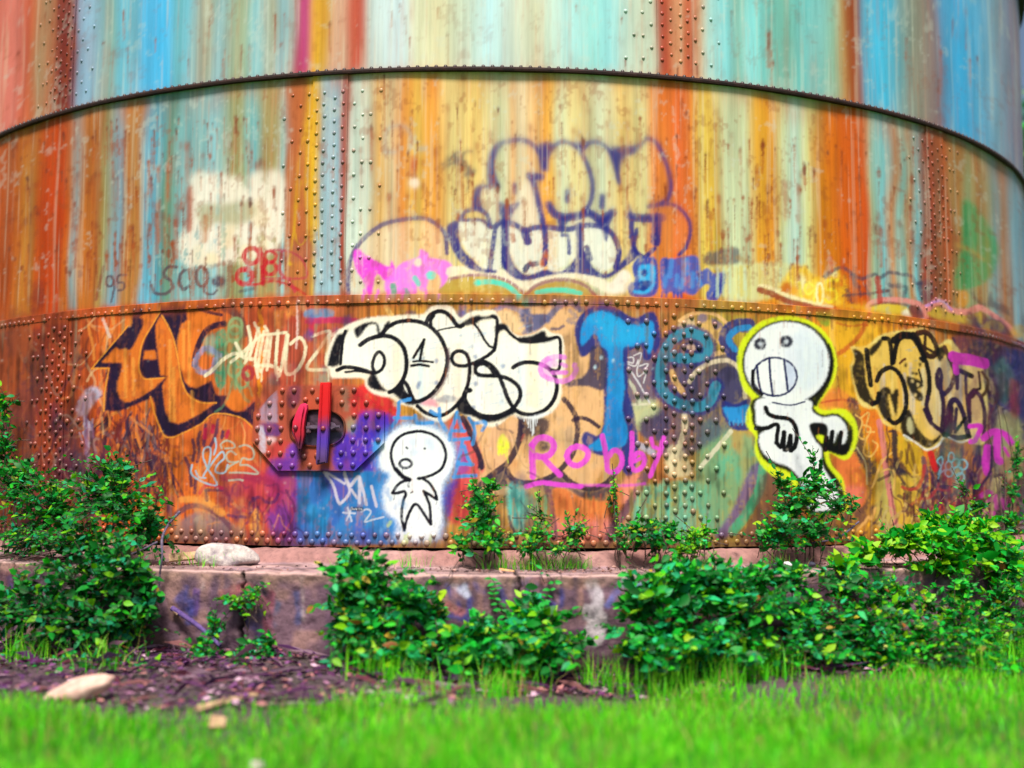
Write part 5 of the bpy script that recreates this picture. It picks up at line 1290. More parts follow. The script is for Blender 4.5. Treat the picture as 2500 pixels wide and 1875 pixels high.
def painted_metal():
    m, n, b, _ = new_mat("painted_steel")
    at = n.nodes.new('ShaderNodeAttribute')
    at.attribute_name = "paint"
    tc = n.nodes.new('ShaderNodeTexCoord')
    mp = n.nodes.new('ShaderNodeMapping')
    mp.inputs['Scale'].default_value = (1, 1, .08)
    n.links.new(tc.outputs['Object'], mp.inputs[0])
    f = noise(n, 55, 5, .65, mp.outputs[0])
    r = ramp(n, f.outputs[0], [(.3, (.80, .78, .76)), (.5, (1, 1, 1)), (.72, (1.08, 1.06, 1.04))])
    c = mixc(n, at.outputs['Color'], r.outputs[0], .4, 'MULTIPLY')
    n.links.new(c, b.inputs['Base Color'])
    g = noise(n, 22, 6, .7, tc.outputs['Object'])
    rr = ramp(n, g.outputs[0], [(.3, (.5, .5, .5)), (.7, (.8, .8, .8))])
    n.links.new(rr.outputs[0], b.inputs['Roughness'])
    b.inputs['Specular IOR Level'].default_value = .14
    bump(n, b, g.outputs[0], .10, .004)
    return m


def object_paint():
    """Rivet steel: each head carries the paint that was sprayed over it, a little rust on top."""
    m, n, b, _ = new_mat("rivet_steel")
    oi = n.nodes.new('ShaderNodeObjectInfo')
    tc = n.nodes.new('ShaderNodeTexCoord')
    f = noise(n, 60, 3, .6, tc.outputs['Object'])
    r = ramp(n, f.outputs[0], [(.35, (.72, .62, .58)), (.55, (1, 1, 1))])
    c = mixc(n, oi.outputs['Color'], r.outputs[0], .7, 'MULTIPLY')
    n.links.new(c, b.inputs['Base Color'])
    b.inputs['Roughness'].default_value = .42
    b.inputs['Specular IOR Level'].default_value = .7
    return m


def attr_mat(name, rough=.8, spec=.3, nscale=30, amt=.5, bmp=.3, bd=.01):
    m, n, b, _ = new_mat(name)
    at = n.nodes.new('ShaderNodeAttribute')
    at.attribute_name = "paint"
    tc = n.nodes.new('ShaderNodeTexCoord')
    f = noise(n, nscale, 6, .7, tc.outputs['Object'])
    r = ramp(n, f.outputs[0], [(.3, (.62, .62, .64)), (.5, (1, 1, 1)), (.75, (1.2, 1.18, 1.15))])
    c = mixc(n, at.outputs['Color'], r.outputs[0], amt, 'MULTIPLY')
    n.links.new(c, b.inputs['Base Color'])
    b.inputs['Roughness'].default_value = rough
    b.inputs['Specular IOR Level'].default_value = spec
    if bmp:
        bump(n, b, f.outputs[0], bmp, bd)
    return m


def leaf_mat(name, per_object):
    m, n, b, out = new_mat(name)
    if per_object:
        src = n.nodes.new('ShaderNodeObjectInfo').outputs['Color']
    else:
        at = n.nodes.new('ShaderNodeAttribute')
        at.attribute_name = "paint"
        src = at.outputs['Color']
    tc = n.nodes.new('ShaderNodeTexCoord')
    f = noise(n, 40, 3, .6, tc.outputs['Object'])
    r = ramp(n, f.outputs[0], [(.3, (.8, .82, .8)), (.7, (1.12, 1.1, 1.05))])
    c = mixc(n, src, r.outputs[0], .6, 'MULTIPLY')
    n.links.new(c, b.inputs['Base Color'])
    b.inputs['Roughness'].default_value = .5
    b.inputs['Specular IOR Level'].default_value = .25
    tr = n.nodes.new('ShaderNodeBsdfTranslucent')
    br = mixc(n, c, (1.2, 1.6, .5), 1.0, 'MULTIPLY')
    n.links.new(br, tr.inputs[0])
    mx = n.nodes.new('ShaderNodeMixShader')
    mx.inputs[0].default_value = .20
    n.links.new(b.outputs[0], mx.inputs[1])
    n.links.new(tr.outputs[0], mx.inputs[2])
    n.links.new(mx.outputs[0], out.inputs[0])
    return m


def plain(name, c0, c1, scale=20, rough=.8, spec=.3, bmp=.3, bd=.01):
    m, n, b, _ = new_mat(name)
    tc = n.nodes.new('ShaderNodeTexCoord')
    f = noise(n, scale, 6, .65, tc.outputs['Object'])
    r = ramp(n, f.outputs[0], [(.3, tuple(lin(c0))), (.7, tuple(lin(c1)))])
    n.links.new(r.outputs[0], b.inputs['Base Color'])
    b.inputs['Roughness'].default_value = rough
    b.inputs['Specular IOR Level'].default_value = spec
    bump(n, b, f.outputs[0], bmp, bd)
    return m


M_PAINT, M_RIVET = painted_metal(), object_paint()
M_STUFFRIVET = attr_mat("rivet_rows_steel", .38, .6, 60, .4, 0)
M_CONC = attr_mat("concrete", .9, .2, 26, .85, .7, .02)
M_LEAF, M_LEAFM = leaf_mat("leaf", True), leaf_mat("foliage", False)
M_STEM = plain("bark", (52, 40, 44), (104, 84, 74), 40, .85)
M_GREENSTEM = plain("green_stem", (60, 92, 30), (96, 120, 44), 30, .6)
M_RUST = plain("rusty_ring_steel", (22, 14, 18), (62, 34, 30), 14, .75, .3, .5)
M_DARK = plain("dark_rusty_iron", (52, 36, 46), (120, 86, 96), 30, .6, .4, .6)

# ------------------------------------------------------------------ the ground
def ground_h(x, y):
    return (.05 * np.sin(x * .9 + 1) * np.sin(y * .7) + .03 * np.sin(x * 2.3 + y * 1.7) + .015 * np.sin(x * 6.1) * np.sin(y * 5.3 + 2)) * np.clip((9 - np.hypot(x, y - 5)) / 6, 0, 1)


def build_ground():
    nx, ny = 180, 130
    xs = np.linspace(-11, 11, nx)
    ys = np.linspace(-2.5, 13, ny)
    X, Y = np.meshgrid(xs, ys)
    Z = ground_h(X, Y)
    V = np.stack([X, Y, Z], -1).reshape(-1, 3)
    Fg = grid_faces(ny, nx).reshape(-1, 4)
    # skirt out to the horizon
    ringv, ringf = [], []
    bx = np.concatenate([np.arange(nx), np.arange(1, ny) * nx + nx - 1, (ny - 1) * nx + np.arange(nx - 2, -1, -1), np.arange(ny - 2, 0, -1) * nx])
    base = len(V)
    c = np.array([0, 5.0, 0])
    prev = bx
    for k, s in enumerate((2.2, 6, 20, 60)):
        W = c + (V[bx] - c) * s
        W[:, 2] = 0
        V = np.vstack([V, W])
        cur = base + k * len(bx) + np.arange(len(bx))
        ringf.append(np.stack([prev, cur, np.roll(cur, -1), np.roll(prev, -1)], -1))
        prev = cur
    Fg = np.vstack([Fg] + ringf)
    m, n, b, _ = new_mat("leaf_littered_soil")
    tc = n.nodes.new('ShaderNodeTexCoord')
    f1, f2 = noise(n, 2.2, 6, .7, tc.outputs['Object']), noise(n, 38, 6, .75, tc.outputs['Object'])
    r1 = ramp(n, f2.outputs[0], [(.28, tuple(lin((34, 20, 34)))), (.45, tuple(lin((74, 46, 70)))), (.58, tuple(lin((104, 72, 92)))), (.75, tuple(lin((146, 112, 122))))])
    r2 = ramp(n, f1.outputs[0], [(.42, tuple(lin((62, 84, 34)))), (.6, tuple(lin((110, 84, 92))))])
    dm = n.nodes.new('ShaderNodeVectorMath')
    dm.operation = 'DISTANCE'
    dm.inputs[1].default_value = (CX, CY, 0)
    n.links.new(tc.outputs['Object'], dm.inputs[0])
    mr = n.nodes.new('ShaderNodeMapRange')
    mr.inputs['From Min'].default_value, mr.inputs['From Max'].default_value = RL + 1.2, RL + 1.9
    n.links.new(dm.outputs['Value'], mr.inputs['Value'])
    turf = ramp(n, f2.outputs[0], [(.3, tuple(lin((34, 84, 20)))), (.7, tuple(lin((82, 140, 40))))])
    soil = mixc(n, r1.outputs[0], r2.outputs[0], .35)
    n.links.new(mixc(n, soil, turf.outputs[0], mr.outputs[0]), b.inputs['Base Color'])
    b.inputs['Roughness'].default_value = .95
    bump(n, b, f2.outputs[0], .8, .03)
    o = link("ground", mesh_np("ground", V, Fg))
    o.data.materials.append(m)
    tag(o, kind="structure")


build_ground()

# ------------------------------------------------------------------ the tank
tank = empty("storage_tank", (CX, CY, ZB))
tag(tank, "huge round riveted steel tank, rust streaked and covered in graffiti", "tank")
T0 = Matrix.Translation(-Vector(tank.location))


def tpart(name, me, label=None, mat=None, parent=None, kind=None):
    o = link(name, me)
    o.parent = parent or tank
    o.matrix_parent_inverse = T0
    if mat:
        me.materials.append(mat)
    tag(o, label, kind=kind)
    return o


FR0, FR1 = th_of(-140), th_of(2519)


def columns(du):
    a = np.arange(-138, 2518 + du / 2, du)
    front = th_of(a)
    n = 70
    back = np.linspace(front[-1], front[0] + 2 * math.pi, n + 2)[1:-1]
    th = np.concatenate([front, back, [front[0] + 2 * math.pi]])
    ab = np.concatenate([a, np.linspace(2500, 0, n), [a[0]]])
    return th, ab


def at_theta(th, lst):
    return any(abs(((th - t) + math.pi) % (2 * math.pi) - math.pi) < 1e-9 for t in lst)


COURSES = [(ZB, ZM, R + .012, 2.05, .0053, SEAM_L), (ZM, ZT, R, 3.0, .0082, SEAM_M), (ZT, ZTOP, R - .006, 4.6, .016, SEAM_T)]


def dent(th, z):
    return .006 * np.sin(th * 23 + z * 2) * np.sin(z * 3.1 + th * 7) + .003 * np.sin(th * 61 + 1) * np.sin(z * 7)


def build_courses():
    for ci, (z0, z1, r, du, dz, seams) in enumerate(COURSES):
        th, ab = columns(du)
        zs = np.linspace(z0, z1, int((z1 - z0) / dz) + 1)
        if ci == 2:
            zs = np.concatenate([np.linspace(z0, 4.45, int((4.45 - z0) / dz)), np.linspace(4.5, z1, 24)])
        TH, ZZ = np.meshgrid(th, zs)
        thc, zc = (th[:-1] + th[1:]) / 2, (zs[:-1] + zs[1:]) / 2
        # straps sit 8 mm proud of the plates
        def in_strap(t):
            m = np.zeros(t.shape, bool)
            for s in seams:
                d = ((t - s + math.pi) % (2 * math.pi)) - math.pi
                m |= (d > 0) & (d < STRAP / r)
            return m
        strap_c = in_strap(thc)
        rr = r + dent(TH, ZZ)
        V = ring(TH, rr, ZZ).reshape(-1, 3)
        VS = ring(TH, rr + .009, ZZ).reshape(-1, 3)
        ABg, _ = np.meshgrid(ab, zs)
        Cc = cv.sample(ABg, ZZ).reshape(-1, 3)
        Fq = grid_faces(len(zs), len(th))
        # labels
        ix = np.clip(((ab[:-1] + ab[1:]) / 2 - cv.u0) / cv.du, 0, cv.w - 1).astype(int)
        iz = np.clip((cv.z1 - zc) / cv.dz, 0, cv.h - 1).astype(int)
        ids = cv.ids[iz][:, ix].copy()
        ids[:, th[1:] > th_of(2518) + .01] = 0
        nseam = np.zeros(len(thc), int)
        order = sorted(((s - th[0]) % (2 * math.pi)) for s in seams)
        for s in order:
            nseam += (thc - th[0]) > s
        nseam %= len(seams)
        lab = 100 + nseam[None, :] + np.zeros((len(zc), 1), int)
        lab = np.where(ids > 0, ids, lab)
        lab[:, strap_c] = 200
        for k in np.unique(lab):
            cells = Fq[lab == k]
            if k == 200:
                continue
            v, c, f = take(V, Cc, cells)
            if k >= 100:
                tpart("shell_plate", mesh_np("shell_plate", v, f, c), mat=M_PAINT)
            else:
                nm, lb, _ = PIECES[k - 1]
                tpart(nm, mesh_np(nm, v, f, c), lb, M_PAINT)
        # straps, each a part with its own edges
        nz, nc = len(zs), len(th)
        runs = np.flatnonzero(np.diff(np.concatenate([[0], strap_c.astype(int), [0]])))
        for a_, b_ in zip(runs[::2], runs[1::2]):
            cols = np.arange(a_, b_ + 1)
            idx = (np.arange(nz)[:, None] * nc + cols[None, :])
            front = VS[idx.ravel()]
            cf = Cc[idx.ravel()]
            e0, e1 = V[idx[:, 0]], V[idx[:, -1]]
            vv = np.vstack([front, e0, e1])
            m = len(cols)
            fq = grid_faces(nz, m).reshape(-1, 4)
            k = np.arange(nz - 1)
            o0, o1 = nz * m, nz * m + nz
            s0 = np.stack([o0 + k, k * m, (k + 1) * m, o0 + k + 1], -1)
            s1 = np.stack([k * m + m - 1, o1 + k, o1 + k + 1, (k + 1) * m + m - 1], -1)
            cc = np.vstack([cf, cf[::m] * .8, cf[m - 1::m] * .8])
            tpart("seam_strap", mesh_np("seam_strap", vv, np.vstack([fq, s0, s1]), cc, False), mat=M_PAINT)
    # lips where a lower plate laps over the one above, the ring at the upper seam, the roof
    th, ab = columns(4.0)
    prof = [(R + .021, ZM - .001), (R + .021, ZM + .003), (R - .01, ZM + .004)]
    sweep("plate_edge", th, [(R + .0125 + .007, ZM - .05), (R + .0195, ZM + .002), (R + .015, ZM + .005), (R - .02, ZM + .005)], None, M_PAINT, ab=ab)
    sweep("stiffening_ring", th, [(R - .03, ZT - .016), (R + .032, ZT - .016), (R + .035, ZT - .004), (R + .032, ZT + .008), (R - .03, ZT + .008)], None, M_RUST)
    sweep("roof_rim", th, [(R - .02, ZTOP - .02), (R + .06, ZTOP - .02), (R + .06, ZTOP + .05), (R - .02, ZTOP + .05)], None, M_RUST)
    n = len(th) - 1
    t = th[:-1]
    V = np.vstack([ring(t, R + .02, ZTOP + .04), ring(t, R * .5, ZTOP + .5), [[CX, CY, ZTOP + .75]]])
    k = np.arange(n)
    f = np.vstack([np.stack([k, (k + 1) % n, n + (k + 1) % n, n + k], -1), np.stack([n + k, n + (k + 1) % n, np.full(n, 2 * n), np.full(n, 2 * n)], -1)[:0]])
    f3 = np.stack([n + k, n + (k + 1) % n, np.full(n, 2 * n)], -1)
    f = np.vstack([np.vstack([f[:, [0, 1, 2]], f[:, [0, 2, 3]]]), f3])
    tpart("tank_roof", mesh_np("tank_roof", V, f), mat=M_RUST)


def sweep(name, th, prof, col, mat, parent=None, ab=None, wob=None):
    n, m = len(th), len(prof)
    V = np.stack([ring(th, p[0], p[1]) for p in prof], 0).reshape(-1, 3)
    f = grid_faces(m, n).reshape(-1, 4)
    c = None
    if ab is not None:
        c = np.stack([cv.sample(ab, np.full(n, p[1] - .01)) for p in prof], 0).reshape(-1, 3)
    return tpart(name, mesh_np(name, V, f, c, False), mat=mat, parent=parent)


build_courses()

# -- rivets
def dome(rad, h, seg=10):
    V, Fc = [], []
    rings = [(1.0, 0.0), (.96, .35), (.72, .78), (.36, .97)]
    for rr, hh in rings:
        for k in range(seg):
            q = 2 * math.pi * k / seg
            V.append((rad * rr * math.cos(q), rad * rr * math.sin(q), h * hh))
    V.append((0, 0, h))
    for j in range(len(rings) - 1):
        for k in range(seg):
            a, b = j * seg + k, j * seg + (k + 1) % seg
            Fc += [(a, b, b + seg), (a, b + seg, a + seg)]
    t = (len(rings) - 1) * seg
    for k in range(seg):
        Fc.append((t + k, t + (k + 1) % seg, len(V) - 1))
    return np.array(V), np.array(Fc)


DV, DF = dome(.0178, .0155, 9)
def photo_px(P):
    d = P - CAM
    w = d @ FWD
    return W_PX / 2 + F_PX * (d @ RIGHT) / w, H_PX / 2 - F_PX * (d @ UP) / w, w


def rivet_frame(t, z, r):
    P = ring(t, r + dent(np.array(t), np.array(z)), z)
    nrm = Vector((math.sin(t), -math.cos(t), 0))
    tx = Vector((math.cos(t), math.sin(t), 0))
    M_ = Matrix((tx, Vector((0, 0, 1)), nrm)).transposed().to_4x4()
    M_.translation = Vector(P)
    k_ = rng.uniform(.82, 1.1)
    M_ = M_ @ Matrix.Diagonal((k_, k_ * rng.uniform(.92, 1.08), rng.uniform(.65, 1.1), 1))
    if z > ZM:
        M_ = M_ @ Matrix.Diagonal((.74, .74, .6, 1))
    return M_, P


def rivet_colour(a, z):
    i_, j_ = int(np.clip((cv.z1 - z) / cv.dz, 0, cv.h - 1)), int(np.clip((a - cv.u0) / cv.du, 0, cv.w - 1))
    c = PRE[max(i_ - 4, 0):i_ + 5, max(j_ - 4, 0):j_ + 5].mean((0, 1))
    k = rng.random()
    rust = lin([(120, 54, 40), (150, 84, 60), (90, 50, 56)][rng.integers(3)])
    f = .06 + .55 * k ** 3
    return c * (1 - f) * rng.uniform(.8, 1.15) + rust * f


hatch_riv = []
rows = []
for t, z, r in RIV:
    if rng.random() < .018:
        continue
    M_, P = rivet_frame(t, z, r)
    u, v, w = photo_px(P)
    if inside_hatch(u, v) and abs(u - 780) + abs(v - 1045) < 235 and z < ZM - .1:
        continue
    vis = -20 < u < 2520 and -20 < v < 1400
    face = max(0, math.cos(t) * .0 + float(np.dot((CAM - P) / np.linalg.norm(CAM - P), [math.sin(t), -math.cos(t), 0])))
    size = (face ** .5) / w * (1 if vis else .2) * (1.25 if z < ZM else 1)
    rows.append((-size, t, z, r, M_))
rows.sort(key=lambda q: q[0])
me_rivet = mesh_np("rivet", DV, DF)
me_rivet.materials.append(M_RIVET)
for _, t, z, r, M_ in rows[:252]:
    o = bpy.data.objects.new("rivet", me_rivet)
    COL.objects.link(o)
    o.parent = tank
    o.matrix_parent_inverse = T0
    o.matrix_basis = M_
    c = rivet_colour(a_of(np.array(t)), z)
    o.color = (*c, 1)


def joined(name, items, V0, F0, mat, label=None):
    V, Fc, Cc = [], [], []
    n = 0
    for M_, c in items:
        A = np.array(M_)
        V.append(V0 @ A[:3, :3].T + A[:3, 3])
        Fc.append(F0 + n)
        Cc.append(np.tile(c, (len(V0), 1)))
        n += len(V0)
    o = tpart(name, mesh_np(name, np.vstack(V), np.vstack(Fc), np.vstack(Cc)), label, mat, kind="stuff")
    return o


DV2, DF2 = dome(.0172, .0145, 7)
joined("rivet_rows", [(M_, rivet_colour(a_of(np.array(t)), z)) for _, t, z, r, M_ in rows[252:]], DV2, DF2, M_STUFFRIVET)
# bolt heads standing on the ring at the upper seam
bolts = []
for k in range(220):
    t = -1.2 + 2.4 * k / 219
    P = ring(t, R + .018, ZT + .008)
    M_ = Matrix.Rotation(t, 4, 'Z')
    M_.translation = Vector(P)
    bolts.append((M_, lin((48, 28, 28)) * rng.uniform(.7, 1.3)))
BV = DV2.copy() * np.array([.8, .8, 1.1])
joined("ring_bolts", bolts, BV, DF2, M_STUFFRIVET)

# -- the manhole: an octagonal riveted plate, an oval mouth with its cover, clamp bar and swing arm
def hatch():
    base = empty("manhole", (0, 0, 0))
    base.parent = tank
    base.matrix_parent_inverse = T0
    P0 = cyl(G3((865, 705)), R + .02)[0]
    base.location = Vector(P0)
    HB = Matrix.Translation(-Vector(P0))

    def hp(name, me, mat, label=None):
        o = link(name, me)
        o.parent = base
        o.matrix_parent_inverse = HB @ Matrix.Identity(4)
        if mat:
            me.materials.append(mat)
        tag(o, label)
        return o

    def ab_of(px):
        P = cyl(px, R + .02)
        return theta_of(P), P[:, 2]
    octa = G3((430, 208), (1335, 206), (1655, 515), (1652, 885), (1305, 1215), (395, 1215), (85, 865), (105, 520))
    oval = np.array([(865 + 318 * np.sign(np.cos(q)) * abs(np.cos(q)) ** .9, 706 + 214 * np.sign(np.sin(q)) * abs(np.sin(q)) ** .75) for q in np.linspace(0, 2 * math.pi, 144, endpoint=False)])
    oval = G3(*oval)
    c = G3((865, 706))[0]
    outer = []
    for p in oval:
        d = p - c
        best = 1e9
        for i in range(8):
            a, b = octa[i], octa[(i + 1) % 8]
            e = b - a
            den = d[0] * e[1] - d[1] * e[0]
            if abs(den) < 1e-9:
                continue
            t = ((a[0] - c[0]) * e[1] - (a[1] - c[1]) * e[0]) / den
            s = ((a[0] - c[0]) * d[1] - (a[1] - c[1]) * d[0]) / den
            if t > 0 and -1e-6 <= s <= 1 + 1e-6:
                best = min(best, t)
        outer.append(c + d * best)
    outer = np.array(outer)
    # put true corners in
    for q in octa:
        outer[np.argmin(((outer - q) ** 2).sum(1))] = q
    n, m = len(oval), 44
    lv = np.linspace(0, 1, m)
    pts = oval[None] * (1 - lv[:, None, None]) + outer[None] * lv[:, None, None]
    th, z = ab_of(pts.reshape(-1, 2))
    rf = R + .036
    front = ring(th, rf, z)
    col = cv.sample(a_of(th), z)
    th_o, z_o = ab_of(outer)
    th_i, z_i = ab_of(oval)
    V = np.vstack([front, ring(th_o, R + .004, z_o), ring(th_i, R - .10, z_i)])
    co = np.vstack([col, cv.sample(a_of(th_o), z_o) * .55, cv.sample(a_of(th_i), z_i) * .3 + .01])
    k = np.arange(n)
    k1 = (k + 1) % n
    fs = []
    for j in range(m - 1):
        fs.append(np.stack([j * n + k, (j + 1) * n + k, (j + 1) * n + k1, j * n + k1], -1))
    fs.append(np.stack([(m - 1) * n + k, m * n + k, m * n + k1, (m - 1) * n + k1], -1))
    fs.append(np.stack([(m + 1) * n + k, k, k1, (m + 1) * n + k1], -1))
    # a floor right under the plate hides nothing: the shell behind is cut by the mouth's own cover
    hp("octagonal_plate", mesh_np("octagonal_plate", V, np.vstack(fs), co, False), M_PAINT)
    # rim bead round the mouth
    th_i2, z_i2 = ab_of(c + (oval - c) * 1.035)
    rim = []
    for kx, r_ in ((1.0, R + .036), (1.0, R + .048), (1.045, R + .048), (1.055, R + .035)):
        t_, z_ = ab_of(c + (oval - c) * kx)
        rim.append(ring(t_, r_, z_))
    Vr = np.vstack(rim)
    fr = np.vstack([np.stack([j * n + k, (j + 1) * n + k, (j + 1) * n + k1, j * n + k1], -1) for j in range(3)])
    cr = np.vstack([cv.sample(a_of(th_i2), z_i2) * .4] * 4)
    hp("mouth_rim", mesh_np("mouth_rim", Vr, fr, cr, False), M_PAINT)
    # dished dark cover inside the mouth
    Vc, fc, cc = [], [], []
    ringsn = 9
    for j in range(ringsn):
        kx = .985 * (1 - j / (ringsn - 1) * .999)
        t_, z_ = ab_of(c + (oval - c) * kx)
        Vc.append(ring(t_, R + .022 + .012 * (1 - kx ** 2), z_))
        base_c = lin((70, 52, 66))
        cn = np.tile(base_c, (n, 1)) * (.5 + .9 * vnoise(1, n, 1, 5)[0][:, None])
        low = z_ < P0[2] - .03
        cn[low] = cn[low] * .5 + lin((84, 84, 116)) * .5
        cc.append(cn)
    for j in range(ringsn - 1):
        fc.append(np.stack([j * n + k1, (j + 1) * n + k1, (j + 1) * n + k, j * n + k], -1))
    hp("inner_cover", mesh_np("inner_cover", np.vstack(Vc), np.vstack(fc), np.vstack(cc)), M_PAINT)

    # solid pieces in a local frame: x right, y up, z outwards
    t0 = theta_of(P0[None])[0]
    tx, tn = np.array([math.cos(t0), math.sin(t0), 0]), np.array([math.sin(t0), -math.cos(t0), 0])
    k_m = (P0 - CAM) @ FWD / F_PX * .20492        # metres per enlarged pixel

    def loc(x, y, zo):
        return P0 + tx * (x - 865) * k_m + np.array([0, 0, 1]) * (705 - y) * k_m + tn * zo

    def prism(name, outline, z0, z1, colf, bevel=.008, mat=M_PAINT):
        bm = bmesh.new()
        lo = [bm.verts.new(loc(x, y, z0)) for x, y in outline]
        hi = [bm.verts.new(loc(x, y, z1)) for x, y in outline]
        nn = len(outline)
        top = bm.faces.new(hi)
        bm.faces.new(lo[::-1])
        for i in range(nn):
            bm.faces.new((lo[i], lo[(i + 1) % nn], hi[(i + 1) % nn], hi[i]))
        bmesh.ops.recalc_face_normals(bm, faces=bm.faces)
        bmesh.ops.bevel(bm, geom=list(top.edges), offset=bevel, segments=2, affect='EDGES')
        bmesh.ops.subdivide_edges(bm, edges=[e for e in bm.edges if e.calc_length() > .06], cuts=6, use_grid_fill=True)
        bmesh.ops.triangulate(bm, faces=bm.faces)
        me = bpy.data.meshes.new(name)
        bm.to_mesh(me)
        bm.free()
        co = np.zeros(len(me.vertices) * 3, np.float32)
        me.vertices.foreach_get("co", co)
        co = co.reshape(-1, 3)
        at = me.attributes.new("paint", 'FLOAT_COLOR', 'POINT')
        cc = np.ones((len(co), 4), np.float32)
        hh = 705 - (co[:, 2] - P0[2]) / k_m
        cc[:, :3] = colf(hh)
        at.data.foreach_set("color", cc.ravel())
        return hp(name, me, mat)

    def bar_c(h):
        ky = [150, 300, 560, 640, 720, 860, 1000, 1140]
        kc = lin([(232, 40, 44), (226, 36, 40), (214, 34, 44), (170, 50, 84), (110, 60, 150), (92, 60, 190), (104, 74, 150), (84, 58, 96)]) * .84
        hj = h + rng.normal(0, 14, len(h))
        return np.stack([np.interp(hj, ky, kc[:, i]) for i in range(3)], -1)
    prism("clamp_bar", [(943, 178), (1066, 178), (1060, 500), (1050, 800), (1032, 1120), (980, 1128), (915, 1145), (905, 1120), (918, 700), (935, 400)], .060, .098, bar_c, .006)
    prism("clamp_bar_web", [(950, 200), (978, 200), (958, 1090), (928, 1100)], .0985, .112, bar_c, .004)

    def arm_c(h):
        ky = [400, 520, 640, 720, 800, 860, 1000]
        kc = lin([(236, 64, 116), (230, 50, 96), (226, 50, 80), (206, 44, 64), (176, 40, 60), (110, 40, 70), (76, 40, 64)]) * .84
        hj = h + rng.normal(0, 10, len(h))
        return np.stack([np.interp(hj, ky, kc[:, i]) for i in range(3)], -1)
    prism("swing_arm", [(735, 418), (768, 440), (772, 480), (752, 560), (742, 640), (735, 720), (738, 800), (722, 900), (700, 990), (680, 985), (650, 900), (615, 810), (592, 730), (598, 640), (625, 560), (655, 490), (690, 430)], .048, .092, arm_c, .016)
    prism("cross_bolt", [(740, 688), (800, 676), (1045, 680), (1050, 640), (1085, 655), (1110, 680), (1165, 678), (1165, 712), (1105, 715), (1060, 740), (1040, 722), (800, 728), (745, 725)], .026, .052, lambda h: np.tile(lin((104, 88, 108)), (len(h), 1)) * rng.uniform(.5, 1.2, (len(h), 1)), .006)
    prism("lifting_lug", [(755, 640), (790, 650), (800, 760), (770, 780), (745, 760)], .026, .05, lambda h: np.tile(lin((96, 70, 84)), (len(h), 1)), .006)
    hr = [(450, 260), (590, 260), (805, 260), (1160, 260), (1300, 255), (725, 370), (870, 370), (300, 415), (445, 410), (585, 415), (1155, 405), (1300, 405), (1445, 405),
          (165, 565), (300, 560), (438, 560), (1300, 555), (1445, 555), (1590, 550), (155, 710), (295, 708), (435, 712), (1290, 700), (1440, 705), (1585, 705),
          (150, 860), (295, 858), (430, 858), (1285, 850), (1435, 850), (1585, 850), (285, 1005), (425, 1005), (570, 1005), (710, 1045), (855, 1030), (1145, 1000), (1290, 1000), (1435, 1000),
          (420, 1155), (565, 1155), (775, 1150), (1140, 1145), (1285, 1145)]
    for x, y in hr:
        t_, z_ = ab_of(G3((x, y)))
        t_, z_ = t_[0], z_[0]
        M_ = Matrix((Vector((math.cos(t_), math.sin(t_), 0)), Vector((0, 0, 1)), Vector((math.sin(t_), -math.cos(t_), 0)))).transposed().to_4x4()
        M_.translation = Vector(ring(t_, rf - .0005, z_))
        o = bpy.data.objects.new("rivet", me_rivet)
        COL.objects.link(o)
        o.parent = base
        o.matrix_parent_inverse = HB
        o.matrix_basis = M_
        o.color = (*rivet_colour(a_of(np.array(t_)), z_), 1)
    for x, y, zo in ((645, 708, .092), (992, 722, .098)):
        M_ = Matrix((Vector(tx), Vector((0, 0, 1)), Vector(tn))).transposed().to_4x4()
        M_.translation = Vector(loc(x, y, zo))
        o = bpy.data.objects.new("bolt_head", me_rivet)
        COL.objects.link(o)
        o.parent = base
        o.matrix_parent_inverse = HB
        o.matrix_basis = M_
        o.color = (*lin((130, 36, 60)), 1)


hatch()

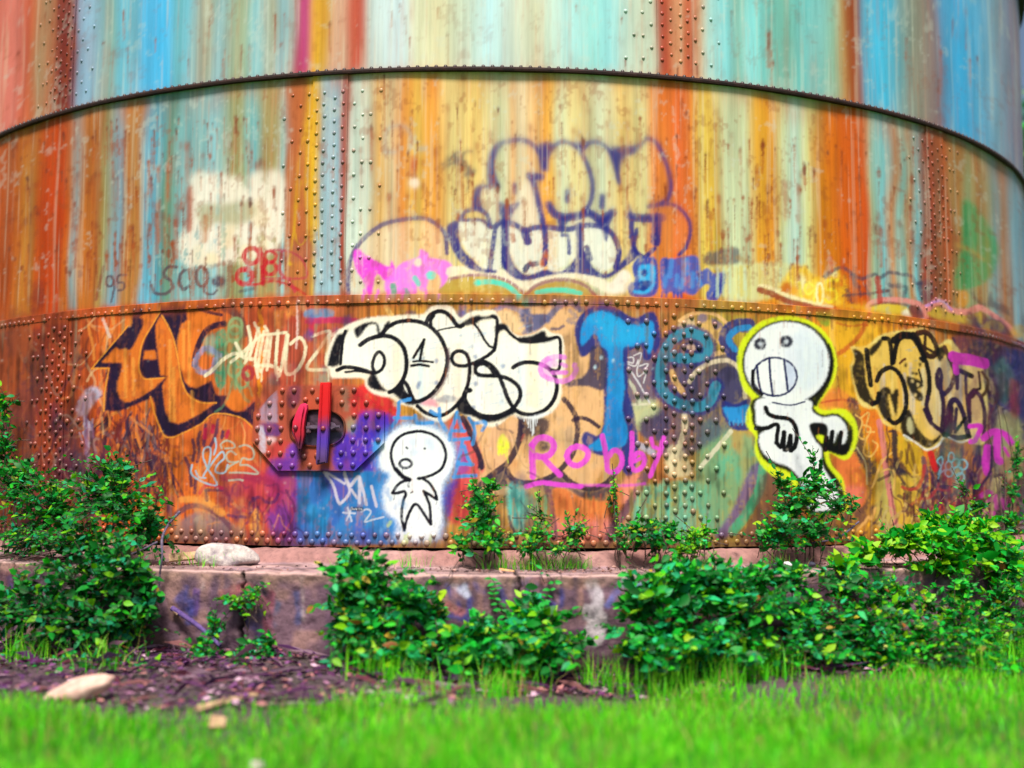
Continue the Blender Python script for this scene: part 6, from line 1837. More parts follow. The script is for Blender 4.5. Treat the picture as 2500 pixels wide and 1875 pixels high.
# ------------------------------------------------------------------ the concrete ledge
def ledge():
    lc = Canvas(RL, -146, 2524, 2.6, -.1, ZL + .02, .008)
    h, w = lc.h, lc.w
    n1, n2, n3 = vnoise(h, w, 22, 34, 5), vnoise(h, w, 9, 12, 6), vnoise(h, w, 40, 9, 7)
    base = lin((112, 86, 100)).astype(np.float32)
    lc.C[:] = base * (.62 + .55 * n1 + .35 * n2 - .25 * n3)[..., None]
    lc.C += (lin((166, 128, 112)).astype(np.float32) - lc.C) * (sstep(.55, .85, n2) * .5)[..., None]
    lc.C += (lin((98, 74, 98)).astype(np.float32) - lc.C) * (sstep(.5, .8, n3) * .55)[..., None]
    L = lc.stroke
    BL, RD, PL = (62, 66, 130), (150, 84, 88), (196, 186, 196)
    for w_, c, g, ln in ((16, BL, B1, ((1180, 480), (1160, 600), (1240, 640))), (14, (92, 60, 160), B1, ((1250, 500), (1240, 640))), (14, (70, 80, 110), B1, ((1690, 520), (1760, 600), (1700, 660), (1640, 640), (1740, 720))), (24, RD, B1, ((1430, 520), (1560, 480), (1650, 560))), (18, (74, 66, 110), B1, ((1560, 700), (1650, 760), (1640, 880))),
                         (20, (150, 80, 96), B1, ((1720, 520), (1700, 700), (1740, 880))), (14, (70, 76, 120), B1, ((1880, 520), (1900, 640), (1890, 700))), (16, BL, B1, ((1130, 560), (1170, 520), (1220, 600), (1200, 700))), (40, (110, 60, 60), B1, ((60, 330), (70, 520))), (14, (60, 60, 110), B1, ((60, 420), (90, 560), (200, 540))),
                         (14, BL, B2, ((740, 370), (840, 380))), (13, BL, B2, ((840, 440), (900, 560), (960, 640), (980, 520))), (12, BL, B2, ((870, 480), (990, 430), (1050, 480))), (15, BL, B2, ((770, 640), (870, 620), (980, 650))), (20, (160, 96, 96), B2, ((840, 560), (920, 600))), (12, (196, 200, 226), B2, ((880, 440), (960, 500), (940, 440))),
                         (14, BL, B2, ((1120, 380), (1180, 520))), (18, (70, 64, 134), B2, ((1290, 420), (1380, 390), (1340, 500), (1480, 560))), (13, BL, B2, ((1290, 580), (1400, 560), (1510, 570), (1520, 470))), (14, (150, 80, 92), B2, ((1380, 400), (1420, 420))), (26, PL, B2, ((1710, 430), (1740, 520), (1730, 620), (1740, 740))), (40, (176, 166, 172), B2, ((1690, 600), (1740, 640), (1720, 760))),
                         (22, (150, 190, 200), B2, ((1890, 430), (1950, 400), (2060, 500))), (12, (80, 120, 180), B2, ((1960, 420), (2050, 500))), (14, (104, 110, 180), B2, ((1800, 560), (1860, 480)))):
        L(g(*ln), w_, c, .8, 3.5, wear=.5)
    lc.C += (lin((172, 138, 124)).astype(np.float32) - lc.C) * (sstep(.06, .0, np.abs(lc.Zs - (ZL - .02)))[:, None] * (.25 + .6 * n2))[..., None]
    for k in range(120):
        u = rng.uniform(0, 2500)
        L([(u, 1400 + rng.uniform(0, 20)), (u + rng.normal() * 3, 1430 + rng.uniform(0, 90))], rng.uniform(4, 14), [(84, 66, 84), (176, 160, 160), (70, 54, 72), (150, 112, 104)][k % 4], .6, 4, wear=.8)
    for k in range(500):
        lc.disc((rng.uniform(0, 2500), rng.uniform(1395, 1640)), rng.uniform(1, 4), rng.uniform(1, 4), [(60, 44, 60), (196, 180, 176), (120, 88, 90)][k % 3], .45, 1.2)
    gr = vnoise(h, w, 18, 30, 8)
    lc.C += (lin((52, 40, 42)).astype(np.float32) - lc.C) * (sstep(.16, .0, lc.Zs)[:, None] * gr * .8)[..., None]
    th, ab = columns(2.6)
    cracks = [(th_of(711.), 1.0), (th_of(1259.), .55), (th_of(240.), .5), (th_of(1985.), .5)]
    zf = np.concatenate([np.linspace(-.25, 0, 4)[:-1], np.linspace(0, ZL - .012, 52)])
    prof = [(RL, z, 0) for z in zf] + [(RL - .006, ZL - .004, 1), (RL - .02, ZL, 1)]
    prof += [(r_, ZL + .004 * i / 20, 2) for i, r_ in enumerate(np.linspace(RL - .035, R + .165, 30))]
    prof += [(R + .15, ZL + .02, 3), (R + .125, ZL + .06, 3), (R + .10, ZL + .085, 3), (R + .06, ZL + .098, 3), (R + .026, ZB - .012, 3), (R - .03, ZB - .04, 3)]
    m, n = len(prof), len(th)
    rr = np.array([p[0] for p in prof])[:, None] + np.zeros((1, n))
    zz = np.array([p[1] for p in prof])[:, None] + np.zeros((1, n))
    kd = np.array([p[2] for p in prof])
    na, nb, nc_ = vnoise(m, n, 6, 14, 9) - .5, vnoise(m, n, 3, 4, 10) - .5, vnoise(m, n, 12, 60, 12) - .5
    disp = .012 * na + .007 * nb + .018 * nc_
    face = (kd == 0)[:, None]
    rr = rr + disp * face
    edge = (kd == 1)[:, None]
    chip = np.clip(vnoise(1, n, 1, 9, 13)[0] - .55, 0, 1) * .045 + .01 * (vnoise(1, n, 1, 3, 14)[0] - .5)
    rr = rr - chip[None] * edge + (disp * edge)
    zz = zz - chip[None] * .5 * edge
    topm = ((kd == 2) | (kd == 3))[:, None]
    zz = zz + (.014 * na + .006 * nb + .02 * nc_) * topm
    dark = np.ones((m, n))
    thw = np.array(th)
    for t0, dp in cracks:
        cz = zz
        path = t0 + .0016 * np.sin(cz * 19 + 1) + .0011 * np.sin(cz * 53 + 2) + .0008 * np.sin(cz * 131) - .004 * (cz - .25) * dp
        d = np.abs(thw[None] - path) * RL
        wdt = .016 * (1.15 - .45 * np.sin(cz * 17 + 1))
        dd = sstep(wdt, wdt * .25, d) * ((kd <= 1)[:, None] | ((kd == 2)[:, None] & (rr > RL - .35)))
        rr = rr - dd * .035 * dp * face
        zz = zz - dd * .02 * dp * topm
        dark = dark * (1 - .92 * dd * min(1, dp + .3))
    AB = np.tile(ab, (m, 1))
    C = np.zeros((m, n, 3), np.float32)
    f = kd == 0
    C[f] = lc.sample(AB[f], np.clip(zz[f], -.05, ZL))
    pink, grey = lin((190, 154, 150)), lin((146, 120, 130))
    tn = vnoise(m, n, 5, 22, 15)[..., None]
    tf = vnoise(m, n, 2, 5, 16)[..., None]
    C[~f] = (grey * (1 - tn) + pink * tn)[~f] * (.7 + .5 * tf[~f])
    rimc = kd == 3
    stain = vnoise(m, n, 9, 60, 17)[..., None]
    C[rimc] = (lin((150, 104, 100)) * (1 - stain) + lin((176, 140, 136)) * stain)[rimc] * (.8 + .35 * tf[rimc])
    e = kd == 1
    C[e] = C[e] * .4 + lin((196, 164, 156)) * .6
    dirt = sstep(.45, .75, vnoise(m, n, 5, 26, 18))[..., None] * (kd == 2)[:, None, None]
    C = C * (1 - dirt * .55) + lin((70, 54, 52)) * dirt * .55
    C *= dark[..., None]
    V = ring(np.tile(th, (m, 1)), rr, zz).reshape(-1, 3)
    Fq = grid_faces(m, n)
    thc = (th[:-1] + th[1:]) / 2
    lab = np.zeros(len(thc), int)
    for t0, _ in cracks:
        lab += thc > t0
    lab[thc > th_of(2517.)] = 9
    lg = empty("concrete_ledge", (CX, CY, 0))
    tag(lg, "cracked concrete ledge running round the foot of the tank", "ledge")
    for k in np.unique(lab):
        v, c, fq = take(V, C.reshape(-1, 3), Fq[:, lab == k].reshape(-1, 4))
        o = link("concrete_block", mesh_np("concrete_block", v, fq, c), lg)
        o.matrix_parent_inverse = Matrix.Translation(-Vector(lg.location))
        o.data.materials.append(M_CONC)


ledge()

# ------------------------------------------------------------------ plants
def leaf_shapes():
    out = []
    for fold, curl, wd in ((.22, .25, .56), (.12, .55, .48), (.35, .1, .58), (.18, -.2, .44)):
        ts = [0, .22, .5, .8, 1.0]
        ws = [.06, .82, 1.0, .5, 0]
        V, Fc = [], []
        for t, w in zip(ts, ws):
            zc = curl * (t * .4 - t * t * .6)
            V += [(-w * wd * .5, t, zc + fold * w * .5 * wd), (0, t, zc), (w * wd * .5, t, zc + fold * w * .5 * wd)]
        for j in range(4):
            a = j * 3
            for s in (0, 1):
                q = (a + s, a + s + 1, a + s + 4, a + s + 3)
                Fc += [(q[0], q[1], q[2]), (q[0], q[2], q[3])]
        out.append((np.array(V), np.array(Fc)))
    return out


LEAF = leaf_shapes()
LEAF_ME = []
for V0, F0 in LEAF:
    me = mesh_np("leaf", V0, F0)
    me.materials.append(M_LEAF)
    LEAF_ME.append(me)


def tube(paths, sides=5):
    V, Fc = [], []
    for pts, r0, r1 in paths:
        pts = np.asarray(pts, float)
        n = len(pts)
        b = len(V)
        for i in range(n):
            d = pts[min(i + 1, n - 1)] - pts[max(i - 1, 0)]
            d = d / (np.linalg.norm(d) + 1e-9)
            up = np.array([0, 0, 1.]) if abs(d[2]) < .9 else np.array([1., 0, 0])
            x = np.cross(d, up)
            x /= np.linalg.norm(x)
            y = np.cross(x, d)
            r = r0 + (r1 - r0) * i / (n - 1)
            for k in range(sides):
                q = 2 * math.pi * k / sides
                V.append(pts[i] + (x * math.cos(q) + y * math.sin(q)) * r)
        for i in range(n - 1):
            for k in range(sides):
                a, c = b + i * sides + k, b + i * sides + (k + 1) % sides
                Fc.append((a, c, c + sides, a + sides))
    return np.array(V), np.array(Fc)


G_DARK, G_MID, G_BLUE, G_YEL, G_TIP = (8, 92, 30), (18, 146, 46), (34, 164, 106), (118, 204, 20), (48, 186, 34)


def plant(name, label, cat, blobs, size, base, pal=(.35, .4, .15, .1), group=None, n_parts=120, stems=True, up=.5, hue=None, twig=(7, 11), sparse=1.5):
    """blobs: (u, v, offset from the tank, half width, half height in photograph pixels, depth in metres, twigs). base: where it roots."""
    root = empty(name, base)
    tag(root, label, cat, group)
    inv = Matrix.Translation(-Vector(base))
    leaves, paths = [], []
    b0 = np.array(base, float)
    cols = [lin(c) for c in (G_DARK, G_MID, G_BLUE, G_YEL)]
    pal = np.array(pal) / sum(pal)
    for (u, v, off, ru, rv, rd, nt) in blobs:
        rd *= 1.5
        c = cyl((u, v), R + off)[0]
        dep = (c - CAM) @ FWD
        k = dep / F_PX
        t = theta_of(c[None])[0]
        tx, tn = np.array([math.cos(t), math.sin(t), 0]), np.array([math.sin(t), -math.cos(t), 0])
        rx, rz = ru * k, rv * k
        lowest = .02 if off > .63 else ZL + .02
        if stems:
            q = c.copy()
            q[2] = max(q[2] - rz * .3, lowest)
            mid = (b0 + q) / 2 + rng.normal(0, .03, 3)
            mid[2] = max(mid[2], lowest)
            b1 = b0 + np.array([tx[0], tx[1], 0]) * ((c - b0) @ tx) * .45
            b1[2] = b0[2]
            mid = (b1 + q) / 2 + rng.normal(0, .035, 3)
            mid[2] = max(mid[2], lowest)
            paths.append((catmull([b1, mid, q], n=5), .0045, .0028))
        n_tw = int(nt * sparse)
        for q_tw in range(n_tw):
            shoot = q_tw < max(1, n_tw // 9)
            d = rng.normal(0, 1, 3)
            d /= np.linalg.norm(d)
            if d @ tn < -.25:
                d -= 1.4 * (d @ tn) * tn
            s0, s1 = rng.uniform(.1, .55), rng.uniform(.55, 1.12) if rng.random() < .8 else rng.uniform(1.1, 1.6)
            if shoot:
                s0, s1 = .5, rng.uniform(1.3, 1.75)
                d[2] = abs(d[2]) * .6 + .1
            def pt(s):
                return c + tx * d[0] * rx * s + tn * (d @ tn) * rd * s + np.array([0, 0, 1]) * d[2] * rz * s
            p0, p1 = pt(s0), pt(s1)
            p1 = p1 + np.array([0, 0, rng.uniform(-.02, .06)])
            ln = np.linalg.norm(p1 - p0) + 1e-6
            want = rng.uniform(.12, .3)
            if ln < want:
                p0 = p1 - (p1 - p0) / ln * want
            pm = (p0 + p1) / 2 + np.array([0, 0, rng.uniform(0, .03)])
            tw = catmull([p0, pm, p1], n=4)
            rmin = R + .04
            for arr in (tw,):
                dx, dy = arr[:, 0] - CX, arr[:, 1] - CY
                rad = np.hypot(dx, dy)
                lim = np.where(arr[:, 2] < ZL + .03, RL + .03, rmin)
                f_ = np.maximum(1, lim / rad)
                arr[:, 0], arr[:, 1] = CX + dx * f_, CY + dy * f_
                arr[:, 2] = np.maximum(arr[:, 2], .02)
            paths.append((tw, .0028, .0014))
            nl = rng.integers(*twig) + (4 if shoot else 0)
            hb = rng.random()
            for j in range(nl):
                s = (j + .5) / nl * .8 + .2
                i = s * (len(tw) - 1)
                i0 = min(int(i), len(tw) - 2)
                p = tw[i0] + (tw[i0 + 1] - tw[i0]) * (i - i0)
                ax = (p1 - p0) / max(np.linalg.norm(p1 - p0), 1e-6)
                side = np.cross(ax, [0, 0, 1.])
                side /= np.linalg.norm(side) + 1e-6
                sg = 1 if j % 2 else -1
                dirl = ax * .45 + side * sg * .8 + rng.normal(0, .35, 3) + np.array([0, 0, rng.uniform(-.35, .25)])
                nr = np.array([0, 0, 1.]) * up + tn * .55 + rng.normal(0, .42, 3)
                dirl /= np.linalg.norm(dirl)
                nr = nr - dirl * (nr @ dirl)
                nr /= np.linalg.norm(nr) + 1e-6
                sz = size * rng.choice([.5, .7, .85, 1.0, 1.25]) * rng.uniform(.85, 1.15) * (1.0 if s < .85 else .7) * ((1.1 - .55 * s) if shoot else 1)
                cc = cols[rng.choice(4, p=pal)]
                if s > .8 and rng.random() < .45:
                    cc = lin(G_TIP if rng.random() < .86 else G_YEL)
                if rng.random() < .018:
                    cc = lin([(176, 150, 40), (150, 96, 50), (196, 180, 90)][rng.integers(3)])
                cc = cc * rng.uniform(.55, 1.4) * np.array([rng.uniform(.8, 1.25), 1, rng.uniform(.7, 1.2)])
                if hue is not None:
                    cc = cc * np.array(hue)
                x = np.cross(dirl, nr)
                leaves.append((p, x, dirl, nr, sz, np.clip(cc, .002, .5), rng.integers(4)))
    # those that show largest: near the camera and turned to it
    def score(l):
        v = CAM - l[0]
        w = np.linalg.norm(v)
        r_ = math.hypot(l[0][0] - CX, l[0][1] - CY)
        return l[4] / w * (.35 + abs(l[3] @ v) / w) * (1 + .8 * (r_ - R))
    leaves.sort(key=score, reverse=True)
    for p, x, y, z, sz, cc, kd in leaves[:n_parts]:
        o = bpy.data.objects.new("leaf", LEAF_ME[kd])
        COL.objects.link(o)
        o.parent = root
        o.matrix_parent_inverse = inv
        o.matrix_basis = Matrix(((x[0] * sz, y[0] * sz, z[0] * sz, p[0]), (x[1] * sz, y[1] * sz, z[1] * sz, p[1]), (x[2] * sz, y[2] * sz, z[2] * sz, p[2]), (0, 0, 0, 1)))
        o.color = (*cc, 1)
    rest = leaves[n_parts:]
    if rest:
        V, Fc, Cc, n = [], [], [], 0
        for p, x, y, z, sz, cc, kd in rest:
            V0, F0 = LEAF[kd]
            V.append(p + (V0[:, :1] * x + V0[:, 1:2] * y + V0[:, 2:] * z) * sz)
            Fc.append(F0 + n)
            Cc.append(np.tile(cc, (len(V0), 1)))
            n += len(V0)
        o = link("foliage", mesh_np("foliage", np.vstack(V), np.vstack(Fc), np.vstack(Cc)), root)
        o.matrix_parent_inverse = inv
        o.data.materials.append(M_LEAFM)
        tag(o, kind="stuff")
    if paths:
        V, Fc = tube(paths, 4)
        o = link("stem", mesh_np("stem", V, Fc), root)
        if len(paths) > 1:
            tag(o, kind="stuff")
        o.matrix_parent_inverse = inv
        o.data.materials.append(M_STEM)
    return root


def foot(u, v, r, z):
    p = cyl((u, v), r)[0]
    return (float(p[0]), float(p[1]), z)


LG = ZL + .01
plant("leafy_bush", "big leafy bush growing on the ledge in front of the orange letters' foot", "bush",
      [(55, 1190, .34, 80, 70, .22, 26), (150, 1255, .38, 110, 90, .28, 48), (285, 1215, .38, 115, 75, .26, 46), (365, 1290, .38, 70, 80, .24, 34), (215, 1330, .44, 120, 60, .25, 36), (300, 1150, .34, 60, 40, .16, 12), (70, 1330, .4, 80, 60, .2, 14)],
      .058, foot(190, 1370, R + .35, LG), n_parts=220, sparse=2.0, hue=(.75, .8, .85))
plant("trailing_bush", "dark bush trailing down the ledge face below the big ledge bush", "bush",
      [(250, 1420, .78, 120, 80, .18, 40), (335, 1400, .76, 70, 90, .16, 26), (170, 1520, .84, 130, 90, .24, 50), (300, 1530, .82, 100, 70, .2, 36), (70, 1480, .86, 80, 90, .24, 26), (360, 1480, .78, 40, 80, .14, 14)],
      .066, foot(210, 1630, RL + .22, .02), n_parts=180, sparse=1.8, hue=(.6, .62, .75))
plant("climbing_shrub", "thin leafy climber against the tank at the far end of the ledge", "shrub", [(12, 1090, .2, 44, 90, .12, 16), (14, 990, .16, 24, 60, .08, 6), (30, 1160, .2, 50, 40, .12, 10)], .055, foot(20, 1340, R + .2, LG), n_parts=60)
plant("ground_weed", "pale green weeds in front of the dark trailing bush", "weed", [(40, 1620, 1.0, 70, 40, .2, 16), (140, 1660, 1.1, 60, 30, .16, 10), (290, 1625, .98, 70, 34, .2, 18), (370, 1650, 1.0, 40, 24, .14, 8)], .058, foot(200, 1690, RL + .42, .02), (.1, .45, .15, .3), n_parts=60)
plant("ground_weed", "small weeds at the foot of the ledge just before its widest crack", "weed", [(500, 1605, .84, 50, 44, .14, 16), (610, 1610, .82, 46, 34, .12, 14), (525, 1550, .76, 24, 40, .08, 7), (655, 1585, .78, 26, 30, .08, 5)], .05, foot(550, 1640, RL + .16, .02), n_parts=60)
plant("wall_sprig", "bright sprig growing out of the ledge face above the leaning stick", "sprig", [(575, 1472, .7, 44, 18, .06, 9), (625, 1450, .72, 22, 16, .05, 6)], .042, foot(560, 1490, RL + .02, .33), (.1, .3, .1, .5), n_parts=40)
plant("ground_bush", "bush of heart shaped leaves against the ledge under the small white figure", "bush",
      [(900, 1420, .80, 90, 56, .2, 40), (860, 1490, .80, 60, 70, .16, 24), (890, 1545, .84, 90, 80, .22, 42), (1000, 1480, .80, 80, 60, .18, 24), (980, 1590, .88, 100, 60, .22, 38), (1060, 1500, .76, 40, 50, .12, 10), (860, 1375, .72, 26, 24, .08, 7)],
      .076, foot(910, 1660, RL + .2, .02), (.35, .35, .2, .1), n_parts=170)
plant("ground_weed", "light green weeds at the foot of the heart leaved bush", "weed", [(910, 1655, 1.0, 64, 30, .14, 15), (990, 1660, .98, 30, 22, .1, 6)], .06, foot(920, 1690, RL + .34, .02), (.05, .4, .35, .2), n_parts=50)
plant("ivy", "ivy spreading along the ledge foot with two runners up the face", "ivy",
      [(1170, 1570, .84, 100, 52, .2, 36), (1280, 1545, .82, 100, 60, .2, 36), (1330, 1600, .88, 80, 46, .18, 24), (1230, 1620, .92, 80, 34, .16, 16), (1120, 1600, .84, 60, 50, .16, 14), (1290, 1500, .74, 40, 30, .08, 8), (1400, 1570, .76, 40, 20, .08, 4)],
      .076, foot(1240, 1650, RL + .22, .02), (.25, .45, .1, .2), n_parts=150)
plant("ledge_shrub", "small shrub on the ledge between the small white figure and the pink name", "shrub",
      [(1180, 1275, .26, 52, 62, .16, 30), (1205, 1325, .3, 64, 36, .18, 22), (1165, 1225, .2, 30, 36, .1, 12), (1200, 1190, .18, 22, 30, .08, 6), (1130, 1330, .24, 40, 26, .1, 8)],
      .05, foot(1185, 1370, R + .27, LG), (.35, .45, .08, .12), n_parts=120, sparse=1.2)
plant("ledge_weed", "low feathery weeds on the ledge under the orange panel", "weed", [(1310, 1310, .25, 36, 36, .1, 14), (1400, 1305, .25, 42, 34, .1, 18), (1290, 1345, .28, 44, 22, .12, 10), (1360, 1345, .3, 40, 20, .1, 8), (1320, 1265, .16, 40, 50, .06, 6)], .036, foot(1350, 1370, R + .26, LG), (.3, .45, .05, .2), n_parts=80)
plant("ledge_ivy", "dark ivy patch on the ledge below the riveted seam strap", "ivy", [(1555, 1300, .26, 54, 28, .14, 18), (1620, 1305, .26, 46, 28, .14, 16), (1600, 1325, .3, 40, 18, .1, 8), (1525, 1330, .3, 14, 12, .05, 3)], .048, foot(1590, 1350, R + .28, LG), (.5, .3, .15, .05), n_parts=80)
plant("climbing_sprig", "single thin sprig climbing the tank beside the dark ivy patch", "sprig", [(1505, 1250, .1, 8, 40, .03, 4), (1498, 1195, .1, 10, 30, .03, 3), (1512, 1310, .16, 10, 30, .05, 3)], .034, foot(1514, 1350, R + .2, LG), (.2, .4, .1, .3), n_parts=20)
plant("ledge_weed", "yellow green weed on the ledge left of the tall figure's bush", "weed", [(1690, 1325, .32, 44, 28, .12, 16), (1720, 1300, .28, 24, 26, .08, 8), (1660, 1345, .34, 30, 16, .1, 6)], .044, foot(1690, 1365, R + .32, LG), (.1, .3, .05, .6), n_parts=50)
plant("ledge_bush", "round leafy bush on the ledge hiding the tall white figure's legs", "bush",
      [(1930, 1240, .26, 80, 70, .18, 46), (1985, 1195, .22, 60, 56, .14, 26), (1900, 1315, .3, 76, 42, .18, 30), (1975, 1300, .3, 80, 50, .18, 32), (2040, 1235, .24, 34, 40, .1, 10), (1905, 1175, .18, 30, 30, .08, 9), (1985, 1130, .16, 14, 26, .05, 3), (2080, 1225, .2, 20, 20, .06, 4), (1860, 1325, .3, 30, 24, .1, 8)],
      .052, foot(1960, 1370, R + .28, LG), (.45, .38, .1, .07), n_parts=180, sparse=1.0)
plant("ground_bush", "wide bush of blue green leaves against the ledge below the riveted seam", "bush",
      [(1560, 1480, .80, 76, 76, .2, 34), (1660, 1450, .80, 100, 70, .2, 46), (1750, 1430, .80, 80, 56, .2, 32), (1630, 1560, .88, 130, 66, .26, 56), (1790, 1500, .84, 110, 80, .24, 48), (1740, 1590, .94, 110, 56, .24, 40), (1590, 1610, .94, 70, 34, .2, 16), (1640, 1385, .72, 26, 26, .08, 6), (1850, 1430, .76, 50, 60, .12, 12)],
      .074, foot(1680, 1640, RL + .24, .02), (.3, .4, .24, .06), n_parts=220)
plant("ground_bush", "tangled bush in front of the ledge between the blue green bush and the tall grass", "bush",
      [(1930, 1420, .76, 90, 46, .16, 22), (2050, 1440, .78, 90, 46, .18, 28), (1960, 1510, .84, 110, 66, .22, 40), (2080, 1530, .88, 110, 66, .24, 42), (1950, 1590, .94, 100, 56, .24, 34), (2090, 1600, .98, 110, 56, .26, 38), (2160, 1450, .8, 60, 50, .14, 12), (2150, 1610, 1.1, 90, 50, .26, 28), (1860, 1600, .98, 70, 50, .22, 20)],
      .06, foot(2030, 1640, RL + .28, .02), (.35, .42, .13, .1), n_parts=200)
plant("ground_bush", "tall weedy bush at the end of the ledge behind the tall grass", "bush",
      [(2220, 1580, 1.1, 120, 70, .3, 46), (2330, 1540, 1.05, 110, 80, .3, 44), (2170, 1500, .9, 80, 60, .2, 20), (2250, 1480, .9, 60, 40, .16, 10), (2380, 1620, 1.3, 120, 60, .3, 36), (2480, 1540, 1.2, 60, 90, .3, 24), (2470, 1650, 1.4, 60, 50, .26, 18), (2430, 1480, .9, 80, 80, .22, 36), (2440, 1590, .98, 90, 80, .24, 36), (2340, 1450, .84, 50, 46, .14, 14), (2460, 1390, .8, 50, 60, .16, 16)],
      .058, foot(2340, 1650, RL + .32, .02), (.25, .5, .05, .2), n_parts=180)
plant("flowering_vine", "bright yellow green vine spilling over the ledge below the yellow letters", "vine",
      [(2190, 1325, .55, 76, 32, .16, 24), (2280, 1330, .58, 86, 44, .18, 36), (2370, 1325, .58, 76, 50, .18, 34), (2420, 1385, .62, 60, 56, .18, 24), (2120, 1360, .6, 60, 24, .12, 12), (2330, 1280, .48, 50, 26, .12, 12), (2300, 1385, .64, 90, 24, .12, 16), (2060, 1385, .64, 40, 18, .08, 6), (2270, 1275, .46, 22, 22, .06, 5)],
      .085, foot(2310, 1395, R + .5, LG), (.05, .4, .05, .5), n_parts=200, hue=(1.05, 1.12, .8), sparse=1.7)
plant("ledge_shrub", "twiggy shrub against the tank beyond the bright vine", "shrub", [(2465, 1285, .2, 36, 50, .12, 16), (2480, 1130, .14, 24, 60, .08, 9), (2380, 1240, .16, 34, 40, .08, 10), (2470, 1205, .16, 26, 40, .08, 8), (2350, 1200, .12, 26, 26, .06, 4)], .045, foot(2440, 1340, R + .22, LG), n_parts=70)


def runner(parent_label, name, label, pts, r, size, cat, off=.655):
    """A vine runner with paired leaves, climbing a wall face."""
    P = cyl(pts, R + off)
    base = tuple(P[0])
    root = empty(name, base)
    tag(root, label, cat, parent_label)
    inv = Matrix.Translation(-Vector(base))
    path = catmull(P, n=6)
    V, Fc = tube([(path, r, r * .5)], 5)
    o = link("stem", mesh_np("stem", V, Fc), root)
    o.matrix_parent_inverse = inv
    o.data.materials.append(M_GREENSTEM)
    for i in range(1, len(path), 3):
        for sg in (-1, 1):
            p = path[i]
            t = theta_of(p[None])[0]
            tx, tn = np.array([math.cos(t), math.sin(t), 0]), np.array([math.sin(t), -math.cos(t), 0])
            y = tx * sg + np.array([0, 0, rng.uniform(-.3, .3)]) + tn * .3
            y /= np.linalg.norm(y)
            z = tn * .7 + np.array([0, 0, .7]) + rng.normal(0, .2, 3)
            z -= y * (z @ y)
            z /= np.linalg.norm(z)
            x = np.cross(y, z)
            sz = size * rng.uniform(.7, 1.1)
            o = bpy.data.objects.new("leaf", LEAF_ME[rng.integers(4)])
            COL.objects.link(o)
            o.parent = root
            o.matrix_parent_inverse = inv
            o.matrix_basis = Matrix(((x[0] * sz, y[0] * sz, z[0] * sz, p[0]), (x[1] * sz, y[1] * sz, z[1] * sz, p[1]), (x[2] * sz, y[2] * sz, z[2] * sz, p[2]), (0, 0, 0, 1)))
            o.color = (*(lin(G_MID) * rng.uniform(.7, 1.2)), 1)


runner("runners on the ledge face", "vine_runner", "vine runner climbing straight up the middle of the ledge face", B2((1200, 640), (1150, 560), (1120, 500), (1130, 440), (1090, 380)), .003, .05, "vine")
runner("runners on the ledge face", "vine_runner", "shorter vine runner leaning along the ledge face beside the thin crack", B2((1380, 620), (1420, 540), (1450, 480), (1500, 390)), .003, .045, "vine")


def branch(name, label, pts, offs, r0, r1, mat, cat, group=None):
    P = np.array([cyl(p, R + o)[0] for p, o in zip(pts, offs)])
    root = tuple(P[0])
    V, Fc = tube([(catmull(P, n=8), r0, r1)], 7)
    V = V - np.array(root)
    V += rng.normal(0, r1 * .12, V.shape)
    o = link(name, mesh_np(name, V, Fc))
    o.location = root
    o.data.materials.append(mat)
    tag(o, label, cat, group)
    return o


M_BARK2 = plain("grey_bark", (54, 48, 76), (120, 108, 128), 60, .8)
branch("bare_branch", "bare grey branch arching out of the big ledge bush and hanging down the ledge", B1((1140, 0), (1070, 80), (1030, 170), (1030, 280), (1015, 400), (1010, 500)), (.3, .45, .62, .7, .69, .68), .009, .005, M_BARK2, "branch")
branch("bare_branch", "long thin twig reaching out of the big ledge bush towards the rock", B1((1000, 190), (900, 240), (780, 290), (700, 330)), (.6, .66, .7, .74), .006, .003, M_BARK2, "branch")
branch("bare_branch", "dark bare branch lying in front of the tank beside the round ledge bush", B3((1220, 60), (1120, 140), (1040, 170), (920, 190), (860, 230)), (.1, .18, .22, .28, .3), .007, .005, M_BARK2, "branch")
branch("bare_branch", "thin red twig standing on the ledge by the orange panel", G15((1215, 1220), (1250, 1320), (1310, 1390)), (.12, .14, .2), .003, .002, plain("red_twig", (90, 30, 44), (120, 50, 60)), "branch")
branch("bare_branch", "dark twig lying in the litter along the ledge foot", B1((1800, 1050), (1960, 1010), (2140, 955)), (.92, .86, .8), .008, .006, M_BARK2, "branch")
for k, (u, v) in enumerate(((2440, 1020), (2462, 1060), (2425, 1110))):
    branch("bare_branch", ("leafless twig reaching up the tank beside the pink scrawls", "second leafless twig at the tank's far edge above the shrub", "short leafless twig low on the tank by the far shrub")[k], [(2450 + 8 * k, 1330), (u + 14, (v + 1330) / 2), (u, v), (u - 14, v - 60)], (.2, .14, .1, .1), .005, .0015, M_STEM, "branch", "leafless twigs at the tank's edge")

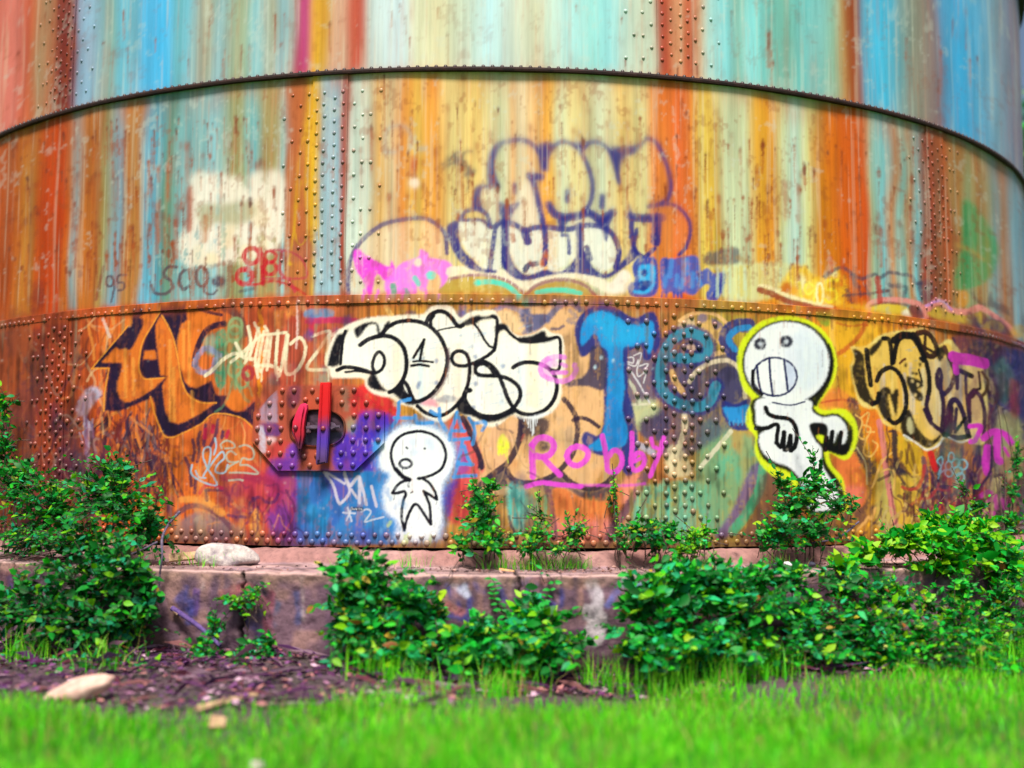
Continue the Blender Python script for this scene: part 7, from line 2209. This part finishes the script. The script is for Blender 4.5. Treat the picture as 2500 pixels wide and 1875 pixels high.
# ------------------------------------------------------------------ stones, wood and scraps
def rock(name, label, c, size, mat, cat, seed=0, rot=(0, 0, 0), cut=.74):
    bm = bmesh.new()
    bmesh.ops.create_icosphere(bm, subdivisions=4, radius=1)
    r_ = np.random.default_rng(seed)
    ks = r_.normal(0, 1, (9, 3))
    ph = r_.uniform(0, 6, 9)
    pl = r_.normal(0, 1, (7, 3))
    pl /= np.linalg.norm(pl, axis=1)[:, None]
    for v in bm.verts:
        p = np.array(v.co)
        s = 1 + .10 * sum(math.sin(ks[i] @ p * 1.6 + ph[i]) for i in range(3)) + .03 * sum(math.sin(ks[i] @ p * 5 + ph[i]) for i in range(3, 9)) * .5
        for q in pl:
            d = q @ p
            if d > cut:
                s *= cut / d * .7 + .3
        v.co = Vector(p * s * np.array(size))
    for f in bm.faces:
        f.smooth = True
    me = bpy.data.meshes.new(name)
    bm.to_mesh(me)
    bm.free()
    me.materials.append(mat)
    o = link(name, me)
    o.location, o.rotation_euler = c, rot
    return tag(o, label, cat)


def plank(name, label, c, dims, rot, mat, cat, taper=.8):
    bm = bmesh.new()
    L, Wd, H = dims
    n = 14
    rows_ = []
    r_ = np.random.default_rng(int(L * 1000))
    for i in range(n):
        x = (i / (n - 1) - .5) * L
        k = 1 - (1 - taper) * i / (n - 1)
        j = r_.normal(0, .05, 8)
        jag = r_.normal(0, .02) * L * (i in (0, n - 1))
        rows_.append([bm.verts.new((x + jag + (r_.normal(0, .015) * L if i in (0, n - 1) else 0), Wd * .5 * k * a * (1 + j[m]), H * .5 * k * b * (1 + j[m + 1]))) for m, (a, b) in enumerate(((-1, -.6), (-.7, -1), (.7, -1), (1, -.6), (1, .6), (.7, 1), (-.7, 1)))])
    for i in range(n - 1):
        for k in range(7):
            bm.faces.new((rows_[i][k], rows_[i][(k + 1) % 7], rows_[i + 1][(k + 1) % 7], rows_[i + 1][k]))
    bm.faces.new(rows_[0][::-1])
    bm.faces.new(rows_[-1])
    bmesh.ops.recalc_face_normals(bm, faces=bm.faces)
    me = bpy.data.meshes.new(name)
    bm.to_mesh(me)
    bm.free()
    me.materials.append(mat)
    o = link(name, me)
    o.location, o.rotation_euler = c, rot
    return tag(o, label, cat)


M_STONE = plain("pale_stone", (120, 108, 120), (226, 214, 206), 16, .9, .2, 1.0, .02)
M_WOOD = plain("weathered_wood", (150, 112, 88), (224, 190, 152), 26, .85, .2, .5, .006)
M_STONE2 = plain("tan_stone", (176, 132, 112), (232, 196, 172), 12, .9, .2, .5, .01)
p = cyl(B1((1460, 262)), R + .30)[0]
rock("rock", "pale grey rock lying on the ledge beside the wooden stub", (p[0], p[1], ZL + .062), (.165, .09, .092), M_STONE, "rock", 3, (0, .1, .1))
p = cyl(B1((1215, 258)), R + .28)[0]
plank("wood_stub", "pale wooden stub lying against the grey rock on the ledge", (p[0], p[1], ZL + .055), (.27, .075, .055), (0, -.10, .05), M_WOOD, "wood")


def on_ground(px):
    d = ray(px)[0]
    t = -CAM_H / d[2]
    q = CAM + d * t
    return q[0], q[1], float(ground_h(q[0], q[1]))


x, y, z = on_ground(B1((510, 1190)))
rock("wood_log", "short pale split log lying on the litter near the grass, at the bush end", (x, y, z + .055), (.155, .062, .055), plain("split_wood", (176, 136, 124), (232, 198, 182), 14, .8), "wood", 31, (.1, -.22, .42), .97)
x, y, z = on_ground(B1((1440, 1240)))
plank("driftwood", "long pale slat of wood lying in the litter pointing at the grass", (x, y, z + .02), (.32, .035, .022), (0, -.05, .9), M_WOOD, "wood", .7)
x, y, z = on_ground(B1((1385, 1345)))
plank("wood_chunk", "small tan chunk of wood half sunk in the front grass", (x, y, z + .03), (.07, .06, .05), (0, .1, .2), M_WOOD, "wood", .9)
x, y, z = on_ground(B1((1630, 1600)))
rock("stone", "small grey stone in the grass at the very front", (x, y, z + .02), (.04, .03, .025), M_STONE, "stone", 8)
# stick leaning on the ledge
a_, b_ = cyl(B1((1095, 612)), RL + .03)[0], cyl(B1((1400, 850)), RL + .18)[0]
V, Fc = tube([(catmull([b_, (a_ + b_) / 2 + np.array([.01, -.01, .01]), a_], n=8), .011, .017)], 8)
mid = (a_ + b_) / 2
n0 = len(V)
V2, F2 = np.vstack([V, [a_ + np.array([-.004, -.01, .004])]]), Fc
o = link("stick", mesh_np("stick", V - mid, Fc))
o.location = mid
o.data.materials.append(plain("purple_bark", (58, 42, 104), (110, 84, 140), 40, .8))
tag(o, "broken stick leaning on the ledge face with a pale snapped end", "stick")
cut = np.array([math.cos(q) for q in np.linspace(0, 2 * math.pi, 9)[:-1]])
V3, F3 = tube([(np.array([a_ + (b_ - a_) * .16, a_ + (b_ - a_) * .05, a_ - (b_ - a_) * .012]), .0185, .014)], 8)
V3 = np.vstack([V3, V3[-8:].mean(0)[None]])
F3q = [tuple(f) for f in F3]
me = bpy.data.meshes.new("snapped_end")
me.from_pydata([tuple(v - mid) for v in V3], [], F3q + [(16 + k, 16 + (k + 1) % 8, 24) for k in range(8)])
me.materials.append(M_WOOD)
e = link("snapped_end", me, o)
# scraps on the ledge
p = cyl(B2((1200, 297)), R + .46)[0]
plank("wood_chip", "orange chip of wood on the ledge in front of the small shrub", (p[0], p[1], ZL + .014), (.085, .022, .014), (0, .1, -.25), plain("fresh_wood", (214, 140, 90), (246, 196, 140)), "wood", .6)
p = cyl(B2((410, 232)), R + .17)[0]
rock("concrete_chip", "small pinkish concrete chip against the ledge rim", (p[0], p[1], ZL + .05), (.018, .012, .028), M_STONE2, "stone", 5)
p = cyl(B3((790, 257)), R + .40)[0]
rock("scrap_of_paper", "crumpled white scrap of paper on the ledge by the round bush", (p[0], p[1], ZL + .022), (.034, .028, .02), plain("paper", (200, 196, 206), (240, 240, 248), 30, .7), "paper", 11)
for k, (px, s, lb) in enumerate((((850, 252), (.045, .03, .025), "dark blue grey stone beside the crumpled paper"), ((725, 258), (.03, .024, .018), "flat dark stone just before the crumpled paper"), ((930, 245), (.03, .02, .018), "small dark stone beyond the blue grey one on the ledge"))):
    p = cyl(B3(px), R + .40)[0]
    rock("stone", lb, (p[0], p[1], ZL + .018), s, plain("slate_stone", (44, 48, 70), (84, 84, 104), 30, .7), "stone", 20 + k)

# ------------------------------------------------------------------ leaf litter and grass
def litter():
    V, Fc, Cc, n = [], [], [], 0
    cols = [(104, 58, 112), (84, 44, 92), (140, 96, 124), (168, 112, 112), (60, 34, 70), (118, 70, 116), (180, 146, 166), (140, 74, 92), (92, 40, 86)]
    for k in range(5200):
        th = rng.uniform(-.62, .12) if rng.random() < .8 else rng.uniform(.1, .75)
        r = RL + .05 + rng.random() ** 1.4 * (1.25 if th < .0 else .6)
        x, y = CX + r * math.sin(th), CY - r * math.cos(th)
        z = float(ground_h(x, y)) + .006 + rng.random() * .02
        a = rng.uniform(0, 6.28)
        twig = rng.random() < .16
        s = rng.uniform(.012, .034)
        w = s * rng.uniform(.35, .6) if not twig else .004
        if twig:
            s = rng.uniform(.05, .14)
        tl, rl = rng.normal(0, .3), rng.normal(0, .35)
        ca, sa = math.cos(a), math.sin(a)
        loc = np.array([(-s, 0, 0), (-s * .2, -w, .12 * s), (s, 0, .2 * s * rng.normal()), (-s * .2, w, .12 * s)])
        loc[:, 2] += loc[:, 0] * tl * .5 + loc[:, 1] * rl
        P = np.stack([x + loc[:, 0] * ca - loc[:, 1] * sa, y + loc[:, 0] * sa + loc[:, 1] * ca, z + loc[:, 2] - loc[:, 2].min()], -1)
        V.append(P)
        Fc.append([[n, n + 1, n + 2], [n, n + 2, n + 3]])
        c = lin(cols[rng.integers(len(cols))]) * rng.uniform(.6, 1.2)
        Cc.append(np.tile(c, (4, 1)))
        n += 4
    o = link("dead_leaves", mesh_np("dead_leaves", np.vstack(V), np.vstack(Fc), np.vstack(Cc), False))
    o.data.materials.append(attr_mat("dead_leaf", .8, .25, 60, .4, 0))
    tag(o, kind="stuff")
    # crumbs of soil and rust on the ledge
    V, Fc, Cc, n = [], [], [], 0
    for k in range(2600):
        th = rng.uniform(-.75, 1.0)
        r = R + .14 + rng.random() ** 1.5 * .42
        x, y = CX + r * math.sin(th), CY - r * math.cos(th)
        s = rng.uniform(.003, .011)
        P = np.array([x, y, ZL + .004]) + rng.normal(0, s, (4, 3)) * np.array([1, 1, .5])
        V.append(P)
        Fc.append([[n, n + 1, n + 2], [n, n + 1, n + 3], [n + 1, n + 2, n + 3], [n, n + 2, n + 3]])
        Cc.append(np.tile(lin([(96, 60, 60), (150, 110, 100), (60, 46, 50), (190, 150, 140)][k % 4]), (4, 1)))
        n += 4
    o = link("ledge_crumbs", mesh_np("ledge_crumbs", np.vstack(V), np.vstack(Fc), np.vstack(Cc), False))
    o.data.materials.append(attr_mat("crumb", .9, .2, 60, .4, 0))
    tag(o, kind="stuff")


litter()


def grass(name, n, sampler, hmin, hmax, wid, cols, lean=.35, zc=None):
    """Curved blades, four segments each."""
    P = sampler(n)
    n = len(P)
    P[:, 2] = ground_h(P[:, 0], P[:, 1]) if zc is None else zc
    hN = rng.uniform(hmin, hmax, n) * P[:, 3]
    az = rng.uniform(0, 2 * math.pi, n)
    ln = np.abs(rng.normal(0, lean, n)) * hN
    wz = rng.uniform(.6, 1.2, n) * wid
    fa = rng.uniform(0, math.pi, n)
    levels = np.array([0, .38, .72, 1.0])
    wl = np.array([1, .85, .5, 0.0])
    V = np.zeros((n, 7, 3), np.float32)
    Cc = np.zeros((n, 7, 3), np.float32)
    ci = rng.integers(len(cols), size=n)
    cl = .5 + .5 * np.sin(P[:, 0] * 4.1 + 2 * np.sin(P[:, 1] * 3.3)) * np.sin(P[:, 1] * 5.2 + 1.5 * np.sin(P[:, 0] * 2.1))
    col = np.array([lin(c) for c in cols])[ci] * rng.uniform(.7, 1.25, (n, 1)) * (.8 + .4 * cl)[:, None]
    tipc = lin((150, 176, 60))
    dry = rng.random(n) < .11
    col[dry] = lin((176, 158, 96)) * .8
    vi = 0
    for j in range(4):
        cx_ = P[:, 0] + np.cos(az) * ln * levels[j] ** 2
        cy_ = P[:, 1] + np.sin(az) * ln * levels[j] ** 2
        cz_ = P[:, 2] + hN * levels[j] * (1 - .25 * (ln / hN) * levels[j])
        sides = (-1, 1) if j < 3 else (0,)
        for s in sides:
            V[:, vi] = np.stack([cx_ + s * np.cos(fa) * wz * wl[j] * .5, cy_ + s * np.sin(fa) * wz * wl[j] * .5, cz_], -1)
            Cc[:, vi] = col * (1 - .25 * levels[j]) + tipc * .25 * levels[j]
            vi += 1
    f0 = np.array([(0, 1, 3), (0, 3, 2), (2, 3, 5), (2, 5, 4), (4, 5, 6)])
    Fc = (np.arange(n)[:, None, None] * 7 + f0[None]).reshape(-1, 3)
    o = link(name, mesh_np(name, V.reshape(-1, 3), Fc, Cc.reshape(-1, 3)))
    o.data.materials.append(M_LEAFM)
    tag(o, kind="stuff")


def lawn(n):
    x = rng.uniform(-5.2, 5.6, n)
    y = rng.uniform(2.2, 6.4, n)
    r = np.hypot(x - CX, y - CY) - RL          # distance in front of the ledge
    th = np.arctan2(x - CX, -(y - CY))
    edge = np.interp(th, [-.8, -.42, -.33, -.26, -.2, -.05, .1, .3, .5, .8], [1.5, 1.5, 1.5, 1.45, 1.3, .98, .8, .6, .45, .34])
    edge = edge + .14 * np.sin(th * 31) + .10 * np.sin(th * 57 + 1) + rng.normal(0, .12, n)
    pat = .5 + .5 * np.sin(x * 3.1 + 1.3 * np.sin(y * 2.3)) * np.sin(y * 2.7 + x)
    bare = (th < -.12) & (r < 1.45) & (pat < .42) & (rng.random(n) < .7)
    keep = (r > edge) & ~bare & (rng.random(n) < .75 + .25 * pat)
    hf = np.clip((r - edge) * 1.3 + .32, .3, 1.0) * (.6 + .65 * pat)
    return np.stack([x, y, x * 0, hf], -1)[keep]


GC = [(80, 206, 16), (62, 190, 16), (112, 216, 24), (46, 168, 22), (132, 220, 40), (70, 200, 28)]
grass("grass", 110000, lawn, .05, .115, .0075, GC)


def tall(n):
    th = rng.uniform(.40, .64, n)
    r = RL + rng.uniform(.42, .9, n)
    x, y = CX + r * np.sin(th), CY - r * np.cos(th)
    return np.stack([x, y, x * 0, np.interp(th, [.3, .38, .46, .62], [.4, .75, 1.0, 1.1])], -1)


grass("tall_grass", 1500, tall, .12, .26, .0065, GC, .22)


def clumps(n):
    out = []
    for _ in range(150):
        x, y = rng.uniform(-3.6, 4.2), rng.uniform(3.6, 6.0)
        r = math.hypot(x - CX, y - CY) - RL
        if r < (1.6 if x < -1.0 else .6):
            continue
        k = rng.integers(30, 90)
        q = rng.normal(0, .07, (k, 2))
        out.append(np.stack([x + q[:, 0], y + q[:, 1], q[:, 0] * 0, np.full(k, rng.uniform(.7, 1.3))], -1))
    return np.vstack(out)


grass("grass_clumps", 1, clumps, .07, .14, .008, GC, .5)


def ledge_grass(n):
    out = []
    for (u, v, r_, k) in ((1220, 1360, R + .26, 60), (1330, 1355, R + .24, 90), (1400, 1355, R + .22, 80), (1290, 1360, R + .3, 60), (520, 1385, R + .36, 40), (860, 1370, R + .22, 26), (1000, 1366, R + .2, 30), (1700, 1365, R + .3, 60), (1900, 1372, R + .34, 50), (2090, 1372, R + .4, 60), (470, 1378, R + .3, 26)):
        c = cyl((u, v), r_)[0]
        q = rng.normal(0, .05, (k, 2))
        out.append(np.stack([c[0] + q[:, 0] * 1.5, c[1] + q[:, 1], q[:, 0] * 0, np.ones(k)], -1))
    return np.vstack(out)


grass("ledge_grass", 1, ledge_grass, .04, .13, .0045, GC, .5, ZL + .004)


def tufts(n):
    out = []
    for (u, v, r_, k) in ((915, 1665, RL + .42, 160), (980, 1670, RL + .44, 80), (1500, 1640, RL + .4, 200), (1640, 1655, RL + .42, 200), (1780, 1650, RL + .46, 200), (1250, 1670, RL + .45, 160), (60, 1660, RL + .5, 90), (240, 1680, RL + .56, 70), (1880, 1650, RL + .45, 160)):
        c = cyl((u, v), r_)[0]
        q = rng.normal(0, .09, (k, 2))
        out.append(np.stack([c[0] + q[:, 0], c[1] + q[:, 1], q[:, 0] * 0, np.ones(k)], -1))
    return np.vstack(out)


grass("grass_tufts", 1, tufts, .08, .24, .006, GC, .4)

# ------------------------------------------------------------------ a tree beyond the tank, at its right-hand edge
def tree(label, x, y, h, seed):
    r_ = np.random.default_rng(seed)
    root = empty("broadleaf_tree", (x, y, 0))
    tag(root, label, "tree")
    inv = Matrix.Translation(-Vector((x, y, 0)))
    paths = [(np.array([[x, y, 0], [x + .1, y, h * .3], [x - .1, y + .1, h * .6], [x, y, h * .9]]), .16, .03)]
    ends = []
    for k in range(26):
        z0 = r_.uniform(.25, .8) * h
        a = r_.uniform(0, 6.28)
        L = r_.uniform(.8, 2.0) * (1.15 - z0 / h)
        e = np.array([x + math.cos(a) * L, y + math.sin(a) * L, z0 + L * r_.uniform(.3, .8)])
        paths.append((np.array([[x, y, z0], (np.array([x, y, z0]) + e) / 2 + [0, 0, .1], e]), .045, .012))
        ends.append(e)
    V, Fc = tube(paths, 6)
    o = link("trunk", mesh_np("trunk", V, Fc), root)
    o.matrix_parent_inverse = inv
    o.data.materials.append(M_STEM)
    n = 7000
    E_ = np.array(ends)[r_.integers(len(ends), size=n)] + r_.normal(0, .38, (n, 3))
    d = r_.normal(0, 1, (n, 3))
    d /= np.linalg.norm(d, axis=1)[:, None]
    q = r_.normal(0, 1, (n, 3))
    q -= d * (q * d).sum(1)[:, None]
    q /= np.linalg.norm(q, axis=1)[:, None]
    s = r_.uniform(.05, .11, n)[:, None]
    V = np.stack([E_ - d * s, E_ + q * s * .5, E_ + d * s, E_ - q * s * .5], 1)
    col = np.array([lin(c) for c in (G_DARK, G_MID, G_TIP, (96, 150, 40))])[r_.integers(4, size=n)] * r_.uniform(.7, 1.2, (n, 1))
    Fc = np.arange(n * 4).reshape(n, 4)
    o = link("crown", mesh_np("crown", V.reshape(-1, 3), Fc, np.repeat(col, 4, 0)), root)
    o.matrix_parent_inverse = inv
    o.data.materials.append(M_LEAFM)
    tag(o, kind="stuff")


tree("green tree standing beyond the tank, just showing past its right edge at the top", 8.6, 16.2, 7.5, 4)
